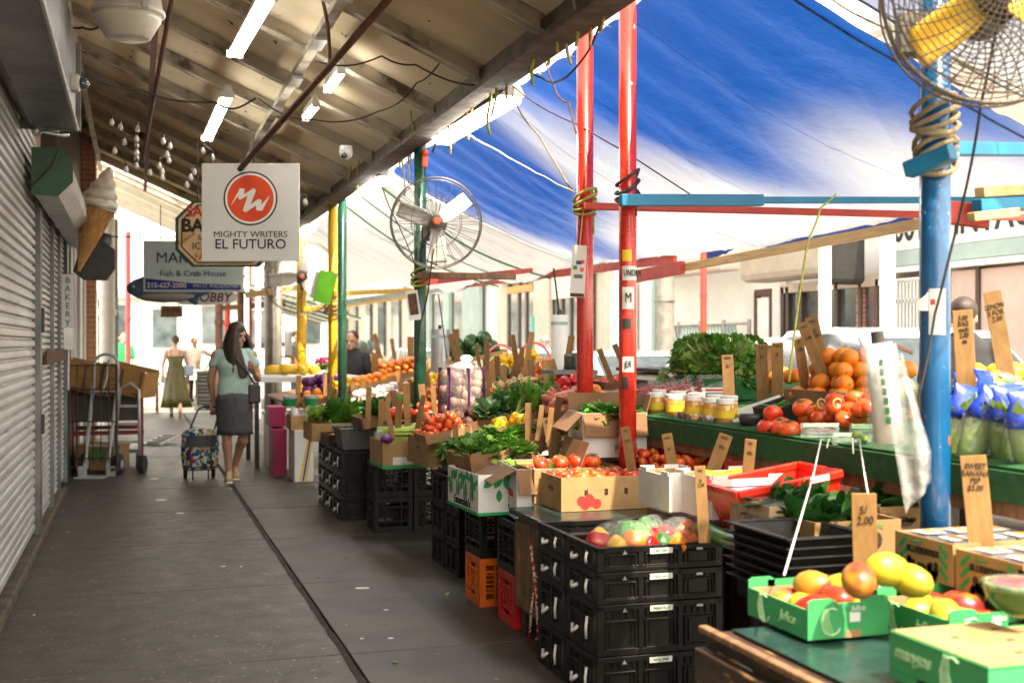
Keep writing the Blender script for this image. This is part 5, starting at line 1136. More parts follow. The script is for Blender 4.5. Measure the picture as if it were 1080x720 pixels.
def patch_mat():
    m_ = bpy.data.materials.new('patterned cloth'); m_.use_nodes = True; nt = m_.node_tree; N = nt.nodes; L = nt.links; bb = N['Principled BSDF']; bb.inputs['Roughness'].default_value = .7
    tc = N.new('ShaderNodeTexCoord'); v = N.new('ShaderNodeTexVoronoi'); v.inputs['Scale'].default_value = 24; L.new(tc.outputs['Object'], v.inputs['Vector'])
    r = N.new('ShaderNodeValToRGB'); r.color_ramp.interpolation = 'CONSTANT'; e = r.color_ramp.elements; cs = [(.02, .05, .2), (.02, .2, .3), (.5, .48, .42), (.4, .03, .03), (.02, .02, .025), (.04, .2, .07), (.02, .02, .025), (.5, .3, .08)]
    e[0].position = 0; e[0].color = (*cs[0], 1); e[1].position = .2; e[1].color = (*cs[1], 1)
    for i in range(2, 8): q = e.new(.18 + i * .1); q.color = (*cs[i], 1)
    sp = N.new('ShaderNodeSeparateColor'); L.new(v.outputs['Color'], sp.inputs[0]); L.new(sp.outputs[0], r.inputs[0])
    gt_ = N.new('ShaderNodeMath'); gt_.operation = 'GREATER_THAN'; gt_.inputs[1].default_value = .62; L.new(v.outputs['Distance'], gt_.inputs[0])
    x = N.new('ShaderNodeMix'); x.data_type = 'RGBA'; x.inputs[7].default_value = (.68, .66, .58, 1); L.new(gt_.outputs[0], x.inputs[0]); L.new(r.outputs[0], x.inputs[6]); L.new(x.outputs[2], bb.inputs['Base Color']); return m_
m.build('bag', patch_mat(), t, smooth=True)
m = MB()
for z, k in ((.47, 1.0), (.14, .9)): m.tube([tuple(Vector(bag(i / 24, (z - .12) / .42)) * 1.0 + Vector((0, 0, 0))) for i in range(24)], .008, 5, closed=True)
for x in (-.1, .1): m.tube([(x, -.16, .15), (x * 1.1, -.176, .3), (x, -.165, .48)], .009, 5)
m.build('piping', K['black'], t)
m = MB(); m.grid(lambda u, v: ((u - .5) * .3, -.172 + .02 * math.cos(PI * (u - .5)) * -1 - .008, .36 + .12 * v), 8, 2); m.build('top_flap', K['bag_bk'], t, solid=.006)
hv = Vector((-.2, .13, .75)) + pw - pc
m = MB(); m.tube([(-.15, .13, .1), (-.13, .14, .45), hv + Vector((-.16, .03, .0)), hv + Vector((-.11, .01, .035)), hv + Vector((.02, .0, .03)), hv + Vector((.06, .0, .0)), (.14, .14, .45), (.15, .13, .1)], .009, 8); m.build('handle_frame', K['black'], t, smooth=True)
m = MB(); m.tube([hv + Vector((-.1, .01, .037)), hv + Vector((.02, .0, .033))], .016, 8); m.build('grip', K['navy'], t, smooth=True)
MB().tube([(-.16, .1, .09), (.16, .1, .09)], .008).build('axle', K['black'], t)
for x in (-.15, .14):
    w_ = MB().lathe([(.03, -.02), (.075, -.02), (.09, -.01), (.09, .01), (.075, .02), (.03, .02)], 18).build('wheel', K['rubber'], t, loc=(x, .06, .09), rot=(0, R(90), 0), auto=True)
    MB().lathe([(.01, -.023), (.035, -.023), (.035, .023), (.01, .023)], 10).build('rim', K['steel_lt'], w_)
for x in (-.08, .08): MB().tube([(x, -.1, .13), (x, -.1, .0)], .008).build('foot', K['black'], t)
pg_ = W(185, 440, z=0)
t = thing('person', 'person in a strapless olive dress walking away in the bright light', 'person', pg_)
b = MB(); head(b, (0, -.02, 1.5), 1, yaw=PI); b.caps((0, 0, 1.3), .05, (0, 0, 1.42), .045)
b.loft([((0, 0, .85), .14, .1, 0), ((0, 0, 1.0), .12, .09, 0), ((0, 0, 1.2), .15, .1, 0), ((0, 0, 1.3), .16, .08, 0), ((0, 0, 1.35), .07, .05, 0)])
for s in (-1, 1):
    e_ = Vector((s * .235, .03, 1.03)); h_ = Vector((s * .24, .1 * s, .82)); b.caps((s * .17, 0, 1.28), .045, e_, .036); b.caps(e_, .034, h_, .024); hand(b, h_, (0, .05, -1), s, .9, .4, Vector((0, 1, 0)))
for hip, kn, an, toe in (((-.08, 0, .85), (-.08, .1, .46), (-.07, .16, .09), (-.07, .28, .03)), ((.08, 0, .85), (.08, .02, .46), (.08, -.3, .17), (.08, -.24, .05))):
    b.caps(hip, .08, kn, .052); b.caps(kn, .052, an, .034); b.caps(an, .036, toe, .03)
b.build('body', K['skin_lt'], t, remesh=.0105, smoothit=3)
m = MB(); m.loft([((0, 0, 1.2), .16, .112, 0), ((0, 0, 1.05), .135, .1, 0), ((0, 0, .95), .15, .115, 0), ((0, 0, .7), .2, .16, 0), ((.01, -.02, .4), .25, .2, 0), ((.02, -.03, .2), .29, .22, 0), ((.02, -.03, .21), .26, .2, 0)], 40, mod=lambda w, q: 1 + .09 * q * math.cos(9 * w + 2 * q))
m.build('dress', K['olive'], t, smooth=True)
for s in (-1, 1): MB().tube([(s * .08, -.1, 1.18), (s * .09, -.07, 1.32), (s * .08, .02, 1.35)], .006, 5).build('strap', K['olive'], t)
m = MB(); m.ball((0, -.03, 1.53), (.082, .1, .09), 14, 9); m.ball((0, -.1, 1.5), (.045, .04, .045)); m.build('hair', K['hair'], t, remesh=.01, smoothit=1)
for an, toe in (((-.07, .16, .05), (-.07, .27, .03)), ((.08, -.31, .13), (.08, -.25, .03))):
    m = MB(); m.caps(an, .042, toe, .038); m.build('shoe', K['skin_dk'] if an[0] < 0 else K['shoe'], t, remesh=.01)
tb = thing('shoulder_bag', 'pale grey bag carried by the woman in the olive dress', 'bag', pg_); MB().box((.25, .02, .92), (.2, .12, .22)).build('bag', K['shirt_bl'], tb, bevel=.04); MB().tube([(.24, 0, 1.0), (.2, -.06, 1.2), (.13, 0, 1.34)], .008, 5).build('strap', K['shirt_bl'], tb)
def person(p, label, shirt, skin, hair, yaw=0, pants='shirt_bk', s=1.0, reach=None, longhair=False):
    t = thing('person', label, 'person', p, yaw)
    t.scale = (s,) * 3
    b = MB(); P = head(b, (0, -.02, 1.6), 1.05, nod=R(8)); b.caps((0, 0, 1.4), .058, (0, 0, 1.52), .054)
    b.loft([((0, 0, .88), .15, .1, 0), ((0, 0, 1.0), .15, .1, 0), ((0, 0, 1.25), .18, .115, 0), ((0, 0, 1.38), .18, .09, 0), ((0, 0, 1.44), .07, .06, 0)])
    m = MB(); m.loft([((0, 0, .86), .185, .135, 0), ((0, 0, 1.0), .18, .13, 0), ((0, 0, 1.25), .2, .135, 0), ((0, 0, 1.38), .19, .105, 0), ((0, .01, 1.5), .075, .07, 0)])
    for q in (-1, 1):
        sh = Vector((q * .2, 0, 1.38)); e_ = Vector((q * .26, -.02, 1.1)); h_ = Vector((q * .24, -.2, .95)); dd = Vector((0, -.8, -.4))
        if reach == q: e_ = Vector((q * .42, -.12, 1.24)); h_ = Vector((q * .62, -.2, 1.18)); dd = Vector((q, -.2, -.1))
        b.caps(sh, .05, e_, .04); b.caps(e_, .038, h_, .028); hand(b, h_, dd, q, 1, .5)
        m.caps(sh, .066, sh.lerp(e_, .75), .058)
        hp, kn, an = Vector((q * .09, 0, .9)), Vector((q * .1, -.01, .48)), Vector((q * .1, .02, .08)); b.caps(hp, .085, kn, .056); b.caps(kn, .054, an, .038); b.caps(an, .04, an + Vector((0, -.15, -.045)), .033)
    b.build('body', K[skin], t, remesh=.011, smoothit=3); m.build('shirt', K[shirt], t, remesh=.013, smoothit=3); eyes(P, t)
    m = MB()
    for q in (-1, 1): m.caps((q * .085, 0, .9), .105, (q * .1, -.01, .48), .075); m.caps((q * .1, -.01, .48), .075, (q * .1, .02, .1), .06)
    m.build('trousers', K[pants], t, remesh=.014, smoothit=3)
    m = MB(); m.ball((0, .022, 1.65), (.094, .108, .094), 14, 9)
    m.build('hair', K[hair], t, smooth=True)
    for q in (-1, 1): m = MB(); m.caps((q * .1, .03, .05), .05, (q * .1, -.14, .045), .045); m.build('shoe', K['shirt_bk'], t, smooth=True)
    return t
def pp(px, X=None, d=None, head_y=None):
    p = W(px, 360, x=X, d=d) if X else W(px, 360, d=d); return Vector((p.x, p.y, 0))
p = pp(371, d=15.2); person(p, 'stall keeper with short dark hair behind the oranges by the far green post', 'shirt_bk', 'skin', 'hair', yaw=-.5, s=.93)
p = pp(205, d=29.5); person(p, 'seller in a taupe shirt reaching over the far stall', 'shirt_tn', 'skin_dk', 'hair', yaw=.3, reach=1, s=.92)
p = pp(129, d=26); person(p, 'person in a bright green shirt beside the brick pier', 'shirt_gr', 'skin_lt', 'hair', yaw=.4, s=.98)
p = pp(574, X=7.6); p.z = -.13; person(p, 'grey haired person in a blue grey shirt walking in the street', 'shirt_bl', 'skin', 'hair_gr', yaw=PI, s=1.0)
p = pp(602, X=4.9); p.z = -.13; person(p, 'person in black bending behind the stalls near the red post', 'shirt_bk', 'skin', 'hair', yaw=1.2, s=.8)
p = pp(1016, X=5.5); person(p, 'person in black half hidden by the price cards behind the lemons', 'shirt_bk', 'skin_lt', 'hair', yaw=PI * .8, s=1.02)
p = pp(313, d=26); person(p, 'person in black at a far stall between grey posts', 'shirt_bk', 'skin', 'hair', yaw=.8, s=1.0)
random.seed(5)
SLP = .2; TILT = math.atan(SLP)
def Pp(px, py, z0=.92):
    """point on the sloping display of the long stalls"""
    k = (py - CY) / F; m = (px - 143) / 1311.5; d = (H - z0 + .42) / (k + SLP * m); return W(px, py, d=d)
def stall(name, label, x0, x1, y0, y1, z0, z1, top='wood_md', edge=None, legs=True, sheet=None):
    t = thing(name, label, 'stall', ((x0 + x1) / 2, (y0 + y1) / 2, -.02)); w, L_ = x1 - x0, y1 - y0; a = math.atan2(z1 - z0, w)
    zc = (z0 + z1) / 2 + .02
    MB().box((0, 0, 0), (w / math.cos(a), L_, .035)).build('table_top', K[top], t, loc=(0, 0, zc - .02), rot=(0, -a, 0), bevel=.004)
    if edge:
        MB().box((-w / 2 - .012, 0, z0 - .03), (.03, L_, .1)).build('turf_edge', K[edge], t)
        MB().box((-w / 2 + .005, 0, z0 - .105), (.035, L_ + .01, .05)).build('front_rail', K['wood_md'], t, bevel=.004)
    if sheet: MB().box((0, 0, 0), (w / math.cos(a) + .01, L_, .014)).build('cover_sheet', K[sheet], t, loc=(0, 0, zc + .005), rot=(0, -a, 0))
    if legs:
        for sx in (-1, 1):
            zz_ = (z0 if sx < 0 else z1) - .02
            for y in [(-L_ / 2 + .06) + (L_ - .12) * i / max(1, round(L_ / 1.6)) for i in range(max(1, round(L_ / 1.6)) + 1)]: MB().box((sx * (w / 2 - .06), y, zz_ / 2), (.06, .06, zz_)).build('leg', K['wood_dk'], t)
    return t
yM = W(785, 656, z=.62).y
mt = thing('market_table', 'dark worn timber table with a green black sheet under the mango boxes', 'table', (2.0, yM - 1.25, -.02))
MB().box((.02, 0, .6), (.84, 2.5, .04)).build('table_top', K['wood_dk'], mt, bevel=.006); MB().box((.05, 0, .628), (.76, 2.44, .006)).build('cover_sheet', K['table_top'], mt)
MB().box((-.42, 0, .53), (.035, 2.5, .1)).build('apron', K['wood_dk'], mt, bevel=.005); MB().box((-.41, 0, .633), (.03, 2.5, .02)).build('worn_edge', K['wood_md'], mt, bevel=.004)
for y in (-1.2, 1.21): MB().box((-.385, y, .28), (.09, .08, .56)).build('leg', K['wood_lt'] if y > 0 else K['wood_dk'], mt, bevel=.005)
for y in (-1.2, 1.2): MB().box((.36, y, .28), (.07, .07, .56)).build('leg', K['wood_dk'], mt)
MB().box((-.37, .55, .3), (.025, 1.2, .35)).build('side_panel', K['wood_md'], mt)
stall('market_stall', 'low stall shelf that carries the berry boxes and the film wrapped boxes', 2.28, 2.67, 1.6, 3.2, .69, .69, 'wood_dk')
stall('market_stall', 'low stall shelf behind the blue post that carries the film wrapped boxes', 2.28, 2.67, 3.38, 5.1, .69, .69, 'wood_dk')
stall('market_stall', 'raised stall shelf edged with green turf that carries jars tomatoes and bagged lettuce', 2.68, 4.15, 1.9, 6.75, 1.04, 1.2, 'wood_md', 'turf', sheet='turf')
stall('market_stall', 'stall bench behind the nearest crates with boxes of tomatoes', 2.58, 2.98, 5.15, 6.7, .74, .8, 'wood_dk')
stall('market_stall', 'long sloping produce stall in front of the fan post', 2.12, 4.1, 6.85, 9.3, .78, 1.16, 'wood_md')
stall('market_stall', 'long sloping produce stall between the two green posts', 2.05, 4.1, 9.48, 13.06, .76, 1.16, 'wood_md')
stall('market_stall', 'farthest sloping produce stall by the yellow posts', 1.75, 4.0, 13.9, 16.8, .74, 1.16, 'wood_md')

def carton(c, size, label, rz=0, mat='kraft', inside='kraft_in', flaps=(), tilt=0, group=None, name='carton', holes=True, t_=.006, cat='carton', notch=False):
    w, d, h = size; t = thing(name, label, cat, c, rot=(0, -tilt, rz), group=group)
    m = MB()
    m.box((0, 0, .004), (w, d, .008)); m.box((-w / 2 + t_ / 2, 0, h / 2 + .004), (t_, d, h - .008)); m.box((w / 2 - t_ / 2, 0, h / 2 + .004), (t_, d, h - .008))
    m.box((0, -d / 2 + t_ / 2, h / 2 + .004), (w - 2 * t_, t_, h - .008)); m.box((0, d / 2 - t_ / 2, h / 2 + .004), (w - 2 * t_, t_, h - .008))
    if notch:
        for sx in (-1, 1):
            for sy in (-1, 1): m.box((sx * (w / 2 - .04), sy * (d / 2 - t_ / 2), h + .008), (.07, t_, .016)); m.box((sx * (w / 2 - t_ / 2), sy * (d / 2 - .05), h + .008), (t_, .07, .016))
    b = m.build('body', K[mat], t)
    m = MB()
    e = t_ + .0015
    m.box((0, 0, .0105), (w - 2 * e, d - 2 * e, .002))
    for sx in (-1, 1): m.box((sx * (w / 2 - e), 0, h / 2 + .006), (.002, d - 2 * e - .004, h - .014))
    for sy in (-1, 1): m.box((0, sy * (d / 2 - e), h / 2 + .006), (w - 2 * e - .004, .002, h - .014))
    if inside != mat: m.build('lining', K[inside], t)
    if holes:
        m = MB()
        pl = [(x, .02) for x in (-.03, .03)]
        for q in (-.28, 0, .28) if holes == 3 else (0,):
            m.box((q * w * .8, -d / 2 - .0005, h * .55), (.018 if holes == 3 else .07, .003, .03 if holes == 3 else .022))
        m.box((-w / 2 - .0005, 0, h * .62), (.003, .07, .024)); m.build('hand_hole', K['wood_dk'], t)
    for side, ang, ln, mt_ in flaps:
        m = MB(); L_ = d if side in 'LR' else w
        m.box((0, 0, ln / 2), (L_ * .98, .005, ln)); a = R(ang)
        yaw = {'F': 0, 'L': -PI / 2, 'B': PI, 'R': PI / 2}[side]
        off = {'F': (0, -d / 2), 'B': (0, d / 2), 'L': (-w / 2, 0), 'R': (w / 2, 0)}[side]
        m.build('flap', K[mt_ or inside], t, loc=(off[0], off[1], h - .002), rot=(a, 0, yaw))
    return t
_rc = {}
def rpc_mesh(w, d, h):
    k = (w, d, h)
    if k in _rc: return _rc[k]
    m = MB(); t = .012
    m.box((0, 0, .006), (w - .02, d - .02, .012))
    def wall(L_, M_, nb):
        s = MB(); s.T = M_; post = .03
        s.box((0, 0, h - .012), (L_, .022, .024)); s.box((0, 0, .012), (L_ - .01, .018, .024)); s.box((0, .002, h * .5), (L_ - .012, .005, h - .02))
        for i in range(nb + 1):
            x = -L_ / 2 + post / 2 + (L_ - post) * i / nb; s.box((x, -.002, h / 2), (post if i in (0, nb) else .02, .018, h - .004))
        bw = (L_ - post) / nb
        for i in range(nb):
            x = -L_ / 2 + post / 2 + bw * (i + .5)
            pw, ph, pz = bw - .045, h * .55, h * .4
            for q in (-1, 1): s.box((x + q * pw / 2, -.0045, pz), (.006, .012, ph)); s.box((x, -.0045, pz + q * ph / 2), (pw, .012, .006))
            for q in (-1, 1): s.box((x + q * pw * .36, -.003, pz), (.004, .01, ph * .8))
            for q in range(5): s.box((x + (q - 2) * bw * .17, -.004, h * .8), (.006, .012, h * .14))
        m.v_off = 0; o = len(m.v); m.v += s.v; m.f += [[i + o for i in f] for f in s.f]; m.mi += s.mi
    for sy, a in ((-1, 0), (1, PI)): wall(w, Matrix.Translation((0, sy * (d / 2 - .01), 0)) @ Matrix.Rotation(a, 4, 'Z'), 3)
    for sx, a in ((-1, -PI / 2), (1, PI / 2)): wall(d - .024, Matrix.Translation((sx * (w / 2 - .01), 0, 0)) @ Matrix.Rotation(a, 4, 'Z'), 2)
    _rc[k] = m.mesh('plastic_crate', K['crate']); return _rc[k]
def rpc(c, w, d, h, rz, label, group, tagtext=None, latch=True):
    t = thing('plastic_crate', label, 'crate', c, rz, group)
    o = bpy.data.objects.new('shell', rpc_mesh(w, d, h)); COL.objects.link(o); o.parent = t
    md = o.modifiers.new('b', 'BEVEL'); md.width = .0025; md.segments = 1; md.limit_method = 'ANGLE'
    if tagtext:
        g = MB().box((.0, -d / 2 - .006, h - .022), (.1, .003, .022)).build('tag_plate', K['white_card'], t)
        text('tag_print', tagtext, .014, K['green_print'], g, (0, -d / 2 - .0085, h - .022), FRONT)
        for x in (-.16, .17): MB().prism([(-.01, -.007), (.01, -.007), (0, .01)] if x < 0 else [(-.014, -.005), (.014, -.005), (.014, .005), (-.014, .005)], .002, Matrix.Translation((x, -d / 2 - .006, h - .022)) @ RX).build('emboss_print', K['steel_lt'], t)
    if latch:
        m = MB(); x = -w / 2 - .01
        m.tube([(x, -.09, h * .72), (x - .008, -.095, h * .5), (x - .004, -.09, h * .28)], .006, 6); m.tube([(x, .02, h * .4), (x - .012, .05, h * .26), (x, .08, h * .4)], .008, 6); m.build('latch_strap', K['lamp_body'], t, smooth=True)
    return t
_mk = {}
def milk_mesh(s=.3, h=.268):
    if 'm' in _mk: return _mk['m']
    m = MB(); m.box((0, 0, .006), (s - .01, s - .01, .012))
    for k in range(4):
        M_ = Matrix.Rotation(k * PI / 2, 4, 'Z') @ Matrix.Translation((0, -s / 2 + .006, 0)); q = MB(); q.T = M_
        for z, hh in ((.022, .044), (h - .02, .04), (.08, .012), (h - .075, .014)): q.box((0, 0, z), (s, .012, hh))
        for x in (-s / 2 + .018, s / 2 - .018): q.box((x, 0, h / 2), (.036, .014, h))
        for x in (-.062, .062): q.box((x, 0, h / 2), (.012, .0125, h - .02))
        for x in (-.1, .1):
            for z in (.1, .125, .15, .175): q.box((x, .001, z), (.07, .006, .008))
        for i in range(-5, 6):
            for sg in (-1, 1):
                a = Vector((-.06, .002, .137 + i * .026 - sg * .03)); b = Vector((.06, .002, .137 + i * .026 + sg * .03))
                if min(a.z, b.z) > .075 and max(a.z, b.z) < h - .065: q.bar(a, b, .006, .006)
        q.box((0, .002, .135), (.008, .006, .12))
        o = len(m.v); m.v += q.v; m.f += [[i + o for i in f] for f in q.f]; m.mi += q.mi
    _mk['m'] = m; return m
def milk(c, rz, mat, label, group):
    key = mat
    if key not in _mk: _mk[key] = milk_mesh().mesh('milk_crate', K[mat])
    o = bpy.data.objects.new('milk_crate', _mk[key]); COL.objects.link(o); o.location = c; o.rotation_euler = (0, 0, rz)
    md = o.modifiers.new('b', 'BEVEL'); md.width = .002; md.segments = 1
    return tag(o, label, 'crate', group)

def fruit_mesh(nm, prof, n, mats, mod=None, stem=None):
    m = MB(); m.lathe(prof, n, mod=mod)
    if stem:
        m.m = 1; m.tube([(0, 0, stem[0]), (0, 0, stem[0] + stem[1])], [.004, .003], 5)
        for i in range(5):
            w = 2 * PI * i / 5; r = stem[2]; m.add([(0, 0, stem[0] + .003), (r * .5 * math.cos(w - .3), r * .5 * math.sin(w - .3), stem[0] + .004), (r * math.cos(w), r * math.sin(w), stem[0] - .002), (r * .5 * math.cos(w + .3), r * .5 * math.sin(w + .3), stem[0] + .004)], [(0, 1, 2, 3)])
    return m.mesh(nm, mats, True)
def ell(a, b, k=9, dim=.0, low=1):
    return [(max(.0005, a * math.sin(PI * i / k)), -b * math.cos(PI * i / k) - (dim * math.exp(-((i - k) / 1.3) ** 2) if dim else 0)) for i in range(k + 1)]
G = {}
G['tomato'] = fruit_mesh('tomato', ell(.042, .034, 10, .006), 16, [K['tomato'], K['stem']], lambda w, q: 1 + .03 * math.cos(5 * w), (.028, .012, .024))
G['roma_tomato'] = fruit_mesh('roma_tomato', ell(.024, .036, 9, .004), 12, [K['tomato'], K['stem']], None, (.031, .008, .012))
G['orange'] = fruit_mesh('orange', ell(.042, .04, 10), 14, [K['orange'], K['stem']], None, (.0395, .003, .006))
G['tangerine'] = fruit_mesh('tangerine', ell(.036, .032, 8), 10, [K['tangerine'], K['stem']], None, (.031, .003, .006))
G['lemon'] = fruit_mesh('lemon', [(.0005, -.05), (.008, -.046), (.02, -.036), (.031, -.018), (.034, 0), (.03, .02), (.018, .036), (.008, .044), (.0005, .048)], 12, [K['lemon'], K['stem']])
mprof = [(.0005, -.058), (.018, -.054), (.034, -.038), (.042, -.012), (.043, .01), (.037, .034), (.024, .05), (.008, .057), (.0005, .057)]
G['mango'] = fruit_mesh('mango', mprof, 16, [K['mango'], K['stem']], lambda w, q: 1 + .08 * math.cos(w) * math.sin(PI * q), (.056, .006, .005))
G['yellow_mango'] = fruit_mesh('yellow_mango', mprof, 16, [K['mango_y'], K['stem']], lambda w, q: 1 + .08 * math.cos(w) * math.sin(PI * q), (.056, .006, .005))
pprof = [(.004, -.04), (.02, -.047), (.034, -.038), (.038, -.01), (.042, .015), (.04, .034), (.026, .044), (.01, .037), (.0005, .034)]
for k in 'gory': G['pepper_' + k] = fruit_mesh('bell_pepper', pprof, 20, [K['pep_' + k], K['stem']], lambda w, q: 1 + .1 * math.cos(4 * w) * (.6 + .4 * q), (.034, .028, .012))
G['beet'] = fruit_mesh('beet', [(.0005, -.06), (.004, -.05), (.016, -.036), (.032, -.016), (.036, .004), (.028, .022), (.012, .03), (.006, .034)], 10, [K['beet'], K['stem']])
G['aubergine'] = fruit_mesh('aubergine', [(.0005, -.1), (.026, -.09), (.04, -.06), (.036, -.02), (.026, .03), (.022, .06), (.012, .072), (.0005, .075)], 10, [K['aub'], K['stem']], None, (.07, .02, .025))
G['melon'] = fruit_mesh('dark_melon', ell(.085, .1, 9), 14, [K['avo'], K['stem']])
G['squash'] = fruit_mesh('squash', [(.0005, -.08), (.04, -.075), (.055, -.045), (.05, -.01), (.032, .03), (.026, .07), (.022, .095), (.008, .1)], 12, [K['squash'], K['stem']])
G['cantaloupe'] = fruit_mesh('cantaloupe', ell(.075, .078, 8), 12, [K['squash'], K['stem']])
G['turnip'] = fruit_mesh('turnip', ell(.036, .032, 7), 10, [K['turnip'], K['stem']], None, (.03, .02, .01))
G['onion'] = fruit_mesh('onion', ell(.036, .034, 8), 12, [K['onion'], K['stem']])
G['cabbage'] = fruit_mesh('purple_cabbage', ell(.065, .06, 8), 12, [K['purple'], K['stem']], lambda w, q: 1 + .05 * math.cos(3 * w + 4 * q))
G['cucumber'] = fruit_mesh('cucumber', [(.0005, -.12), (.018, -.112), (.024, -.06), (.025, 0), (.023, .07), (.016, .115), (.0005, .12)], 10, [K['pep_g'], K['stem']])
G['ginger'] = fruit_mesh('root', ell(.02, .05, 8), 8, [K['ginger'], K['stem']], lambda w, q: 1 + .25 * math.sin(9 * q + w))
G['sweet_potato'] = fruit_mesh('sweet_potato', ell(.034, .08, 9), 10, [K['sweetp'], K['stem']], lambda w, q: 1 + .12 * math.sin(5 * q + w))
G['carrot'] = fruit_mesh('carrot', [(.0005, -.09), (.006, -.07), (.012, -.02), (.017, .05), (.014, .068), (.0005, .07)], 8, [K['carrot'], K['stem']], None, (.065, .03, .02))
G['cherry_tomato'] = fruit_mesh('cherry_tomato', ell(.014, .014, 6), 8, [K['cherry'], K['stem']])
ORI = {'tomato': .5, 'roma_tomato': 1.5, 'orange': 3, 'tangerine': 3, 'lemon': 2, 'beet': 1.2, 'aubergine': 2, 'melon': .4, 'squash': 1.2, 'cucumber': 0, 'carrot': 0}
def one(kind, c, label, group, cat=None, rot=None, s=1):
    o = bpy.data.objects.new(G[kind].name.split('.')[0], G[kind]); COL.objects.link(o); o.location = c
    q = ORI.get(kind, 1.5)
    o.rotation_euler = rot if rot is not None else ((random.uniform(-q, q), random.uniform(-q, q), random.uniform(0, 6.28)) if q else (R(90) + random.uniform(-.15, .15), 0, random.uniform(-.5, .5)))
    o.scale = (s * random.uniform(.93, 1.08),) * 3
    return tag(o, label, cat or o.name.split('.')[0].replace('_', ' '), group)
def pile(kind, c, sx, sy, r, label, group, layers=2, tilt=TILT, sink=.3, fill=1.0, s=1, mound=0, cat=None):
    """c: centre of the floor of the heap; a heap of single fruits in layers"""
    Rt = Matrix.Rotation(-tilt, 3, 'Y'); out = []
    for L_ in range(layers):
        ax, ay = sx - L_ * r * (1.2 + mound), sy - L_ * r * (1.2 + mound); nx, ny = max(1, int(ax / (2 * r))), max(1, int(ay / (2 * r)))
        for i in range(nx):
            for j in range(ny):
                if random.random() > fill: continue
                x = (i - (nx - 1) / 2) * ax / nx + random.uniform(-.25, .25) * r + (r * .5 if j % 2 else -r * .5) * .6; y = (j - (ny - 1) / 2) * ay / ny + random.uniform(-.25, .25) * r
                q = Vector(c) + Rt @ Vector((x, y, r * (1 - sink) + L_ * r * 1.45 + random.uniform(0, .15) * r)); out.append(one(kind, q, label, group, cat, s=s))
    return out
def leaf(m, base, d, up, L_, w, curl, n=4, ruff=.0, fold=.25):
    d = d.normalized(); s = d.cross(up).normalized(); nn = s.cross(d); vs = []
    for i in range(n + 1):
        q = i / n; c = base + d * L_ * q * (1 - .25 * curl * q) - nn * 0 + up * 0 + nn * (-curl * L_ * q * q * .6); hw = w * (math.sin(PI * min(1, .12 + q * .86)) ** .7)
        for v in (-1, 0, 1): vs.append(c + s * hw * v + nn * (abs(v) * hw * fold + ruff * random.uniform(-1, 1) * abs(v)))
    m.add(vs, [(i * 3 + j, i * 3 + j + 1, i * 3 + j + 4, i * 3 + j + 3) for i in range(n) for j in range(2)])
def leaf_bunch_mesh(nm, n, L_, w, spread, mat, stalk=None, stem_L=.0, ruff=.006, lie=False):
    m = MB()
    for i in range(n):
        a = random.uniform(0, 2 * PI); e = spread * math.sqrt(random.random()); d = Vector((math.cos(a) * math.sin(e), math.sin(a) * math.sin(e), math.cos(e)))
        b = Vector((math.cos(a), math.sin(a), 0)) * .012; l = L_ * random.uniform(.7, 1.1)
        if stem_L: m.m = 1; m.tube([b, b + d * stem_L], [.005, .003], 4, caps=False); b = b + d * stem_L * .9; m.m = 0
        up = Vector((math.cos(a) * math.cos(e), math.sin(a) * math.cos(e), -math.sin(e))) * -1
        leaf(m, b, d, up, l, w * random.uniform(.8, 1.15), random.uniform(.1, .7), 5, ruff)
    if stalk: m.m = 1; m.ball((0, 0, 0), (.02, .02, .02), 8, 5)
    return m.mesh(nm, [mat, K[stalk or 'stalk']], True)
random.seed(11)
LB = {}
LB['lettuce'] = [leaf_bunch_mesh('lettuce_head', 34, .14, .05, 1.2, K['leaf_lt'], 'stalk', 0, .01) for i in range(3)]
LB['romaine'] = [leaf_bunch_mesh('romaine_head', 22, .22, .045, .45, K['leaf_lt'], 'stalk', 0, .008) for i in range(3)]
LB['romaine_g'] = [leaf_bunch_mesh('romaine_head', 22, .22, .045, .5, K['leaf'], 'stalk', 0, .008) for i in range(3)]
LB['parsley'] = [leaf_bunch_mesh('herb_bunch', 90, .035, .016, 1.1, K['leaf'], 'stalk', .11, .006) for i in range(3)]
LB['spinach'] = [leaf_bunch_mesh('dark_greens_bunch', 26, .11, .035, 1.1, K['leaf_dk'], 'stalk', .05, .006) for i in range(3)]
LB['chard'] = [leaf_bunch_mesh('chard_bunch', 30, .13, .045, .8, K['leaf'], 'stalk', .1, .02) for i in range(2)]
LB['broccoli'] = [leaf_bunch_mesh('broccoli_bunch', 60, .05, .022, 1.3, K['leaf'], 'stalk', .05, .008) for i in range(2)]
def bunches(kind, c, sx, sy, n, label, group, cat, lie=None, dz=.0, tilt=TILT, s=1):
    Rt = Matrix.Rotation(-tilt, 3, 'Y')
    for i in range(n):
        me = random.choice(LB[kind]); o = bpy.data.objects.new(me.name.split('.')[0], me); COL.objects.link(o)
        o.location = Vector(c) + Rt @ Vector((random.uniform(-.5, .5) * sx, random.uniform(-.5, .5) * sy, dz + random.uniform(0, .04)))
        if lie is None: o.rotation_euler = (random.uniform(-.5, .5), random.uniform(-.5, .5), random.uniform(0, 6.28))
        else: o.rotation_euler = (R(lie[0]) + random.uniform(-.2, .2), R(lie[1]) + random.uniform(-.2, .2), random.uniform(-.25, .25))
        o.scale = (s * random.uniform(.85, 1.15),) * 3; tag(o, label, cat, group)
random.seed(9)
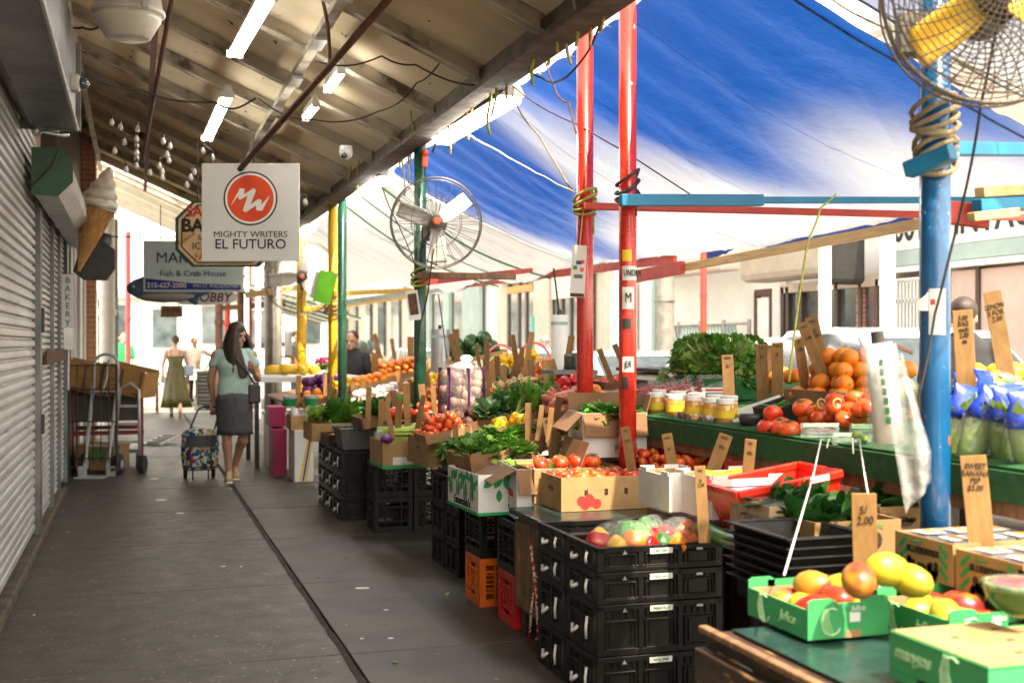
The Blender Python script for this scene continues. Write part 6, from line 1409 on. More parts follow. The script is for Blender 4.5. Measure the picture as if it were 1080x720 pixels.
def leafcurve(t, face, c, s, w=.004, mat='green_line'):
    """pale line drawing of a mango leaf or fruit on a carton side"""
    def Q(x, z): return (c[0] + x * s, c[1] - .0012, c[2] + z * s) if face == 'F' else (c[0] - .0012, c[1] - x * s, c[2] + z * s)
    m = MB()
    m.tube([Q(.42 * math.cos(a) , .5 * math.sin(a)) for a in [R(60 + i * 15) for i in range(19)]], w * .6, 4)
    for k in range(4): m.tube([Q(-.3 + .05 * k, .5), Q(-.45 + .1 * k, .1), Q(-.3 + .12 * k, -.45)], w * .5, 4)
    m.build('line_print', K[mat], t)
def mango_box(c, w, d, h, label, rz=0):
    t = carton(c, (w, d, h * .74), label, rz, 'green_card', 'kraft_in', group='green mango cartons', holes=False, name='mango_carton')
    m = MB()
    for sy in (-1, 1):
        for sx in (-1, 1): m = MB(); m.prism([(-.045, 0), (.045, 0), (.045, h * .2), (.03, h * .27), (-.03, h * .27), (-.045, h * .2)], .006, Matrix.Translation((sx * (w / 2 - .045), sy * (d / 2 - .003) + .003, h * .735)) @ RX); m.build('corner_tab', K['green_card'], t)
    m = MB()
    m.box((0, d / 2 - .003, h * .82), (w * .5, .006, h * .2)); m.build('back_tab', K['green_card'], t); MB().box((0, -d / 2 + .003, h * .8), (w * .28, .006, h * .14)).build('front_tab', K['green_card'], t)
    MB().box((.015, -d / 2 - .001, h * .09), (.05, .003, h * .18)).build('hand_hole', K['kraft_in'], t)
    MB().box((.02, -d / 2 - .001, h * .5), (.034, .002, .026)).build('code_panel', K['white_ink'], t)
    text('lettering', 'Julice', .022, K['white_ink'], t, (.03, -d / 2 - .0015, h * .72), FRONT, shear=.3); text('lettering', 'Julice', .04, K['green_line'], t, (-w / 2 - .0015, -.06, h * .38), SIDE, shear=.3)
    leafcurve(t, 'F', (-.055, -d / 2, h * .42), .075); leafcurve(t, 'L', (-w / 2, .07, h * .36), .08)
    return t
cM = W(852, 676, z=.62)
w1, d1 = .262, .34
c1 = Vector((cM.x + w1 / 2, cM.y + d1 / 2, .622)); mango_box(c1, w1, d1, .112, 'open green mango carton nearest the black crates, heaped with mangoes')
spots = [(-.07, -.12, .09, 'm'), (-.075, -.03, .085, 'y'), (.03, -.1, .112, 'm'), (-.015, -.1, .07, 'y'), (.085, -.12, .08, 'y'), (-.02, .0, .08, 'm'), (.06, -.02, .085, 'y'), (-.06, .08, .08, 'm'), (.02, .08, .085, 'm'), (.08, .08, .08, 'y'), (-.05, .0, .06, 'y'), (.01, .02, .135, 'm'), (.085, -.03, .13, 'y')]
for x, y, z, k in spots:
    one('mango' if k == 'm' else 'yellow_mango', c1 + Vector((x * .82, y * .8 + .01, z - .03)), ('red and orange ripe mango' if k == 'm' else 'yellow green mango') + ' in the open carton nearest the black crates', 'mangoes in the nearest open carton', 'mango', rot=(random.uniform(1, 2.1), random.uniform(-.6, .6), random.uniform(0, 6.28)), s=1.0)
c2 = Vector((cM.x + w1 + .03 + .14, cM.y - .05, .622)); mango_box(c2, .26, .33, .108, 'open green mango carton beside the half watermelon')
for x, y, z, k in [(-.07, -.09, .08, 'y'), (-.02, -.12, .07, 'y'), (.05, -.02, .09, 'm'), (-.02, .02, .07, 'm'), (.08, -.1, .06, 'm'), (-.08, .05, .07, 'y'), (.03, .09, .07, 'm'), (-.04, .1, .075, 'y'), (.09, .06, .08, 'm')]:
    one('mango' if k == 'm' else 'yellow_mango', c2 + Vector((x * .75, y * .75 + .01, z - .02)), ('red blushed mango' if k == 'm' else 'yellow mango') + ' in the carton beside the half watermelon', 'mangoes beside the watermelon', 'mango', rot=(random.uniform(1, 2.1), random.uniform(-.6, .6), random.uniform(0, 6.28)))
for px, py, k, lab in ((962, 612, 'yellow_mango', 'round yellow green mango resting between the two open cartons'), (935, 600, 'yellow_mango', 'tall yellow mango beside the price slat'), (907, 612, 'mango', 'biggest red and yellow mango on top of the nearest carton')):
    o = one(k, W(px, py, d=3.3 if px != 907 else 3.22), lab, None, 'mango', rot=(R(80), 0, random.uniform(0, 6)), s=1.15)
p = W(938, 714, z=.62); w3, d3, h3 = .3, .36, .115
t = thing('mango_carton', 'closed green mango carton turned upside down at the front of the table', 'carton', (p.x + w3 / 2, p.y - d3 / 2, .622), group='green mango cartons')
m = MB()
m.box((0, 0, h3 - .003), (w3, d3, .006)); m.box((-w3 / 2 + .003, 0, h3 / 2 + .01), (.006, d3, h3 - .03)); m.box((w3 / 2 - .003, 0, h3 / 2), (.006, d3, h3 - .007)); m.box((0, -d3 / 2 + .003, h3 / 2), (w3 - .013, .006, h3 - .007)); m.box((0, d3 / 2 - .003, h3 / 2), (w3 - .013, .006, h3 - .007))
for y in (-.13, .13): m.box((-w3 / 2 + .003, y, .012), (.0055, .1, .024))
m.build('body', K['green_card'], t); MB().box((0, 0, h3 + .0015), (w3 - .012, d3 - .012, .003)).build('kraft_top', K['kraft'], t)
text('lettering', 'mangos', .045, K['green_line'], t, (-w3 / 2 - .0015, .09, h3 * .62), SIDE, shear=.3, bold=.001); leafcurve(t, 'L', (-w3 / 2, -.06, h3 * .5), .1); leafcurve(t, 'F', (.0, -d3 / 2, h3 * .5), .09)
for x, y in ((-.05, .06), (.06, .0), (.0, -.1), (.1, .1)): MB().box((x, y, h3 + .0035), (.02, .012, .002)).build('vent_hole', K['wood_dk'], t)
p = W(1078, 614, d=2.95)
t = thing('half_watermelon', 'half watermelon wrapped in film on the mango cartons', 'watermelon', p)
rim = .095; rind = MB(); rind.lathe([(.001, -.085), (.03, -.082), (.06, -.066), (.083, -.038), (.093, -.01), (.095, 0), (.088, .001)], 26); rind.build('rind', M('striped rind', (.02, .11, .02), (.35, .45, .1), scale=14, th=(.45, .6), stretch=(1, 1, .15), rough=.25), t, smooth=True)
MB().lathe([(.088, .0), (.06, .004), (.001, .005)], 26).build('flesh', K['pep_r'], t, smooth=True); MB().lathe([(.097, -.012), (.0965, .004), (.06, .009), (.001, .009)], 26).build('film_wrap', K['film'], t, smooth=True)
t = carton((p.x + .03, p.y, .622), (.24, .3, .085), 'low green carton under the half watermelon', 0, 'green_card', 'kraft_in', group='green mango cartons', holes=False, name='mango_carton')
def berry(px, py, L_, label):
    p = W(px, py, x=2.3); zt = p.z; h = .125
    t = carton((2.3 + .19, p.y - L_ / 2, zt - h), (.38, L_, h), label, 0, 'kraft', 'kraft_in', group='berry boxes', holes=False, name='berry_box')
    MB().box((0, 0, h - .018), (.36, L_ - .03, .01)).build('divider_floor', K['kraft_dk'], t)
    text('lettering', 'BLUEBERRIES', .027, K['black_ink'], t, (-.1915, .0, h * .66), SIDE, bold=.001); text('lettering', 'Product of', .012, K['green_print'], t, (-.1915, .03, h * .86), SIDE)
    m = MB()
    for i in range(34):
        y, z = random.uniform(-.07, .07), random.uniform(.01, .05); m.prism(disc(random.uniform(.008, .013), 8), .0008, Matrix.Translation((-.1908, -y, z)) @ Matrix.Rotation(R(-90), 4, 'Z') @ RX)
    m.build('berry_print', K['black_ink'], t)
    m = MB()
    for sg in (-1, 1):
        for i in range(9): m.prism(disc(.009, 6), .0008, Matrix.Translation((-.191, sg * (L_ / 2 - .03 - .012 * (i % 3)), .02 + i * .011)) @ Matrix.Rotation(R(-90), 4, 'Z') @ RX)
    m.build('leaf_print', K['leaf_print'], t)
    for i in range(3):
        for j in range(2):
            c = thing('berry_punnet', 'clear berry punnet ' + label.split(',')[0].replace('kraft berry box', 'in the kraft box'), 'punnet', (2.3 + .07 + i * .12, p.y - L_ * (.28 + .45 * j), zt - .012), group='punnets in the ' + label.split(',')[0])
            MB().box((0, 0, .0), (.11, L_ * .42, .03)).build('punnet', K['film'], c, bevel=.006); MB().box((0, 0, -.0), (.1, L_ * .39, .018)).build('berries', K['aub'], c)
            MB().box((0, 0, .0165), (.075, L_ * .25, .001)).build('label', K['white_card'], c); MB().box((0.005, 0, .018), (.03, L_ * .2, .001)).build('label_print', K['orange_ink'], c)
berry(944, 559, .28, 'kraft berry box next to the blue post, printed with berries'); berry(1008, 578, .28, 'kraft berry box in the middle of the row, printed with berries'); berry(1074, 600, .28, 'kraft berry box at the picture edge, printed with berries')
for (px, py, sz, lab) in ((812, 575, (.36, .3, .15), 'brown box wrapped in clear film beside the red bin'), (862, 585, (.34, .3, .12), 'brown box with dark fruit print half behind the price slat'), (930, 572, (.2, .24, .14), 'small plain brown box leaning by the blue post')):
    p = W(px, py, z=.72); t = carton((p.x + sz[0] / 2, p.y + sz[1] / 2, .71), sz, lab, random.uniform(-.06, .02), 'kraft', 'kraft_in', name='carton')
    if px == 812:
        m = MB(); m.box((0, 0, sz[2] / 2 + .004), (sz[0] + .012, sz[1] + .012, sz[2] + .012)); m.build('film_wrap', K['film'], t, bevel=.02)
        m = MB(); m.prism([(-.02, -.01), (.0, -.016), (.02, .0), (.01, .012)], .001, Matrix.Translation((-sz[0] / 2 - .0005, .0, .08)) @ Matrix.Rotation(R(-90), 4, 'Z') @ RX); m.build('logo_print', K['black_ink'], t)
    if px == 862:
        for q in (-.08, .06): MB().prism(disc(.035, 12), .001, Matrix.Translation((q, -sz[1] / 2 - .0005, .05)) @ RX).build('fruit_print', K['wood_dk'], t)
        text('lettering', 'Organic', .03, K['green_print'], t, (.05, -sz[1] / 2 - .001, .1), FRONT)
    bunches('spinach', Vector((p.x + sz[0] / 2, p.y + sz[1] / 2, .71 + sz[2] - .09)), sz[0] * .6, sz[1] * .6, 4, 'dark green produce inside the ' + lab, 'greens in the ' + lab, 'greens', tilt=0)
pt = W(770, 578, x=1.98)
for k in range(7):
    m = MB(); w_, d_ = .3, .4; z = .575 + k * .03
    m.box((0, 0, .004), (w_ - .06, d_ - .06, .008))
    for sx in (-1, 1): m.box((sx * (w_ / 2 - .018), 0, .035), (.006, d_ - .03, .075), Matrix.Rotation(sx * R(14), 3, 'Y')); m.box((sx * (w_ / 2), 0, .073), (.03, d_ + .01, .008))
    for sy in (-1, 1): m.box((0, sy * (d_ / 2 - .018), .035), (w_ - .03, .006, .075), Matrix.Rotation(-sy * R(14), 3, 'X')); m.box((0, sy * d_ / 2, .073), (w_ + .03, .03, .008))
    tag(m.build('nested_tray', K['crate'], loc=(pt.x + w_ / 2 + random.uniform(-.006, .006), pt.y - d_ / 2, z), bevel=.004), 'shiny black plastic tray in the nested stack beside the mango carton', 'tray', 'nested black trays')
m = MB(); m.lathe([(.0005, 0), (.15, 0), (.17, .56), (.175, .57), (.16, .57), (.14, .02)], 20); tag(m.build('black_tub', K['crate'], loc=(pt.x + .16, pt.y - .2, 0), auto=True), 'round black tub under the nested black trays', 'tub')
p = W(789, 562, z=.73); t = thing('red_bin', 'scarlet plastic bin with a yellow sticker tilted on the stall', 'bin', (p.x + .2, p.y + .14, .745), rot=(0, R(-9), -.05))
m = MB(); w_, d_, h_ = .44, .34, .17
vs = [(-w_ / 2 + .05, -d_ / 2 + .03, 0), (w_ / 2 - .05, -d_ / 2 + .03, 0), (w_ / 2 - .05, d_ / 2 - .03, 0), (-w_ / 2 + .05, d_ / 2 - .03, 0), (-w_ / 2, -d_ / 2, h_), (w_ / 2, -d_ / 2, h_), (w_ / 2, d_ / 2, h_), (-w_ / 2, d_ / 2, h_)]
m.add(vs, [(0, 3, 2, 1), (0, 1, 5, 4), (1, 2, 6, 5), (2, 3, 7, 6), (3, 0, 4, 7)]); m.build('shell', K['bin_rd'], t, solid=.006)
m = MB()
for a, b in ((4, 5), (5, 6), (6, 7), (7, 4)): m.bar(vs[a], vs[b], .022, .03)
m.build('rim', K['bin_rd'], t, bevel=.005)
MB().box((-.16, -d_ / 2 + .006, .1), (.07, .003, .07), Matrix.Rotation(R(10), 3, 'X')).build('yellow_sticker', K['yellow_ink'], t); MB().box((.12, -d_ / 2 - .012, h_), (.08, .003, .022)).build('white_sticker', K['white_ink'], t)
tag(MB().tube(sagline(W(740, 556, x=2.2), W(822, 580, x=2.12), .02), .035, 12).build('green_pipe', K['green_hose'], smooth=True), 'thick green tube lying under the white carton and the red bin', 'tube')
p = W(706, 540, z=.74)
t = carton((p.x + .1, p.y + .16, .74), (.2, .32, .15), 'white carton standing beside the boxed tomatoes with a price slat in it', .0, 'white_card', 'kraft_in', notch=True, holes=False); text('lettering', 'Product', .022, K['crate_gr'], t, (.02, -.163, .12), FRONT)
p = W(748, 548, z=.74)
t = carton((p.x + .17, p.y + .16, .74), (.34, .32, .16), 'white notched carton holding yellow squash', .05, 'white_card', 'kraft_in', notch=True, holes=False)
m = MB()
for a, b in (((-.14, .02), (.14, .02)), ((.14, .02), (.14, .13)), ((.14, .13), (-.14, .13)), ((-.14, .13), (-.14, .02))): m.bar((a[0], -.1615, a[1]), (b[0], -.1615, b[1]), .002, .003)
m.build('blue_frame_print', K['blue_ink'], t); MB().prism([(-.03, 0), (0, -.03), (.05, .01), (.01, .025)], .001, Matrix.Translation((.06, -.1605, .07)) @ RX).build('red_print', K['red_ink'], t)
for x, y in ((-.1, -.07), (0, .02), (.1, -.04), (-.06, .08), (.1, .09)): one('lemon', (p.x + .17 + x, p.y + .16 + y, .74 + .12), 'yellow summer squash in the white notched carton', 'squash in the white carton', 'squash', rot=(1.5, 0, random.uniform(0, 6)), s=1.5)
for px, py, X, sz, mt_, lab in ((830, 498, 2.9, (.5, .3, .16), 'red_ink', 'red printed carton stored under the turf shelf'), (800, 505, 3.0, (.3, .3, .2), 'green_card', 'green printed carton stored under the turf shelf')):
    p = W(px, py, x=X); carton((X, p.y, p.z - .1), sz, lab, .2, mt_, 'kraft_in', holes=False)
    tag(MB().box((X, p.y, (p.z - .1) / 2), (sz[0] * .9, sz[1] * .9, p.z - .105)).build('stacked_box', K['kraft_dk'], bevel=.01), 'brown box standing on the ground under the ' + lab.split(' stored')[0], 'box')
pc0 = W(630, 577, x=1.75); CW, CD = .55, .36
hs = [(.195, 'bottom'), (.205, 'second'), (.125, 'third'), (.1, 'top')]
for st in range(2):
    z = 0
    for h, nm in hs:
        rpc((1.75 + CW / 2 + random.uniform(-.003, .003), pc0.y + CD / 2 + st * (CD + .012), z + .002), CW, CD, h, random.uniform(-.008, .008), nm + ' black plastic crate of the ' + ('nearest stack with bagged peppers' if st == 0 else 'stack between the peppers and the wooden cabinet'), 'black crates nearest the camera', ['POOL 6420', 'FRESH PLUS', 'TRAY 6413', 'RETURN'][[a for a, b in hs].index(h)] if st == 0 else None)
        z += h + .003
ZT = z
pb = Vector((1.75 + CW / 2, pc0.y + CD / 2, ZT))
pep = [('g', -.1, -.02, .03), ('g', -.05, .05, .035), ('y', -.15, -.1, .0), ('o', -.09, -.12, .02), ('r', -.03, -.12, .0), ('g', .05, -.11, .0), ('r', .07, -.04, .02), ('o', .17, -.06, .035), ('o', .1, -.13, .0), ('o', .2, -.12, .0), ('y', -.17, .06, .0), ('g', .06, .1, .03), ('g', .12, .08, .02), ('r', -.2, .0, .0), ('o', .15, .05, .0), ('g', .0, .03, .02), ('y', -.02, -.05, .0)]
nmP = {'g': 'green', 'o': 'orange', 'r': 'red', 'y': 'yellow'}
for k, x, y, z in pep: one('pepper_' + k, pb + Vector((x, y, z - .012)), nmP[k] + ' bell pepper bagged on the nearest black crate stack', 'peppers on the nearest black crates', 'bell pepper', rot=(random.uniform(.8, 2), 0, random.uniform(0, 6)), s=1.02)
for i, (x, y, r_) in enumerate(((-.11, -.05, (.14, .12, .075)), (.1, .08, (.1, .07, .07)), (.14, -.08, (.12, .09, .08)))):
    m = MB(); m.ball((0, 0, 0), r_, 16, 9); o = m.build('plastic_bag', K['film'], loc=pb + Vector((x, y, .015)), smooth=True); tag(o, ['clear bag round the mixed peppers at the pavement side of the crate', 'clear bag round the two green peppers at the back', 'clear bag round the orange peppers'][i], 'bag', 'clear bags of peppers')
pcab = pc0.y + 2 * CD + .05
cy0, cy1 = pcab, W(545, 545, x=1.82).y
t = thing('wooden_cabinet', 'brown wooden cabinet with panelled doors beside the black crates', 'cabinet', (1.82 + .35, (cy0 + cy1) / 2, 0)); L_ = cy1 - cy0
MB().box((0, 0, .36), (.66, L_ - .01, .48)).build('body', K['wood_md'], t, bevel=.004); MB().box((-.02, 0, .615), (.74, L_ + .02, .03)).build('cabinet_top', K['table_top'], t, bevel=.006)
for k in range(2):
    y = (k - .5) * L_ * .5
    d = thing('x', None, None); bpy.data.objects.remove(d)
    d = MB().box((-.338, y, .36), (.018, L_ * .47, .44)).build('door', K['wood_md'], t, bevel=.003)
    m = MB(); 
    for q in (-1, 1): m.box((-.352, y + q * L_ * .19, .36), (.016, .05, .43)); m.box((-.352, y, .36 + q * .185), (.0155, L_ * .33, .05))
    m.build('door_frame', K['wood_md'], d, bevel=.003)
for x in (-.3, .3):
    for y in (-1, 1): MB().box((x, y * (L_ / 2 - .05), .06), (.06, .06, .12)).build('foot', K['wood_dk'], t)
MB().box((-.348, L_ * .42, .17), (.004, .03, .05)).build('paper_sticker', K['white_card'], t)
yk = (cy0 + cy1) / 2 - .12
pts = [(1.80, yk + .1, .5), (1.795, yk + .03, .38), (1.79, yk - .02, .3), (1.795, yk - .04, .08)]
tag(MB().tube(wob(pts + [(1.8, yk + .02, .05)], .008, 2), .007, 6).build('red_white_cord', K['stripe_cord'], smooth=True), 'red and white cord hanging straight on the cabinet door', 'cord', 'red and white cord')
tag(MB().tube(wob([(1.79, yk - .16, .5), (1.788, yk - .1, .43), (1.785, yk - .02, .34), (1.79, yk + .06, .2), (1.795, yk + .1, .02)], .008, 3), .007, 6).build('red_white_cord', K['stripe_cord'], smooth=True), 'red and white cord slanting across the cabinet door', 'cord', 'red and white cord')
pk = W(592, 538, z=.64)
w_, d_, h_ = .47, .3, .165
t = carton((pk.x + w_ / 2, pk.y + d_ / 2, .632), (w_, d_, h_), 'open kraft carton of tomatoes with red tomato print, the nearer one', 0, 'kraft', 'kraft_in', holes=3, group='tomato cartons')
for x, z in ((-.08, .03), (-.05, .045), (-.1, .05), (-.02, .035), (-.06, .06)): MB().prism(disc(.024, 12), .001, Matrix.Translation((x - .03, -d_ / 2 - .0004 - .0002 * z * 100, z)) @ RX).build('tomato_print', K['red_ink'], t)
pile('tomato', (pk.x + w_ / 2, pk.y + d_ / 2, .632 + h_ - .045), w_ - .03, d_ - .03, .04, 'ripe tomato in the nearer open kraft carton on the cabinet', 'tomatoes in the nearer kraft carton', 1, 0, fill=.9)
t = carton((pk.x + w_ / 2 - .03, pk.y + d_ + .17, .632), (w_, d_, h_ + .01), 'open kraft carton of tomatoes behind the nearer one', 0, 'kraft', 'kraft_in', group='tomato cartons')
pile('tomato', (pk.x + w_ / 2 - .03, pk.y + d_ + .17, .632 + h_ - .06), w_ - .03, d_ - .03, .04, 'ripe tomato in the farther open kraft carton', 'tomatoes in the farther kraft carton', 2, 0, fill=.95)
po = W(503, 641, z=0); ro = 0
milk((1.8 + .15, po.y + .15, .0), ro, 'crate_or', 'orange milk crate on the pavement under a black one', 'milk crates'); milk((1.8 + .15, po.y + .15, .27), ro + .03, 'crate', 'black milk crate standing on the orange one', 'milk crates')
yr = W(545, 600, x=1.82).y + .03
milk((1.83 + .15, yr + .18, .0), -.02, 'crate_rd', 'red milk crate beside the cabinet', 'milk crates'); milk((1.83 + .15, yr + .18, .27), .02, 'crate', 'black milk crate standing on the red one', 'milk crates')
milk((1.83 + .47, yr + .18, .0), -.02, 'crate', 'black milk crate on the ground behind the red one', 'milk crates'); milk((1.83 + .47, yr + .18, .27), .02, 'crate', 'black milk crate on top behind the red stack', 'milk crates')
pa = W(502, 544, z=.545)
w_, d_, h_ = .32, .55, .215
t = carton((pa.x + w_ / 2, pa.y + d_ / 2, .545), (w_, d_, h_), 'white carton covered in green leaf and pear prints on the orange crate stack', .04, 'white_card', 'kraft_in', holes=False); random.seed(2)
def leafpoly(s): return [(0, -s), (.45 * s, -.4 * s), (.5 * s, .2 * s), (.25 * s, .75 * s), (0, s), (-.25 * s, .75 * s), (-.5 * s, .2 * s), (-.45 * s, -.4 * s)]
LT = Matrix.Rotation(R(-90), 4, 'Z') @ RX
for i in range(22): MB().prism(leafpoly(random.uniform(.02, .038)), .001, Matrix.Translation((-w_ / 2 - .0003 - .00005 * i, random.uniform(-.25, .25), random.uniform(.15, .195) - .04 * (i % 4 == 0))) @ LT @ Matrix.Rotation(random.uniform(-1.5, 1.5), 4, 'Z')).build('leaf_print', K['leaf_print'], t)
for y in (-.18, -.06, .07, .2): MB().prism([(0, .05), (.014, .02), (.022, -.02), (.012, -.045), (-.012, -.045), (-.022, -.02), (-.014, .02)], .0015, Matrix.Translation((-w_ / 2 - .001, y, .115)) @ LT).build('pear_print', K['green_print'], t); MB().box((-w_ / 2 - .001, y + .035, .11), (.002, .008, .09)).build('trunk_print', K['wood_md'], t)
text('lettering', "Esmeralda's", .062, K['black_ink'], t, (-w_ / 2 - .003, -.0, .045), SIDE, bold=.001)
m = MB(); m.box((-w_ / 2 - .0015, 0, .008), (.003, d_ + .003, .016)); m.box((0, -d_ / 2 - .0015, .008), (w_, .003, .016)); m.build('green_band', K['leaf_print'], t)
for x, z, s in ((-.1, .17, .04), (-.05, .18, .045), (.0, .175, .045), (.06, .18, .04), (.12, .17, .045)): MB().prism(leafpoly(s), .001, Matrix.Translation((x, -d_ / 2 - .0004 - .0001 * x, z)) @ RX @ Matrix.Rotation(x * 9, 4, 'Z')).build('leaf_print', K['leaf_print'], t)
MB().prism(leafpoly(.034), .001, Matrix.Translation((-.045, -d_ / 2 - .001, .1)) @ RX).build('badge_print', K['green_print'], t); MB().prism([(0, .08), (.03, .03), (.045, -.03), (.02, -.07), (-.03, -.07), (-.05, -.02), (-.03, .04)], .001, Matrix.Translation((.09, -d_ / 2 - .001, .1)) @ RX).build('avocado_print', K['leaf_lt'], t)
pw2 = W(545, 548, z=.545)
w_, d_, h_ = .34, .5, .26
t = carton((pw2.x + w_ / 2 + .02, pw2.y + d_ / 2 - .03, .545), (w_, d_, h_), 'white farm carton with brown flaps folded open and red printing', -.1, 'white_card', 'kraft_in', flaps=(('L', 118, .15, 'kraft_dk'), ('F', 160, .13, 'kraft_dk'), ('R', 20, .14, 'kraft_dk')), holes=False)
text('lettering', 'RICHARDSON', .052, K['red_ink'], t, (-w_ / 2 - .001, .0, .125), SIDE, bold=.002); text('lettering', 'F A R M S', .03, K['red_ink'], t, (-w_ / 2 - .001, .0, .085), SIDE); text('lettering', 'VINELAND NJ', .022, K['black_ink'], t, (-w_ / 2 - .001, 0, .05), SIDE)
m = MB(); 
for y, z, r_ in ((.02, .19, .03), (-.02, .185, .028), (.0, .215, .022), (-.05, .2, .02)): m.prism(disc(r_, 9), .001, Matrix.Translation((-w_ / 2 - .0006, y, z)) @ LT)
m.build('picture_print', K['black_ink'], t)
bunches('lettuce', (pw2.x + w_ / 2, pw2.y + d_ / 2, .545 + h_ - .12), .2, .3, 4, 'leafy green in the white farm carton', 'greens in the white farm carton', 'greens', tilt=0)
pb3 = W(484, 598, x=1.9)
for k in range(3):
    rpc((1.9 + .25, pb3.y + .17, k * .2 + .0), .5, .34, .195, .0, ['bottom', 'middle', 'top'][k] + ' black crate of the stack under the tomato printed carton', 'black crates under the tomato printed carton', None, False)
    rpc((1.9 + .25, pb3.y + .17 + .36, k * .2), .5, .34, .195, .0, ['bottom', 'middle', 'top'][k] + ' black crate behind the stack under the tomato printed carton', 'black crates under the tomato printed carton', None, False)
p = W(432, 508, x=1.84)
t = carton((1.84 + .27, p.y - .2 + .12, .61), (.46, .56, .19), 'kraft carton with red tomato print stacked on black crates', .03, 'kraft', 'kraft_in', holes=3); MB().box((0, 0, .02), (.475, .575, .04)).build('base_tray', K['kraft'], t)
for x, z in ((-.06, .05), (-.03, .07), (-.09, .07), (0, .05), (-.12, .06)): MB().prism(disc(.028, 12), .001, Matrix.Translation((x - .02, -.2812 - z * .02, z)) @ RX).build('tomato_print', K['red_ink'], t)
pile('carrot', (1.84 + .27, p.y - .08, .7), .36, .4, .02, 'orange carrot showing in the tomato printed carton', 'carrots in the tomato printed carton', 1, 0, fill=.6)
pg3 = W(396, 566, x=1.74)
for k in range(2): milk((1.74 + .15, pg3.y + .2, k * .27), 0, 'crate_gr' if k < 0 else 'crate', ['lower', 'upper'][k] + ' dark milk crate of the stack under the celery carton', 'milk crates')
for k in range(2): milk((1.74 + .46, pg3.y + .2, k * .27), 0, 'crate', ['lower', 'upper'][k] + ' dark milk crate behind the stack under the celery carton', 'milk crates')
p = W(398, 492, x=1.7); t = carton((1.7 + .2, p.y + .0, .545), (.42, .42, .2), 'kraft celery carton with white label and green bottom band', .03, 'kraft', 'kraft_in', holes=False)
MB().box((-.06, -.2115, .055), (.15, .003, .055)).build('white_label', K['white_card'], t); m = MB(); m.box((0, -.2112, .012), (.42, .003, .024)); m.box((-.2112, 0, .012), (.003, .42, .024)); m.build('green_band', K['green_print'], t)
ce = MB(); random.seed(4)
def celery_mesh():
    m = MB()
    for i in range(12):
        a = random.uniform(0, 6.28); y, z = .03 * math.cos(a), .03 * math.sin(a); m.tube([(-.17, y * .6, z * .6), (0, y, z), (.14, y * 1.3, z * 1.3 + .006)], [.012, .011, .007], 6)
    m.m = 1
    for i in range(14): leaf(m, Vector((.13, random.uniform(-.03, .03), random.uniform(-.03, .03))), Vector((1, random.uniform(-.5, .5), random.uniform(-.3, .5))), Vector((0, 0, 1)), .08, .02, .4, 3)
    return m.mesh('celery_bunch', [K['celery'], K['leaf_lt']], True)
cms = [celery_mesh() for i in range(2)]
for i in range(8):
    o = bpy.data.objects.new('celery_bunch', cms[i % 2]); COL.objects.link(o); o.location = (1.9 + random.uniform(-.04, .04), p.y - .14 + .1 * (i % 4), .74 + .055 * (i // 4)); o.rotation_euler = (0, random.uniform(-.05, .05), random.uniform(-.1, .1)); tag(o, 'pale celery bunch lying in the kraft celery carton', 'celery', 'celery in the kraft carton')
m = MB(); m.ball((0, 0, 0), (.05, .04, .035), 12, 8); tag(m.build('purple_bag', K['purple'], loc=(1.73, p.y - .2, .76), smooth=True), 'small purple wrapped bundle on the edge of the celery carton', 'bag'); m = MB(); m.ball((0, 0, 0), (.05, .05, .04), 12, 8); tag(m.build('clear_bag', K['bagfilm'], loc=(1.7, p.y - .12, .79), smooth=True), 'clump of clear plastic beside the purple bundle', 'bag')
pgt = W(354, 478, x=1.62)
yb0 = W(367, 549, z=0).y
for k in range(3):
    for j, x in enumerate((1.6,)):
        for q in range(3): rpc((x + .25, yb0 + .2 + q * .42, k * .19), .5, .4, .188, .02, ['bottom', 'middle', 'top'][k] + ' black crate of the ' + ['nearest', 'middle', 'farthest'][q] + ' stack under the grey tub and lettuce', 'black crates under the grey tub', None, True)
t = thing('grey_tub', 'grey rectangular plastic tub on the black crates', 'tub', (1.6 + .22, yb0 + .22, .575)); m = MB(); w_, d_, h_ = .44, .38, .17
vs = [(-w_ / 2 + .03, -d_ / 2 + .03, 0), (w_ / 2 - .03, -d_ / 2 + .03, 0), (w_ / 2 - .03, d_ / 2 - .03, 0), (-w_ / 2 + .03, d_ / 2 - .03, 0), (-w_ / 2, -d_ / 2, h_), (w_ / 2, -d_ / 2, h_), (w_ / 2, d_ / 2, h_), (-w_ / 2, d_ / 2, h_)]
m.add(vs, [(0, 3, 2, 1), (0, 1, 5, 4), (1, 2, 6, 5), (2, 3, 7, 6), (3, 0, 4, 7)]); m.build('shell', K['crate_gr'], t, solid=.008, bevel=.02); m = MB(); m.tube([vs[i] for i in (4, 5, 6, 7)], .014, 6, closed=True); m.build('rim', K['crate_gr'], t)
m = MB(); m.box((0, 0, .05), (.46, .5, .1)); o = None
t = carton((1.56 + .24, yb0 + .7, .575), (.46, .4, .09), 'shallow black tray of carrots beside the grey tub', .02, 'crate', 'black', holes=False, name='tray', cat='tray'); pile('carrot', (1.8, yb0 + .7, .6), .38, .34, .02, 'orange carrot in the shallow black tray', 'carrots in the black tray', 2, 0, fill=.6); bunches('lettuce', (1.85, yb0 + .75, .63), .3, .2, 3, 'small leafy green beside the tray carrots', 'greens in the black tray', 'greens', tilt=0, s=.7)
p = W(330, 450, x=1.55)
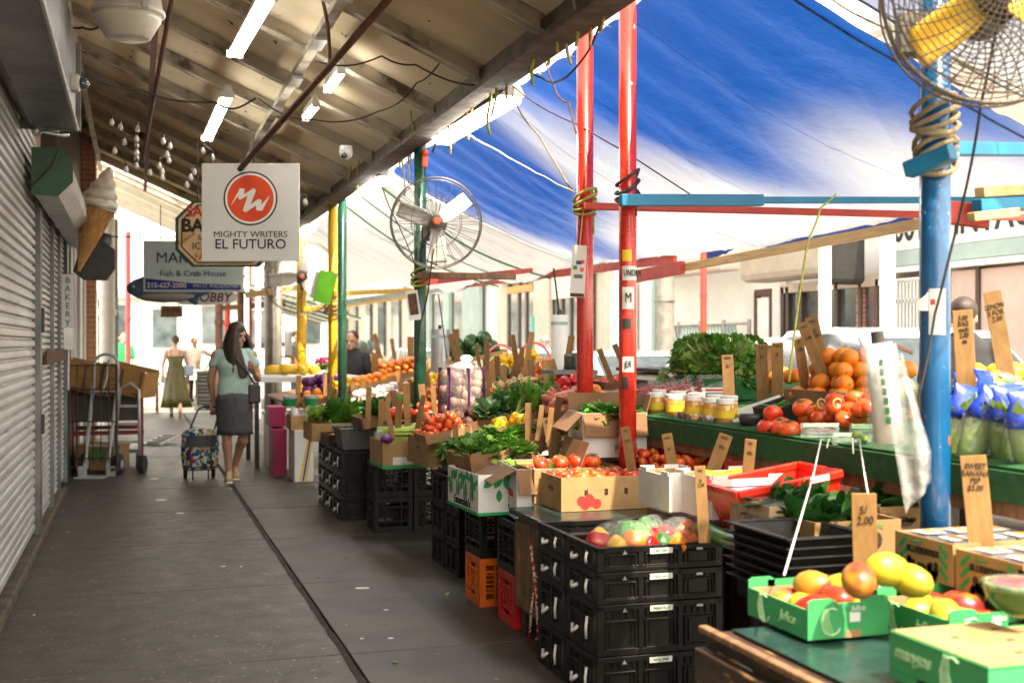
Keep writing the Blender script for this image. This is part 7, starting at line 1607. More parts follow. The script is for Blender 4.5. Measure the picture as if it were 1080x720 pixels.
t = carton((1.5 + .34, yb0 + 1.2, .575), (.7, .5, .16), 'kraft carton with purple oval print heaped with romaine', .02, 'kraft', 'kraft_in', holes=False); MB().prism([(.1 * math.cos(a), .055 * math.sin(a)) for a in [2 * PI * i / 24 for i in range(24)]], .002, Matrix.Translation((.1, -.251, .1)) @ RX).build('oval_print', K['purple'], t); text('lettering', 'FRESH', .035, K['white_ink'], t, (.1, -.255, .1), FRONT)
bunches('romaine_g', (1.86, yb0 + 1.15, .72), .55, .38, 11, 'long green romaine head heaped in the oval printed carton', 'romaine in the oval printed carton', 'lettuce', lie=(15, 62), tilt=0, s=1.05); bunches('lettuce', (1.68, yb0 + 1.2, .74), .25, .3, 3, 'pale lettuce at the end of the romaine heap', 'pale lettuces by the romaine', 'lettuce', tilt=0)
yp = W(290, 503, z=0).y
tag(MB().box((1.5, yp + .25, .26), (.15, .42, .52)).build('pink_box', K['pink'], bevel=.008), 'tall pink carton standing on the pavement at the stall end', 'carton', 'pink cartons')
tag(MB().box((1.48, yp + .3, .65), (.18, .42, .22)).build('pink_box', K['pink'], bevel=.008), 'short pink carton on top of the tall one', 'carton', 'pink cartons')
t = thing('carton', 'white carton with yellow and blue stripes beside the tall pink one', 'carton', (1.68, yp - .3, 0)); MB().box((0, 0, .27), (.2, .5, .54)).build('body', K['white_card'], t, bevel=.006)
for i, mt_ in enumerate(('yellow_ink', 'blue_ink', 'yellow_ink')): MB().prism([(-.05 + .03 * i, -.27), (-.03 + .03 * i, -.27), (.06 + .02 * i, .2), (.04 + .02 * i, .2)], .002, Matrix.Translation((0.0, -.25, .28)) @ RX).build('stripe_print', K[mt_], t)
t = carton((1.68, yp - .3, .54), (.26, .42, .15), 'cream carton bagged with cauliflower at the stall end', 0, 'kraft', 'kraft_in', holes=False); m = MB()
cf = fruit_mesh('cauliflower', ell(.07, .06, 7), 10, [K['turnip'], K['stem']], lambda w, q: 1 + .1 * math.cos(6 * w + 9 * q)); G['cauliflower'] = cf
for i in range(5): one('cauliflower', (1.62 + .07 * (i % 3), yp - .42 + .2 * (i // 3), .69), 'pale cauliflower in the cream carton at the stall end', 'cauliflowers at the stall end', 'cauliflower')
tag(MB().box((1.62, yp + 1.1, .3), (.3, .8, .6)).box((1.62, yp + 1.1, .62), (.34, .84, .04)).build('white_chest', K['sign_white'], bevel=.012), 'white chest standing past the pink cartons', 'chest')
for i, (dx, dy) in enumerate(((0, 0), (.35, -.25))):
    t = thing('green_pot', 'small white pot with green leaf print by the far posts, ' + ['nearer the grey post', 'nearer the yellow post'][i], 'pot', W((306, 328)[i], 430, d=12.6 - .2 * i) - Vector((0, 0, .0)), group='white pots at the stall end'); MB().lathe([(.05, 0), (.075, .12), (.08, .13), (.065, .13), (.04, .02)], 14).build('pot', K['sign_white'], t, auto=True); MB().lathe([(.057, .02), (.0735, .1)], 14, caps=False).build('leaf_print', K['leaf_print'], t)
random.seed(33)
def tray(px, py, wpx, sy, label, mat='kraft_dk', h=.06, extra=0, z0=.92, **kw):
    c = Pp(px, py, z0); w = wpx * depth(c) / F + .04
    Rt = Matrix.Rotation(-TILT, 3, 'Y'); b = c - Rt @ Vector((0, 0, h + extra))
    carton(b, (w, sy, h), label, 0, mat, 'kraft_in' if 'kraft' in mat else mat, tilt=TILT, holes=False, group='produce trays on the stalls', name='produce_tray', cat='tray', **kw)
    return c - Rt @ Vector((0, 0, .03)), w - .03
heaps = [  # px, py, width px, depth m, fruit, radius, layers, what, mound, fill
    (425, 392, 62, .72, 'tangerine', .042, 3, 'brown skinned orange in the tall heap beside the tan squash', .35, 1),
    (462, 394, 34, .6, 'squash', .06, 2, 'tan squash heaped beside the brown oranges', .2, .9),
    (378, 390, 40, .7, 'aubergine', .05, 1, 'dark aubergine heaped by the stall keeper', 0, .9),
    (398, 417, 56, .5, 'turnip', .037, 2, 'white turnip in a tray behind the dark greens', .1, .8),
    (443, 422, 52, .6, 'carrot', .03, 3, 'orange carrot in the heap beside the onion bag', .1, .8),
    (342, 410, 46, .6, 'cabbage', .065, 2, 'purple cabbage heaped beside the yellow post', .2, 1),
    (500, 374, 56, .6, 'melon', .09, 2, 'dark round melon at the back of the long stall', .2, 1),
    (508, 402, 34, .4, 'pepper_o', .045, 2, 'orange pepper in front of the dark melons', .1, 1),
    (470, 410, 22, .35, 'pepper_r', .045, 1, 'red pepper behind the onion bag', .1, 1),
    (533, 398, 26, .35, 'pepper_g', .045, 2, 'green pepper between the orange ones and the roots', .1, 1),
    (516, 413, 26, .3, 'pepper_y', .045, 1, 'yellow pepper by the pink carton', .1, 1),
    (545, 384, 48, .5, 'pepper_y', .05, 2, 'bright yellow pepper at the back of the stall', .1, 1),
    (542, 410, 52, .45, 'ginger', .035, 2, 'knobbly tan root heaped above the pink carton', .1, 1),
    (588, 397, 52, .5, 'pepper_o', .055, 2, 'big orange pepper in the tray beside the scale', .15, 1),
    (560, 393, 24, .3, 'cucumber', .026, 3, 'dark cucumber beside the big orange peppers', .1, 1),
    (597, 428, 50, .5, 'sweet_potato', .038, 2, 'pinkish sweet potato in the tray near the red post', .1, .9),
    (497, 442, 46, .35, 'beet', .037, 2, 'earthy beetroot in the crate beside the chard', .2, 1),
    (650, 398, 36, .45, 'cherry_tomato', .02, 1, 'small red fruit in the tilted tray behind the red posts', .1, .8),
    (352, 396, 24, .4, 'orange', .037, 2, 'orange fruit beside the far yellow post', .1, 1),
    (388, 403, 34, .4, 'orange', .036, 2, 'small orange fruit before the aubergines', .1, 1),
    (466, 452, 44, .35, 'roma_tomato', .028, 3, 'red plum tomato between the celery and the beets', .1, 1),
    (538, 446, 40, .3, 'pepper_y', .045, 1, 'yellow pepper before the chard', .1, 1),
    (455, 432, 30, .35, 'roma_tomato', .028, 2, 'red plum tomato behind the beets', .1, 1),
    (434, 409, 30, .35, 'squash', .06, 1, 'tan squash low beside the fan post', .1, 1),
    (480, 392, 30, .4, 'aubergine', .05, 1, 'dark aubergine behind the onion sack', .1, 1),
    (463, 404, 26, .35, 'pepper_y', .045, 2, 'yellow pepper behind the onion sack', .1, 1),
    (600, 411, 34, .35, 'pepper_r', .045, 2, 'red pepper beside the farther red post', .1, 1),
    (625, 421, 30, .35, 'orange', .042, 2, 'orange heaped between the red posts', .1, 1),
    (520, 423, 32, .3, 'carrot', .03, 3, 'orange carrot before the pink carton', .1, .9),
    (612, 441, 34, .3, 'cabbage', .06, 1, 'purple cabbage beside the farther red post', .1, 1),
    (330, 421, 24, .3, 'orange', .042, 2, 'orange in the far small tray', .1, 1),
    (362, 407, 26, .35, 'lemon', .036, 2, 'yellow lemon before the far green post', .1, 1),
    (576, 388, 30, .35, 'orange', .036, 2, 'orange fruit behind the big peppers', .1, 1),
    (612, 398, 26, .35, 'pepper_g', .045, 2, 'green pepper behind the farther red post', .1, 1),
    (405, 398, 30, .35, 'orange', .04, 1, 'orange at the foot of the brown orange heap', .1, .9),
]
for px, py, wp, sy, kind, r, lay, what, md, fl in heaps:
    c, w = tray(px, py, wp, sy, 'brown produce tray under the ' + what.split(' in ')[0].split(' heaped')[0] + ' heap', mat='kraft_dk' if random.random() < .7 else 'kraft')
    pile(kind, c, w, sy - .04, r, what, what.split(' ')[0] + ' ' + G[kind].name.split('.')[0].replace('_', ' ') + 's: ' + what[-30:].strip(), lay, TILT, .3, fl, mound=md)
for px, py, wp, sy, kind, n, what, cat, lie, s in (
    (405, 433, 56, .5, 'spinach', 9, 'dark green bunch in front of the white turnips', 'greens', None, 1),
    (520, 436, 40, .4, 'spinach', 6, 'dark leaf bunch between the beets and the chard', 'greens', None, .9),
    (556, 432, 52, .4, 'chard', 8, 'big bright chard bunch lying across the stall', 'chard', (20, 55), 1.0),
    (530, 428, 36, .4, 'chard', 4, 'smaller chard bunch behind the beets', 'chard', (10, 40), .8),
    (478, 430, 44, .4, 'romaine_g', 5, 'long green onion bunch leaning beside the beets', 'greens', (20, 65), .8),
    (640, 432, 30, .3, 'spinach', 4, 'dark greens between the two red posts', 'greens', None, .9)):
    c, w = tray(px, py, wp, sy, 'brown tray under the ' + what.split(' in ')[0].split(' lying')[0], h=.09)
    bunches(kind, c, w * .75, sy * .7, n, what, cat + ' ' + what[-28:].strip(), cat, lie, .0, s=s)
pm = MB()
for i in range(46):
    a = random.uniform(0, 6.28); e = random.uniform(.1, 1.1); leaf(pm, Vector((0, 0, .1)), Vector((math.cos(a) * math.sin(e), math.sin(a) * math.sin(e), math.cos(e))), Vector((math.cos(a), math.sin(a), -.5)), .22, .012, .4, 4)
pm.m = 1; pm.ball((0, 0, 0), (.06, .06, .1), 12, 8); pme = pm.mesh('pineapple', [K['facade_g'], K['squash']], True)
for px in (377, 386, 393):
    o = bpy.data.objects.new('pineapple', pme); COL.objects.link(o); o.location = Pp(px, 390) + Vector((0, .3, .1)); o.rotation_euler.z = px; tag(o, 'grey green pineapple with spiky crown behind the aubergines', 'pineapple', 'pineapples by the stall keeper')
for i in range(3): one('cantaloupe', Pp(391 + 6 * i, 392) + Vector((0, .1, .09)), 'pale cantaloupe beside the pineapples', 'cantaloupes', 'melon')
c = Pp(488, 438); r_ = 24 * depth(c) / F
t = thing('onion_sack', 'tall net sack of pale and purple onions with a white top', 'sack', c + Vector((0, 0, -.02)), rz=.2)
m = MB()
for i in range(60):
    a = random.uniform(0, 6.28); q = random.random(); m.ball((r_ * .8 * math.cos(a), r_ * .75 * math.sin(a), .05 + q * .26), .042, 10, 7)
m.build('onions', K['onion'], t, smooth=True)
m = MB()
for i in range(7):
    a = 2 * PI * i / 7; m.bar((r_ * 1.02 * math.cos(a), r_ * 1.02 * math.sin(a), .0), (r_ * .98 * math.cos(a), r_ * .98 * math.sin(a), .36), .055, .004)
m.build('purple_stripes', K['purple'], t); MB().lathe([(r_ * .9, 0), (r_ * 1.05, .1), (r_ * 1.03, .3), (r_ * .7, .38)], 16, caps=False).build('net', K['film'], t, smooth=True)
m = MB(); m.ball((0, 0, .36), (r_ * .5, r_ * .5, .04), 12, 8); m.ball((.03, 0, .42), (.05, .04, .03)); m.build('white_top', K['white_card'], t, smooth=True)
c = Pp(422, 440); m = MB(); m.ball((-.04, 0, 0), (.07, .07, .05), 14, 8); m.ball((.05, .01, .0), (.07, .08, .055), 14, 8); tag(m.build('red_bag', K['cherry'], loc=c + Vector((0, 0, .03)), smooth=True), 'shiny red bag of produce behind the celery', 'bag')
c = Pp(566, 420); t = thing('carton', 'pink and blue printed carton lettered prove in the middle of the stall', 'carton', c + Vector((0, .1, -.12)), rot=(0, -TILT, .12)); w_ = 62 * depth(c) / F; m = MB().box((0, 0, .07), (w_, .34, .15)); m.build('body', K['pink2'], t, bevel=.005)
MB().prism([(-w_ * .28, 0), (-w_ * .14, .14), (w_ * .24, .13), (w_ * .3, .04)], .002, Matrix.Translation((0, -.171, .003)) @ RX).build('blue_print', K['teal'], t); text('lettering', 'prove', .075, K['white_ink'], t, (0.0, -.1745, .075), FRONT, bold=.002)
MB().prism([(-w_ * .5, .0), (-w_ * .36, .05), (-w_ * .3, 0)], .002, Matrix.Translation((0, -.171, .003)) @ RX).build('blue_print', K['teal'], t)
for k, (px, py, sx, sy, h, rz, lab) in enumerate(((545, 462, .5, .3, .13, .25, 'upper brown open carton tilted over the tomato boxes'), (520, 478, .42, .3, .13, .2, 'lower brown open carton in front of the tilted one'), (497, 475, .24, .3, .13, .1, 'small brown carton beside the leaf printed box'))):
    p = W(px, py, d=7.0 + .35 * (k == 0) - .2 * (k == 1)); carton((p.x, p.y, p.z - .1), (sx, sy, h), lab, rz, 'kraft_dk', 'kraft_in', tilt=R(14 if k == 0 else 8), holes=False, notch=True, group='brown open cartons')
    bunches('broccoli', (p.x, p.y, p.z - .06), sx * .75, sy * .7, 9, 'broccoli or sprout bunch in the ' + lab.split(' over')[0].split(' in')[0], 'broccoli in the ' + lab.split(' over')[0], 'broccoli', tilt=0, s=1.35)
tag(MB().box((2.42, W(540, 500, d=7).y + .1, .37), (.75, .7, .74)).build('stacked_box', K['kraft_dk'], bevel=.01), 'brown box stacked on the ground under the brown open cartons', 'box')
p = W(640, 486, x=2.36)
t = carton((2.5, 6.13, p.z), (.36, .34, .24), 'white carton with brown flaps holding broccoli rabe at the red posts', -.12, 'white_card', 'kraft_in', flaps=(('L', 135, .13, 'kraft_dk'), ('F', 158, .13, 'kraft_dk'), ('R', 15, .1, 'kraft_dk'), ('B', 10, .1, 'kraft_dk')), holes=False); text('lettering', 'PHILIES', .04, K['black_ink'], t, (.06, -.183, .05), FRONT)
bunches('broccoli', (2.5, 6.13, p.z + .15), .26, .26, 9, 'broccoli rabe bunch in the white carton at the red posts', 'broccoli rabe at the red posts', 'broccoli', tilt=0, s=1.2)
p = W(700, 489, x=2.62); zt = p.z
for i, (dx, dy, lab) in enumerate(((.0, .0, 'nearer'), (.02, .46, 'farther'))):
    t = carton((2.62 + dx + .12, p.y + dy - .1, zt - .1), (.42, .44, .09), lab + ' open kraft tray of plum tomatoes under the turf shelf', 0, 'kraft', 'kraft_in', tilt=R(8), holes=False, group='plum tomato trays')
    pile('roma_tomato', (2.62 + dx + .12, p.y + dy - .1, zt - .06), .4, .42, .029, 'red plum tomato in the ' + lab + ' tray under the turf shelf', 'plum tomatoes in the ' + lab + ' tray', 3, R(8), mound=.3)
tag(MB().box((2.76, p.y + .1, (zt - .12) / 2), (.4, .9, zt - .13)).build('stacked_box', K['kraft_dk'], bevel=.01), 'brown box standing under the plum tomato trays', 'box')
def S_(px, py, X): return W(px, py, x=X)
jar = thing('glass_jar', '', 'jar', (0, 0, 0))
MB().lathe([(.028, 0), (.032, .004), (.032, .062), (.027, .07)], 18).build('glass', K['jar_fill'], jar, smooth=True); MB().lathe([(.0315, .068), (.0315, .084), (.029, .086), (.0005, .086)], 18).build('lid', K['lid'], jar, auto=True); MB().lathe([(.0326, .02), (.0326, .046)], 18, caps=False).build('label', K['yellow_ink'], jar)
first = True
for i, px in enumerate((692, 711, 731, 750, 765)):
    for j in range(2):
        X = 2.78 + .09 * j; p = S_(px + j * 4, 437, X); p.z = 1.043 + .11 * (X - 2.68)
        lab = 'honey coloured jar with a white lid in the ' + ['front', 'back'][j] + ' row on the turf shelf'
        if first: o = jar; o.location = p; o['label'] = lab; o['group'] = 'jars in the front row'; first = False
        else: o = dup(jar, p, (0, 0, random.uniform(0, 6)), lab, 'jars in the ' + ['front', 'back'][j] + ' row')
        o.scale = (1.42,) * 3
for i, (px, py, mt_) in enumerate(((722, 441, 'beet'), (736, 440, 'squash'), (752, 441, 'turnip'))):
    p = S_(px, py, 2.76); p.z = 1.05; t = thing('snack_tub', ['clear tub of dark red berries', 'clear tub of tan nuts', 'clear tub of pale nuts'][i] + ' in front of the jars', 'tub', p, group='clear tubs before the jars'); MB().box((0, 0, .022), (.085, .09, .044)).build('tub', K['film'], t, bevel=.008); m = MB()
    for k in range(14): m.ball((random.uniform(-.03, .03), random.uniform(-.03, .03), random.uniform(.012, .03)), .011, 6, 5)
    m.build('contents', K[mt_], t, smooth=True)
def pack(c, rot, label, sz=(.15, .11, .075)):
    t = thing('tomato_pack', label, 'tomato pack', c, rot=rot, group='clear packs of small tomatoes'); m = MB()
    nx, ny = int(sz[0] / .027), int(sz[1] / .027)
    for i in range(nx):
        for j in range(ny):
            for k in range(2): m.ball(((i - (nx - 1) / 2) * .026, (j - (ny - 1) / 2) * .026, .016 + .025 * k + random.uniform(-.002, .002)), .0135, 7, 5)
    m.build('tomatoes', K['cherry'], t, smooth=True); MB().box((0, 0, sz[2] / 2), sz).build('clear_box', K['film'], t, bevel=.008)
    MB().box((0, -sz[1] * .25, sz[2] + .002), (sz[0] * .96, sz[1] * .24, .002)).build('label', K['white_card'], t); MB().box((0, -sz[1] * .25, sz[2] + .004), (sz[0] * .7, sz[1] * .1, .001)).build('label_print', K['red_ink'], t)
    MB().box((0, -sz[1] / 2 - .002, sz[2] * .7), (sz[0] * .9, .002, .01)).build('side_print', K['white_card'], t)
for i, (px, py, X, rot, lab) in enumerate(((681, 412, 2.95, (R(58), R(-12), .15), 'clear tomato pack standing on edge nearest the red post'), (700, 410, 2.97, (R(58), R(-18), -.05), 'clear tomato pack standing second from the red post'), (714, 393, 3.1, (R(30), R(-24), .1), 'topmost clear tomato pack tilted over the others'), (716, 411, 2.98, (R(55), R(-14), .0), 'clear tomato pack under the topmost one'), (733, 404, 3.08, (R(66), 0, .05), 'clear tomato pack standing beside the topmost one'), (748, 404, 3.12, (R(68), 0, -.1), 'clear tomato pack standing next to the leafy lettuce'), (683, 428, 2.85, (R(50), R(-5), 0), 'clear tomato pack low beside the red post'), (706, 424, 2.9, (R(60), 0, .1), 'clear tomato pack directly behind the jars'))):
    p = S_(px, py, X); pack(p - Vector((0, 0, .04)), rot, lab, (.17, .13, .09))
p = S_(757, 410, 3.25); t = carton((3.3, p.y + .05, 1.13), (.5, .55, .12), 'green turfed tray under the leafy lettuce', 0, 'turf', 'turf', holes=False, name='produce_tray', cat='tray')
for i in range(26): 
    me = random.choice(LB['parsley']); o = bpy.data.objects.new('lettuce_head', me); COL.objects.link(o); o.location = (3.3 + random.uniform(-.2, .22), p.y + .05 + random.uniform(-.22, .22), 1.2 + .085 * (i % 3)); o.rotation_euler = (random.uniform(-.9, .9), random.uniform(-.9, .9), i); o.scale = (1.05,) * 3; tag(o, 'curly green lettuce head in the mound behind the tomato packs', 'lettuce', 'lettuce mound')
for i, (px, py, X, sz, mt_, lab) in enumerate(((790, 437, 2.92, (.62, .2, .07), 'white_card', 'long white tray slanting up the turf shelf'), (835, 428, 2.98, (.62, .22, .08), 'crate', 'long black tray with green beans slanting beside the white one'))):
    p = S_(px, py, X); t = carton((X + .18, p.y + .02, p.z - .0), sz, lab, .02, mt_, 'white_card' if i == 0 else 'black', tilt=R(16), holes=False, name='produce_tray', cat='tray')
    if i == 0:
        for q in (-.2, 0, .15): MB().box((q, -.101, .04), (.012, .002, .012)).build('vent_hole', K['wood_dk'], t)
    else:
        bm_ = fruit_mesh('green_bean', [(.0005, -.06), (.005, -.05), (.006, 0), (.005, .05), (.0005, .06)], 6, [K['leaf'], K['stem']]); G['bean'] = bm_
        for k in range(40): one('bean', Vector((X + .18, p.y + .02, p.z)) + Matrix.Rotation(-R(16), 3, 'Y') @ Vector((random.uniform(-.27, .27), random.uniform(-.08, .08), .05 + random.uniform(0, .025))), 'thin green bean in the slanting black tray', 'beans in the black tray', 'bean', rot=(R(90) + random.uniform(-.3, .3), random.uniform(-.3, .3), random.uniform(0, 3)), s=.9)
p = S_(785, 447, 2.75); m = MB(); m.lathe([(.04, 0), (.055, .05), (.05, .065), (.02, .06)], 12); tag(m.build('black_bag', K['bag_bk'], loc=(2.78, p.y, 1.05), smooth=True), 'crumpled black bag at the low end of the black tray', 'bag')
for px, py, X, lab in ((815, 436, 2.74, 'big tomato standing alone at the end of the black tray'), (810, 450, 2.72, 'tomato below the lone big one'), (824, 450, 2.72, 'orange red tomato beside the one below the lone big one'), (833, 453, 2.72, 'small tomato at the edge of the turf')):
    one('tomato', S_(px, py, X), lab, None, 'tomato', s=1.15)
c = S_(893, 440, 2.85); 
for i, (px, py) in enumerate(((847, 430), (860, 433), (870, 432), (882, 431), (890, 436), (878, 440), (865, 441), (852, 441), (898, 432), (908, 431), (916, 430), (905, 440), (892, 443), (870, 447))): one('tomato', S_(px, py, 2.84 + .02 * (i % 3)), 'ripe tomato heaped beside the beans in front of the oranges', 'tomatoes in front of the oranges', 'tomato', s=1.1)
for px, py, lab in ((882, 423, 'tall round tomato on top of the heap before the oranges'), (902, 420, 'second top tomato beside the tall round one'), (918, 424, 'top tomato half behind the bag roll')): one('tomato', S_(px, py, 2.9), lab, None, 'tomato', s=1.15, rot=(.2, .1, 1))
for k, (dx, dz) in enumerate(((0, 0), (.03, .015))): tag(MB().tube([S_(866 + 17 * k, 428, 2.8) + Vector((.02 * math.cos(a), 0, .02 * math.sin(a) + .01)) for a in [i * .5 for i in range(11)]], .004, 5).build('wire_loop', K['cord_g'], smooth=True), ['lower', 'upper'][k] + ' twisted wire loop among the tomatoes', 'wire', 'wire loops among the tomatoes')
c = S_(893, 408, 3.2); t = carton((3.22, c.y, 1.13), (.42, .5, .1), 'brown tray under the heap of oranges', 0, 'kraft_dk', 'kraft_in', holes=False, name='produce_tray', cat='tray')
pile('orange', (3.22, c.y, 1.17), .4, .46, .042, 'bright orange in the heap behind the tomatoes', 'oranges behind the tomatoes', 4, 0, mound=.35)
for px, py in ((833, 397), (818, 398), (826, 394), (840, 396), (810, 402)): one('orange', S_(px, py, 3.3), 'orange peeping behind the white tray', 'oranges behind the white tray', 'orange')
for px, py in ((938, 393), (950, 396), (945, 388), (930, 398), (957, 390)): one('orange', S_(px, py, 3.25), 'orange heaped between the bag roll and the blue post', 'oranges by the blue post', 'orange')
c = S_(1068, 398, 3.15); t = carton((3.2, c.y, 1.12), (.5, .42, .12), 'brown tray under the yellow lemons', 0, 'kraft_dk', 'kraft_in', holes=False, name='produce_tray', cat='tray'); pile('lemon', (3.2, c.y, 1.2), .46, .38, .037, 'yellow lemon heaped at the picture edge behind the bagged lettuce', 'lemons behind the bagged lettuce', 3, 0, mound=.3, s=1.15)
def romaine_bag(px, py, X, lab, rot):
    p = S_(px, py, X); t = thing('bagged_lettuce', lab, 'bagged lettuce', p, rot=rot, group='bagged lettuces by the blue post'); m = MB()
    rg = [((0, 0, -.12), .035, .03, 0), ((0, 0, -.08), .05, .04, 0), ((0, 0, 0), .062, .05, 0), ((0, 0, .07), .055, .045, 0), ((0, 0, .1), .035, .03, 0)]
    m.loft(rg, 14, mod=lambda w, q: 1 + .08 * math.cos(5 * w + 6 * q)); 
    for i in range(20):
        a = random.uniform(0, 6.28); leaf(m, Vector((.045 * math.cos(a), .038 * math.sin(a), random.uniform(-.1, .0))), Vector((.15 * math.cos(a), .15 * math.sin(a), 1)), Vector((-math.cos(a), -math.sin(a), .1)), .13, .025, .1, 4)
    m.build('lettuce', K['leaf_lt'], t, smooth=True)
    m = MB(); m.loft([((0, 0, -.125), .04, .034, 0), ((0, 0, -.08), .062, .052, 0), ((0, 0, 0), .072, .06, 0), ((0, 0, .05), .068, .056, 0)], 18, mod=lambda w, q: 1 + .04 * math.cos(7 * w + 9 * q)); m.build('clear_bag', K['film'], t, smooth=True)
    m = MB(); m.loft([((0, 0, .03), .0725, .0605, 0), ((0, 0, .07), .066, .05, 0), ((.01, 0, .11), .06, .025, 0), ((.015, 0, .145), .075, .012, 0)], 20, mod=lambda w, q: 1 + .1 * q * math.cos(6 * w), caps=False); m.build('blue_collar', K['blue_film'], t, smooth=True, solid=.002)
    text('lettering', 'HEARTS', .024, K['white_ink'], t, (.0, -.066, .055), (R(80), 0, 0)); 
    MB().box((.01, -.062, .1), (.05, .004, .012), Matrix.Rotation(R(-20), 3, 'X')).build('white_print', K['white_ink'], t)
for a in ((1010, 448, 2.8, 'bagged romaine with blue collar right beside the blue post', (R(10), R(10), .1)), (1034, 452, 2.76, 'bagged romaine with blue collar leaning in the middle of its row', (R(8), R(22), -.1)), (1060, 450, 2.8, 'bagged romaine with blue collar and pale belly at the row end', (R(8), R(-6), .1)), (1082, 455, 2.76, 'bagged romaine cut by the picture edge', (R(8), R(-12), .0)), (1050, 430, 2.92, 'bagged romaine lying behind the front row of bags', (R(-30), R(14), .1)), (1022, 428, 2.95, 'pink and green printed lettuce bag behind the row', (R(-40), R(40), .2))): romaine_bag(*a)
for px, py, X, r_, lab in ((1018, 405, 3.0, (.06, .05, .045), 'round clear bag of greens beside the blue post'), (1055, 402, 3.0, (.09, .06, .04), 'flat clear bag of greens before the lemons'), (955, 415, 2.95, (.05, .05, .07), 'clear bag of greens between the bag roll and the blue post')):
    p = S_(px, py, X); t = thing('bag_of_greens', lab, 'bag', p, group='clear bags of greens'); m = MB(); m.ball((0, 0, 0), [q * .85 for q in r_], 12, 8); m.build('greens', K['leaf'], t, smooth=True); m = MB(); m.ball((0, 0, 0), r_, 14, 9); m.build('clear_bag', K['film'], t, smooth=True)
for i, (px, py, sx, sz, lab) in enumerate(((862, 453, .16, .06, 'flat zip bag with green stripes on the turf edge'), (905, 456, .09, .075, 'zip bag of pale sprouts hanging by the bag roll'), (888, 462, .1, .05, 'crumpled clear bag over the wire stand'))):
    p = S_(px, py, 2.7); t = thing('zip_bag', lab, 'bag', p + Vector((0, -.02, .0)), -TH, group='zip bags on the turf edge'); m = MB()
    m.grid(lambda u, v: ((u - .5) * sx, -.016 * math.sin(PI * u) * math.sin(PI * v) + .006 * noise.noise(Vector((u * 6, v * 6, i))), (v - .5) * sz), 12, 8); m.build('front_film', K['film'], t, smooth=True)
    m = MB(); m.grid(lambda u, v: ((u - .5) * sx, .018 * math.sin(PI * u) * math.sin(PI * v), (v - .5) * sz), 8, 6); m.build('back_film', K['film'], t, smooth=True)
    for z in (.42, .3): MB().box((0, -.014, z * sz), (sx * .9, .002, .006)).build('green_stripe', K['green_line'], t)
    if i == 1:
        m = MB()
        for k in range(6): m.ball((random.uniform(-.025, .025), 0, random.uniform(-.025, .01)), .014, 8, 6)
        m.build('sprouts', K['leaf_lt'], t, smooth=True)
P4 = lambda px, py: W(px, py, d=4.2 - .9 * max(0, (py - 465)) / 140)
for i, l in enumerate(([(872, 472), (874, 463), (866, 463), (858, 500), (842, 555), (827, 606)], [(900, 478), (899, 462), (906, 463), (911, 495), (917, 530)])):
    tag(MB().tube([P4(*q) for q in l], .0028, 8).build('wire_prop', K['white_paint'], smooth=True), ['long white wire prop leaning behind the mango carton', 'shorter white wire prop by the zip bags'][i], 'wire', 'white wire props')
D0 = 3.66; s0 = D0 / F
t = thing('bag_roll', 'roll of clear plastic bags hanging on the blue post with its end pulled down', 'bag roll', W(932, 420, d=D0), rz=-TH)
def rc(px, py): return Vector(((px - 932) * s0, 0, (420 - py) * s0))
m = MB(); m.tube([rc(926, 364), rc(932, 410), rc(940, 470)], [19 * s0, 20 * s0, 20 * s0], 22); m.build('roll', K['bagfilm'], t, smooth=True)
m = MB(); m.tube([rc(926.5, 362), rc(932, 410), rc(939, 466)], [14 * s0, 15 * s0, 15 * s0], 18); m.build('inner_roll', K['sign_white'], t, smooth=True)
m = MB(); m.tube([rc(925, 349), rc(927, 370)], 7 * s0, 14); m.build('core', K['black'], t)
def sheet(u, v):
    L0, R0 = rc(921 + 30 * v ** 1.5 + 3 * math.sin(3 * v), 375 + 165 * v), rc(945 + 34 * min(1, v * 1.3), 372 + 135 * v); p = L0.lerp(R0, u); p.y = -.055 - .012 * math.sin(9 * u + 3 * v) + .02 * v + .01 * noise.noise(Vector((u * 5, v * 4, 2))); return p
m = MB(); m.grid(sheet, 16, 22); m.build('hanging_bag', K['bagfilm'], t, smooth=True)
m = MB(); m.grid(lambda u, v: Vector(sheet(u * .85 + .1, .05 + v * .95)) + Vector((.006, .02 + .01 * math.sin(7 * u), 0)), 12, 16); m.build('second_bag', K['bagfilm'], t, smooth=True)
m = MB()
for k in range(7):
    q = k / 7; a = rc(919 + 9 * q, 382 + 70 * q); m.box(a + Vector((.012, -20 * s0, 0)), (.014, .003, .022))
m.build('green_print', K['turf'], t)
m = MB(); m.bar(rc(940, 362) + Vector((0, .0, 0)), rc(968, 372) + Vector((0, .05, 0)), .01); m.bar(rc(946, 440) + Vector((0, 0, 0)), rc(968, 440) + Vector((0, .05, 0)), .01); m.build('hanger', K['rust'], t)
for px, y0, y1, X, w, lab in ((464, 347, 400, 3.0, 10, 'silvery bag roll standing behind the fan post'), (590, 332, 392, 3.3, 9, 'white bag roll hung on a cord beside the red post')):
    a, b = W(px, y1, x=X), W(px, y0, x=X); t = thing('bag_roll', lab, 'bag roll', a); r_ = w * depth(a) / F; h = b.z - a.z
    MB().lathe([(.001, 0), (r_, .0), (r_, h), (.001, h)], 16).build('roll', K['steel_lt'] if px < 500 else K['sign_white'], t, auto=True); MB().lathe([(.02, h), (.02, h + .04)], 10).build('core', K['black'], t); MB().lathe([(r_ * 1.01, h * .82), (r_ * 1.01, h * .88)], 16, caps=False).build('band_print', K['facade_g'], t)
    MB().box((.02, 0, -.012), (r_ * 5, .1, .02)).build('stand_plate', K['steel_dk'], t)
    if px > 500: MB().tube([(0, 0, h), (-.05, 0, h + .38)], .008).build('cord', K['cable'], t)
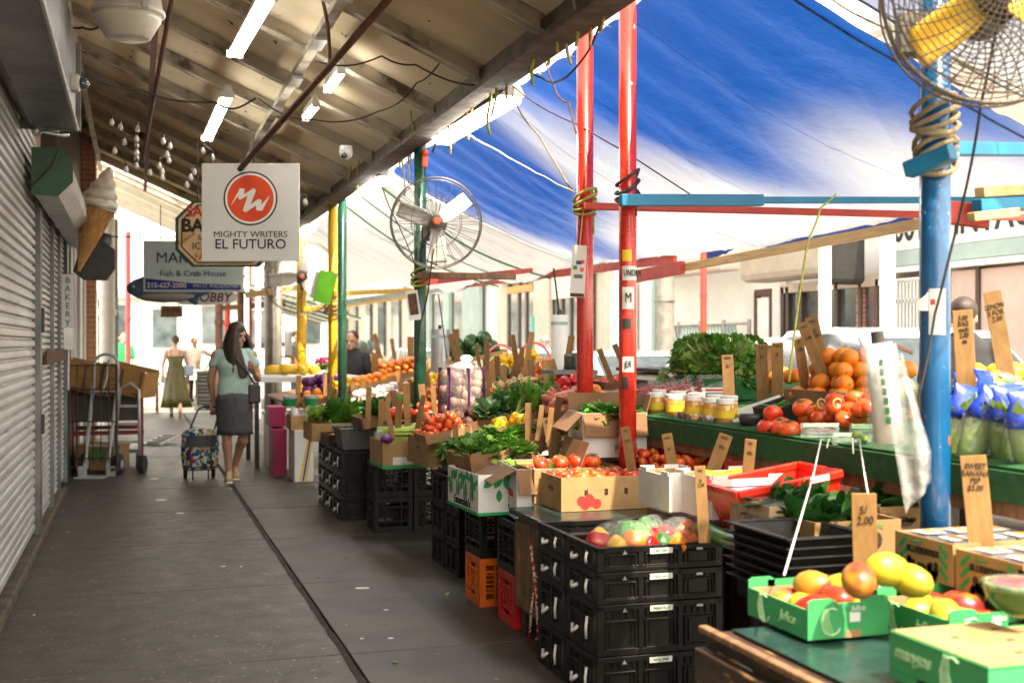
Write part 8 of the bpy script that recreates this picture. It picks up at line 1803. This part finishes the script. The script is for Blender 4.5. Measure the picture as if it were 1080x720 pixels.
for px, lab in ((529, 'pink hoop frame beside the far trays'), (564, 'second pink hoop frame nearer the white bag roll')):
    p = W(px, 390, x=3.9); t_ = [p + Vector((.2 * math.cos(a), .03, .28 * math.sin(a))) for a in [PI * i / 16 for i in range(17)]]; tag(MB().tube(t_, .014, 6).build('pink_hoop', K['pink2'], smooth=True), lab, 'hoop', 'pink hoops')
for px, py, d_, r_, mt_, lab in ((298, 389, 14.5, (.2, .12, .1), 'lemon', 'yellow bagged goods on the far stall beside the grey post'), (325, 390, 14.5, (.12, .1, .09), 'lemon', 'smaller yellow bag behind the yellow post')):
    m = MB()
    for k in range(6): m.ball((random.uniform(-1, 1) * r_[0] * .6, random.uniform(-1, 1) * r_[1] * .6, random.uniform(-.3, .3) * r_[2]), [q * .6 for q in r_], 10, 7)
    tag(m.build('yellow_bag', K[mt_], loc=W(px, py, d=d_), smooth=True), lab, 'bag', 'yellow bags on the far stall')
p = W(340, 384, d=14.8); t = thing('potted_flowers', 'pot of crimson flowers beside the stall keeper', 'flowers', p); m = MB()
for k in range(30): a = random.uniform(0, 6.28); m.ball((.13 * math.cos(a) * random.random(), .1 * math.sin(a), random.uniform(.02, .08)), .022, 6, 5)
m.build('blossom', K['pink'], t, smooth=True); m = MB()
for k in range(50): a = random.uniform(0, 6.28); leaf(m, Vector((0, 0, -.08)), Vector((math.cos(a), math.sin(a), random.uniform(.2, 1.5))), Vector((0, 0, 1)), .15, .02, .3, 3)
m.build('foliage', K['leaf'], t); MB().lathe([(.06, -.2), (.09, -.07), (.08, -.07), (.05, -.18)], 12).build('pot', K['sign_white'], t, auto=True)
p = W(325, 398, d=14.0)
t = thing('white_table', 'white topped table of the far stall', 'table', (p.x, p.y + .5, -.02)); zc = p.z; MB().box((0, 0, zc), (1.3, 1.2, .06)).build('table_top', K['sign_white'], t)
for x in (-.6, .6):
    for y in (-.55, .55): MB().box((x, y, zc / 2), (.05, .05, zc)).build('leg', K['black'], t)
p = W(600, 392, x=3.1); t = thing('scale_stand', 'grey scale shelf beside the red post', 'scale', p); MB().box((0, 0, 0), (.35, .3, .03)).build('shelf', K['steel_dk'], t); MB().box((.05, 0, .08), (.12, .2, .12)).build('scale_body', K['black'], t, bevel=.02)
PR = ['3.00', '2/ 1.50', '$2 LB', '99c', '1.50', '4 for 2.00', '2.00', '5/ 2.00', '1.25 LB', '$1']
def slat(tx, ty, bx, by, X, w, where, body=None, yaw=0, fs=None):
    b = W(bx, by, x=X); d0 = depth(b); a = W(tx, ty, d=d0 + random.uniform(-.04, .02)); z = (a - b).normalized(); cam = (Vector((0, 0, H)) - b).normalized()
    cam = Matrix.Rotation(yaw, 3, 'Z') @ cam; y = -(cam - z * cam.dot(z)).normalized(); x = y.cross(z)
    L_ = (a - b).length; wm = w * d0 / F
    M_ = Matrix((x, y, z)).transposed(); t = thing('price_slat', where, 'price slat', b, rot=M_.to_euler(), group='price slats on the stalls')
    MB().box((0, 0, L_ / 2 - .03), (wm, .006, L_ + .06)).build('board', K['slat'], t, bevel=.0015)
    if w >= 9:
        s = fs or wm * (.34 if w > 18 else .46); body = body or random.choice(PR)
        words_ = random.choice(['SWEET', 'FRESH', 'RIPE', 'BIG', 'JERSEY'])
        text('price_lettering', body.replace(' ', '\n') if w < 18 else body, s * (1.0 if w > 18 else .9), K['marker'], t, (0, -.0042, L_ * .72), (R(90), R(random.uniform(-6, 6)), 0), ext=.0006, squash=.8, bold=.0004, shear=.2)
        if w < 18: text('price_lettering', words_, s * .6, K['marker'], t, (0, -.0042, L_ * .92), (R(90), R(random.uniform(-4, 4)), 0), ext=.0006, squash=.75)
    return t
slat(1046, 307, 1060, 388, 3.0, 18, 'tallest tilted price slat standing behind the lemons', 'LEMON\n5 FOR\n2.00'); slat(1015, 327, 1019, 400, 2.9, 20, 'wide price card beside the blue post with two prices', '3.00\nBAG\neach\n2.00\nea'); slat(1026, 480, 1034, 562, 2.4, 26, 'price card reading sweet banana pepper on the berry boxes', 'SWEET\nBANANA\nPEP\n$3.00', fs=.024); slat(911, 520, 913, 602, 2.14, 25, 'price card standing in the nearest mango carton', '5/ \n2.00', fs=.036)
slat(855, 334, 872, 398, 3.15, 13, 'back one of the two crossed slats by the oranges'); slat(846, 340, 868, 398, 3.1, 12, 'front one of the two crossed slats by the oranges'); slat(842, 357, 848, 398, 3.1, 11, 'short slat in front of the crossed pair', yaw=.4)
slat(803, 363, 804, 410, 3.1, 12, 'slat at the near end of the lettuce mound'); slat(812, 364, 813, 405, 3.3, 8, 'narrow slat between two wide ones at the lettuce end'); slat(820, 361, 820, 406, 3.15, 12, 'wide slat facing the white car'); slat(767, 374, 769, 417, 3.05, 12, 'slat standing in front of the lettuce mound'); slat(750, 359, 751, 398, 3.2, 11, 'tall slat at the middle of the lettuce mound'); slat(730, 357, 726, 392, 3.3, 11, 'slat at the far end of the lettuce mound'); slat(741, 363, 741, 380, 3.4, 7, 'small slat hidden behind the lettuce')
slat(703, 457, 713, 514, 2.4, 11, 'slat standing in the plum tomatoes'); slat(766, 458, 748, 507, 2.4, 15, 'yellowish slat leaning over the white carton', yaw=-.3); slat(792, 463, 787, 515, 2.45, 12, 'slat standing in the yellow squash'); slat(738, 491, 742, 556, 2.12, 12, 'dark slat behind the bagged peppers'); slat(659, 450, 667, 502, 2.4, 10, 'slat leaning on the stickered red post'); slat(578, 440, 587, 490, 2.3, 13, 'yellowish slat in front of the brown cartons', '2/\n1.50'); slat(541, 443, 541, 480, 2.35, 11, 'brown slat in the lower brown carton', 'KALE')
slat(562, 408, 571, 440, 2.7, 9, 'slat in front of the pink carton'); slat(585, 405, 598, 447, 2.75, 9, 'slat leaning beside the sweet potatoes', yaw=.3); slat(598, 415, 608, 447, 2.75, 11, 'dark wide slat beside the farther red post'); slat(634, 415, 645, 450, 2.6, 9, 'slat between the two red posts')
for i, (a, b, c, d_, w, lab) in enumerate(((480, 347, 484, 397, 6, 'at the near side of the dark melons'), (502, 363, 506, 387, 4, 'thin one before the white car'), (513, 357, 514, 387, 6, 'pale one above the pink hoop'), (540, 353, 547, 392, 6, 'leaning between the pink hoops'), (561, 350, 555, 388, 6, 'leaning back by the man in blue grey'), (551, 366, 548, 392, 5, 'short one behind the cucumbers'), (603, 354, 597, 392, 7, 'leaning by the white bag roll'), (511, 377, 513, 400, 5, 'low one among the orange peppers'), (524, 375, 525, 400, 6, 'low one beside the green peppers'), (499, 383, 500, 402, 5, 'short one by the dark melons'), (552, 387, 552, 406, 6, 'short one above the tan roots'), (575, 380, 576, 408, 7, 'upright one in the big orange peppers'), (581, 379, 592, 418, 8, 'leaning one in the big orange peppers'), (632, 368, 643, 396, 6, 'leaning one between the red posts'), (648, 363, 657, 384, 6, 'high one behind the stickered post'))): slat(a, b, c, d_, 3.1, w, 'narrow price slat, the ' + lab)
for i, (a, b, c, d_, w, lab) in enumerate(((394, 352, 402, 382, 6, 'leaning one by the pineapples'), (376, 368, 385, 392, 6, 'one in front of the stall keeper'), (433, 355, 433, 385, 7, 'upright one at the brown orange heap'), (413, 357, 417, 384, 4, 'thin one above the brown oranges'), (455, 369, 470, 392, 6, 'dark leaning one over the tan squash'), (475, 352, 488, 398, 7, 'long leaning one near the onion sack'), (472, 347, 472, 380, 5, 'pale upright one beyond the onion sack'), (482, 347, 483, 378, 5, 'second pale upright one beyond the onion sack'), (457, 350, 457, 374, 5, 'one just past the green fan post'), (420, 391, 424, 418, 6, 'dark one among the brown oranges'), (428, 404, 430, 442, 7, 'one between turnips and carrots'), (389, 408, 388, 444, 6, 'one standing in the romaine'), (411, 415, 406, 437, 6, 'one in the dark greens'), (421, 422, 420, 446, 7, 'one standing by the red bag'), (445, 428, 446, 450, 5, 'short one behind the celery'), (493, 407, 497, 438, 6, 'grey one beside the onion sack'), (507, 409, 512, 432, 5, 'first of the pair before the pink carton'), (514, 409, 518, 432, 5, 'second of the pair before the pink carton'), (480, 447, 481, 468, 6, 'short one at the beets'), (446, 393, 451, 420, 12, 'broad one behind the carrots'), (315, 396, 314, 422, 5, 'one by the yellow bags'), (343, 392, 343, 412, 4, 'one in the purple cabbages'), (349, 397, 348, 419, 4, 'second one in the purple cabbages'), (372, 402, 373, 422, 5, 'one in front of the far green post'), (383, 399, 384, 418, 5, 'one behind the romaine'), (307, 374, 321, 402, 5, 'leaning one beside the grey lantern'))): slat(a, b, c, d_, Pp(c, d_).x, w, 'narrow price slat, the ' + lab)
for k in range(26):
    px = 395 + 195 * ((k * .618) % 1); ty = 372 + 60 * ((k * .37) % 1); c = Pp(px, ty + 26); slat(px + random.uniform(-7, 7), ty, px, ty + 26 + random.uniform(0, 6), c.x, 5.5 + 1.5 * (k % 3 == 0), 'plain brown price slat among the crowded middle trays')['group'] = 'plain slats among the middle trays'
cam = bpy.data.cameras.new('camera'); co = bpy.data.objects.new('camera', cam); COL.objects.link(co); S.camera = co
co.location = (0, 0, H); co.rotation_euler = (R(90), 0, -TH); cam.sensor_width = 36; cam.lens = F / 1080 * 36; cam.shift_y = 2 / 1080; cam.clip_start = .05; cam.clip_end = 3000
cam.dof.use_dof = True; cam.dof.focus_distance = 6.6; cam.dof.aperture_fstop = 2.6; cam.dof.aperture_blades = 9
SUN = Vector((.12, -.5, .86)).normalized(); el = math.asin(SUN.z); az = math.atan2(SUN.x, SUN.y)
w = bpy.data.worlds.new('World'); S.world = w; w.use_nodes = True; nt = w.node_tree
sk_ = nt.nodes.new('ShaderNodeTexSky'); sk_.sky_type = 'NISHITA'; sk_.sun_disc = False; sk_.sun_elevation = el; sk_.sun_rotation = az; sk_.dust_density = 2.0; sk_.air_density = 1.0
bg = nt.nodes['Background']; hs_ = nt.nodes.new('ShaderNodeHueSaturation'); hs_.inputs['Saturation'].default_value = .3; nt.links.new(sk_.outputs[0], hs_.inputs['Color']); wm = nt.nodes.new('ShaderNodeMix'); wm.data_type = 'RGBA'; wm.blend_type = 'MULTIPLY'; wm.inputs[0].default_value = 1; wm.inputs[7].default_value = (1, .91, .74, 1); nt.links.new(hs_.outputs[0], wm.inputs[6]); nt.links.new(wm.outputs[2], bg.inputs['Color']); bg.inputs['Strength'].default_value = .15
sl = bpy.data.lights.new('sun', 'SUN'); so = bpy.data.objects.new('sun', sl); COL.objects.link(so); sl.energy = 2.1; sl.angle = R(.5); sl.color = (1, .86, .66)
so.rotation_euler = SUN.to_track_quat('Z', 'Y').to_euler(); so.location = (0, 0, 12)
vs_ = S.view_settings; vs_.view_transform = 'Standard'; vs_.look = 'None'; vs_.gamma = 1; vs_.use_curve_mapping = False; vs_.exposure = 2.65
S.cycles.max_bounces = 8; S.cycles.diffuse_bounces = 5; S.cycles.transparent_max_bounces = 16; S.cycles.caustics_reflective = False; S.cycles.caustics_refractive = False
S.cycles.sample_clamp_indirect = 6; S.cycles.use_denoising = True
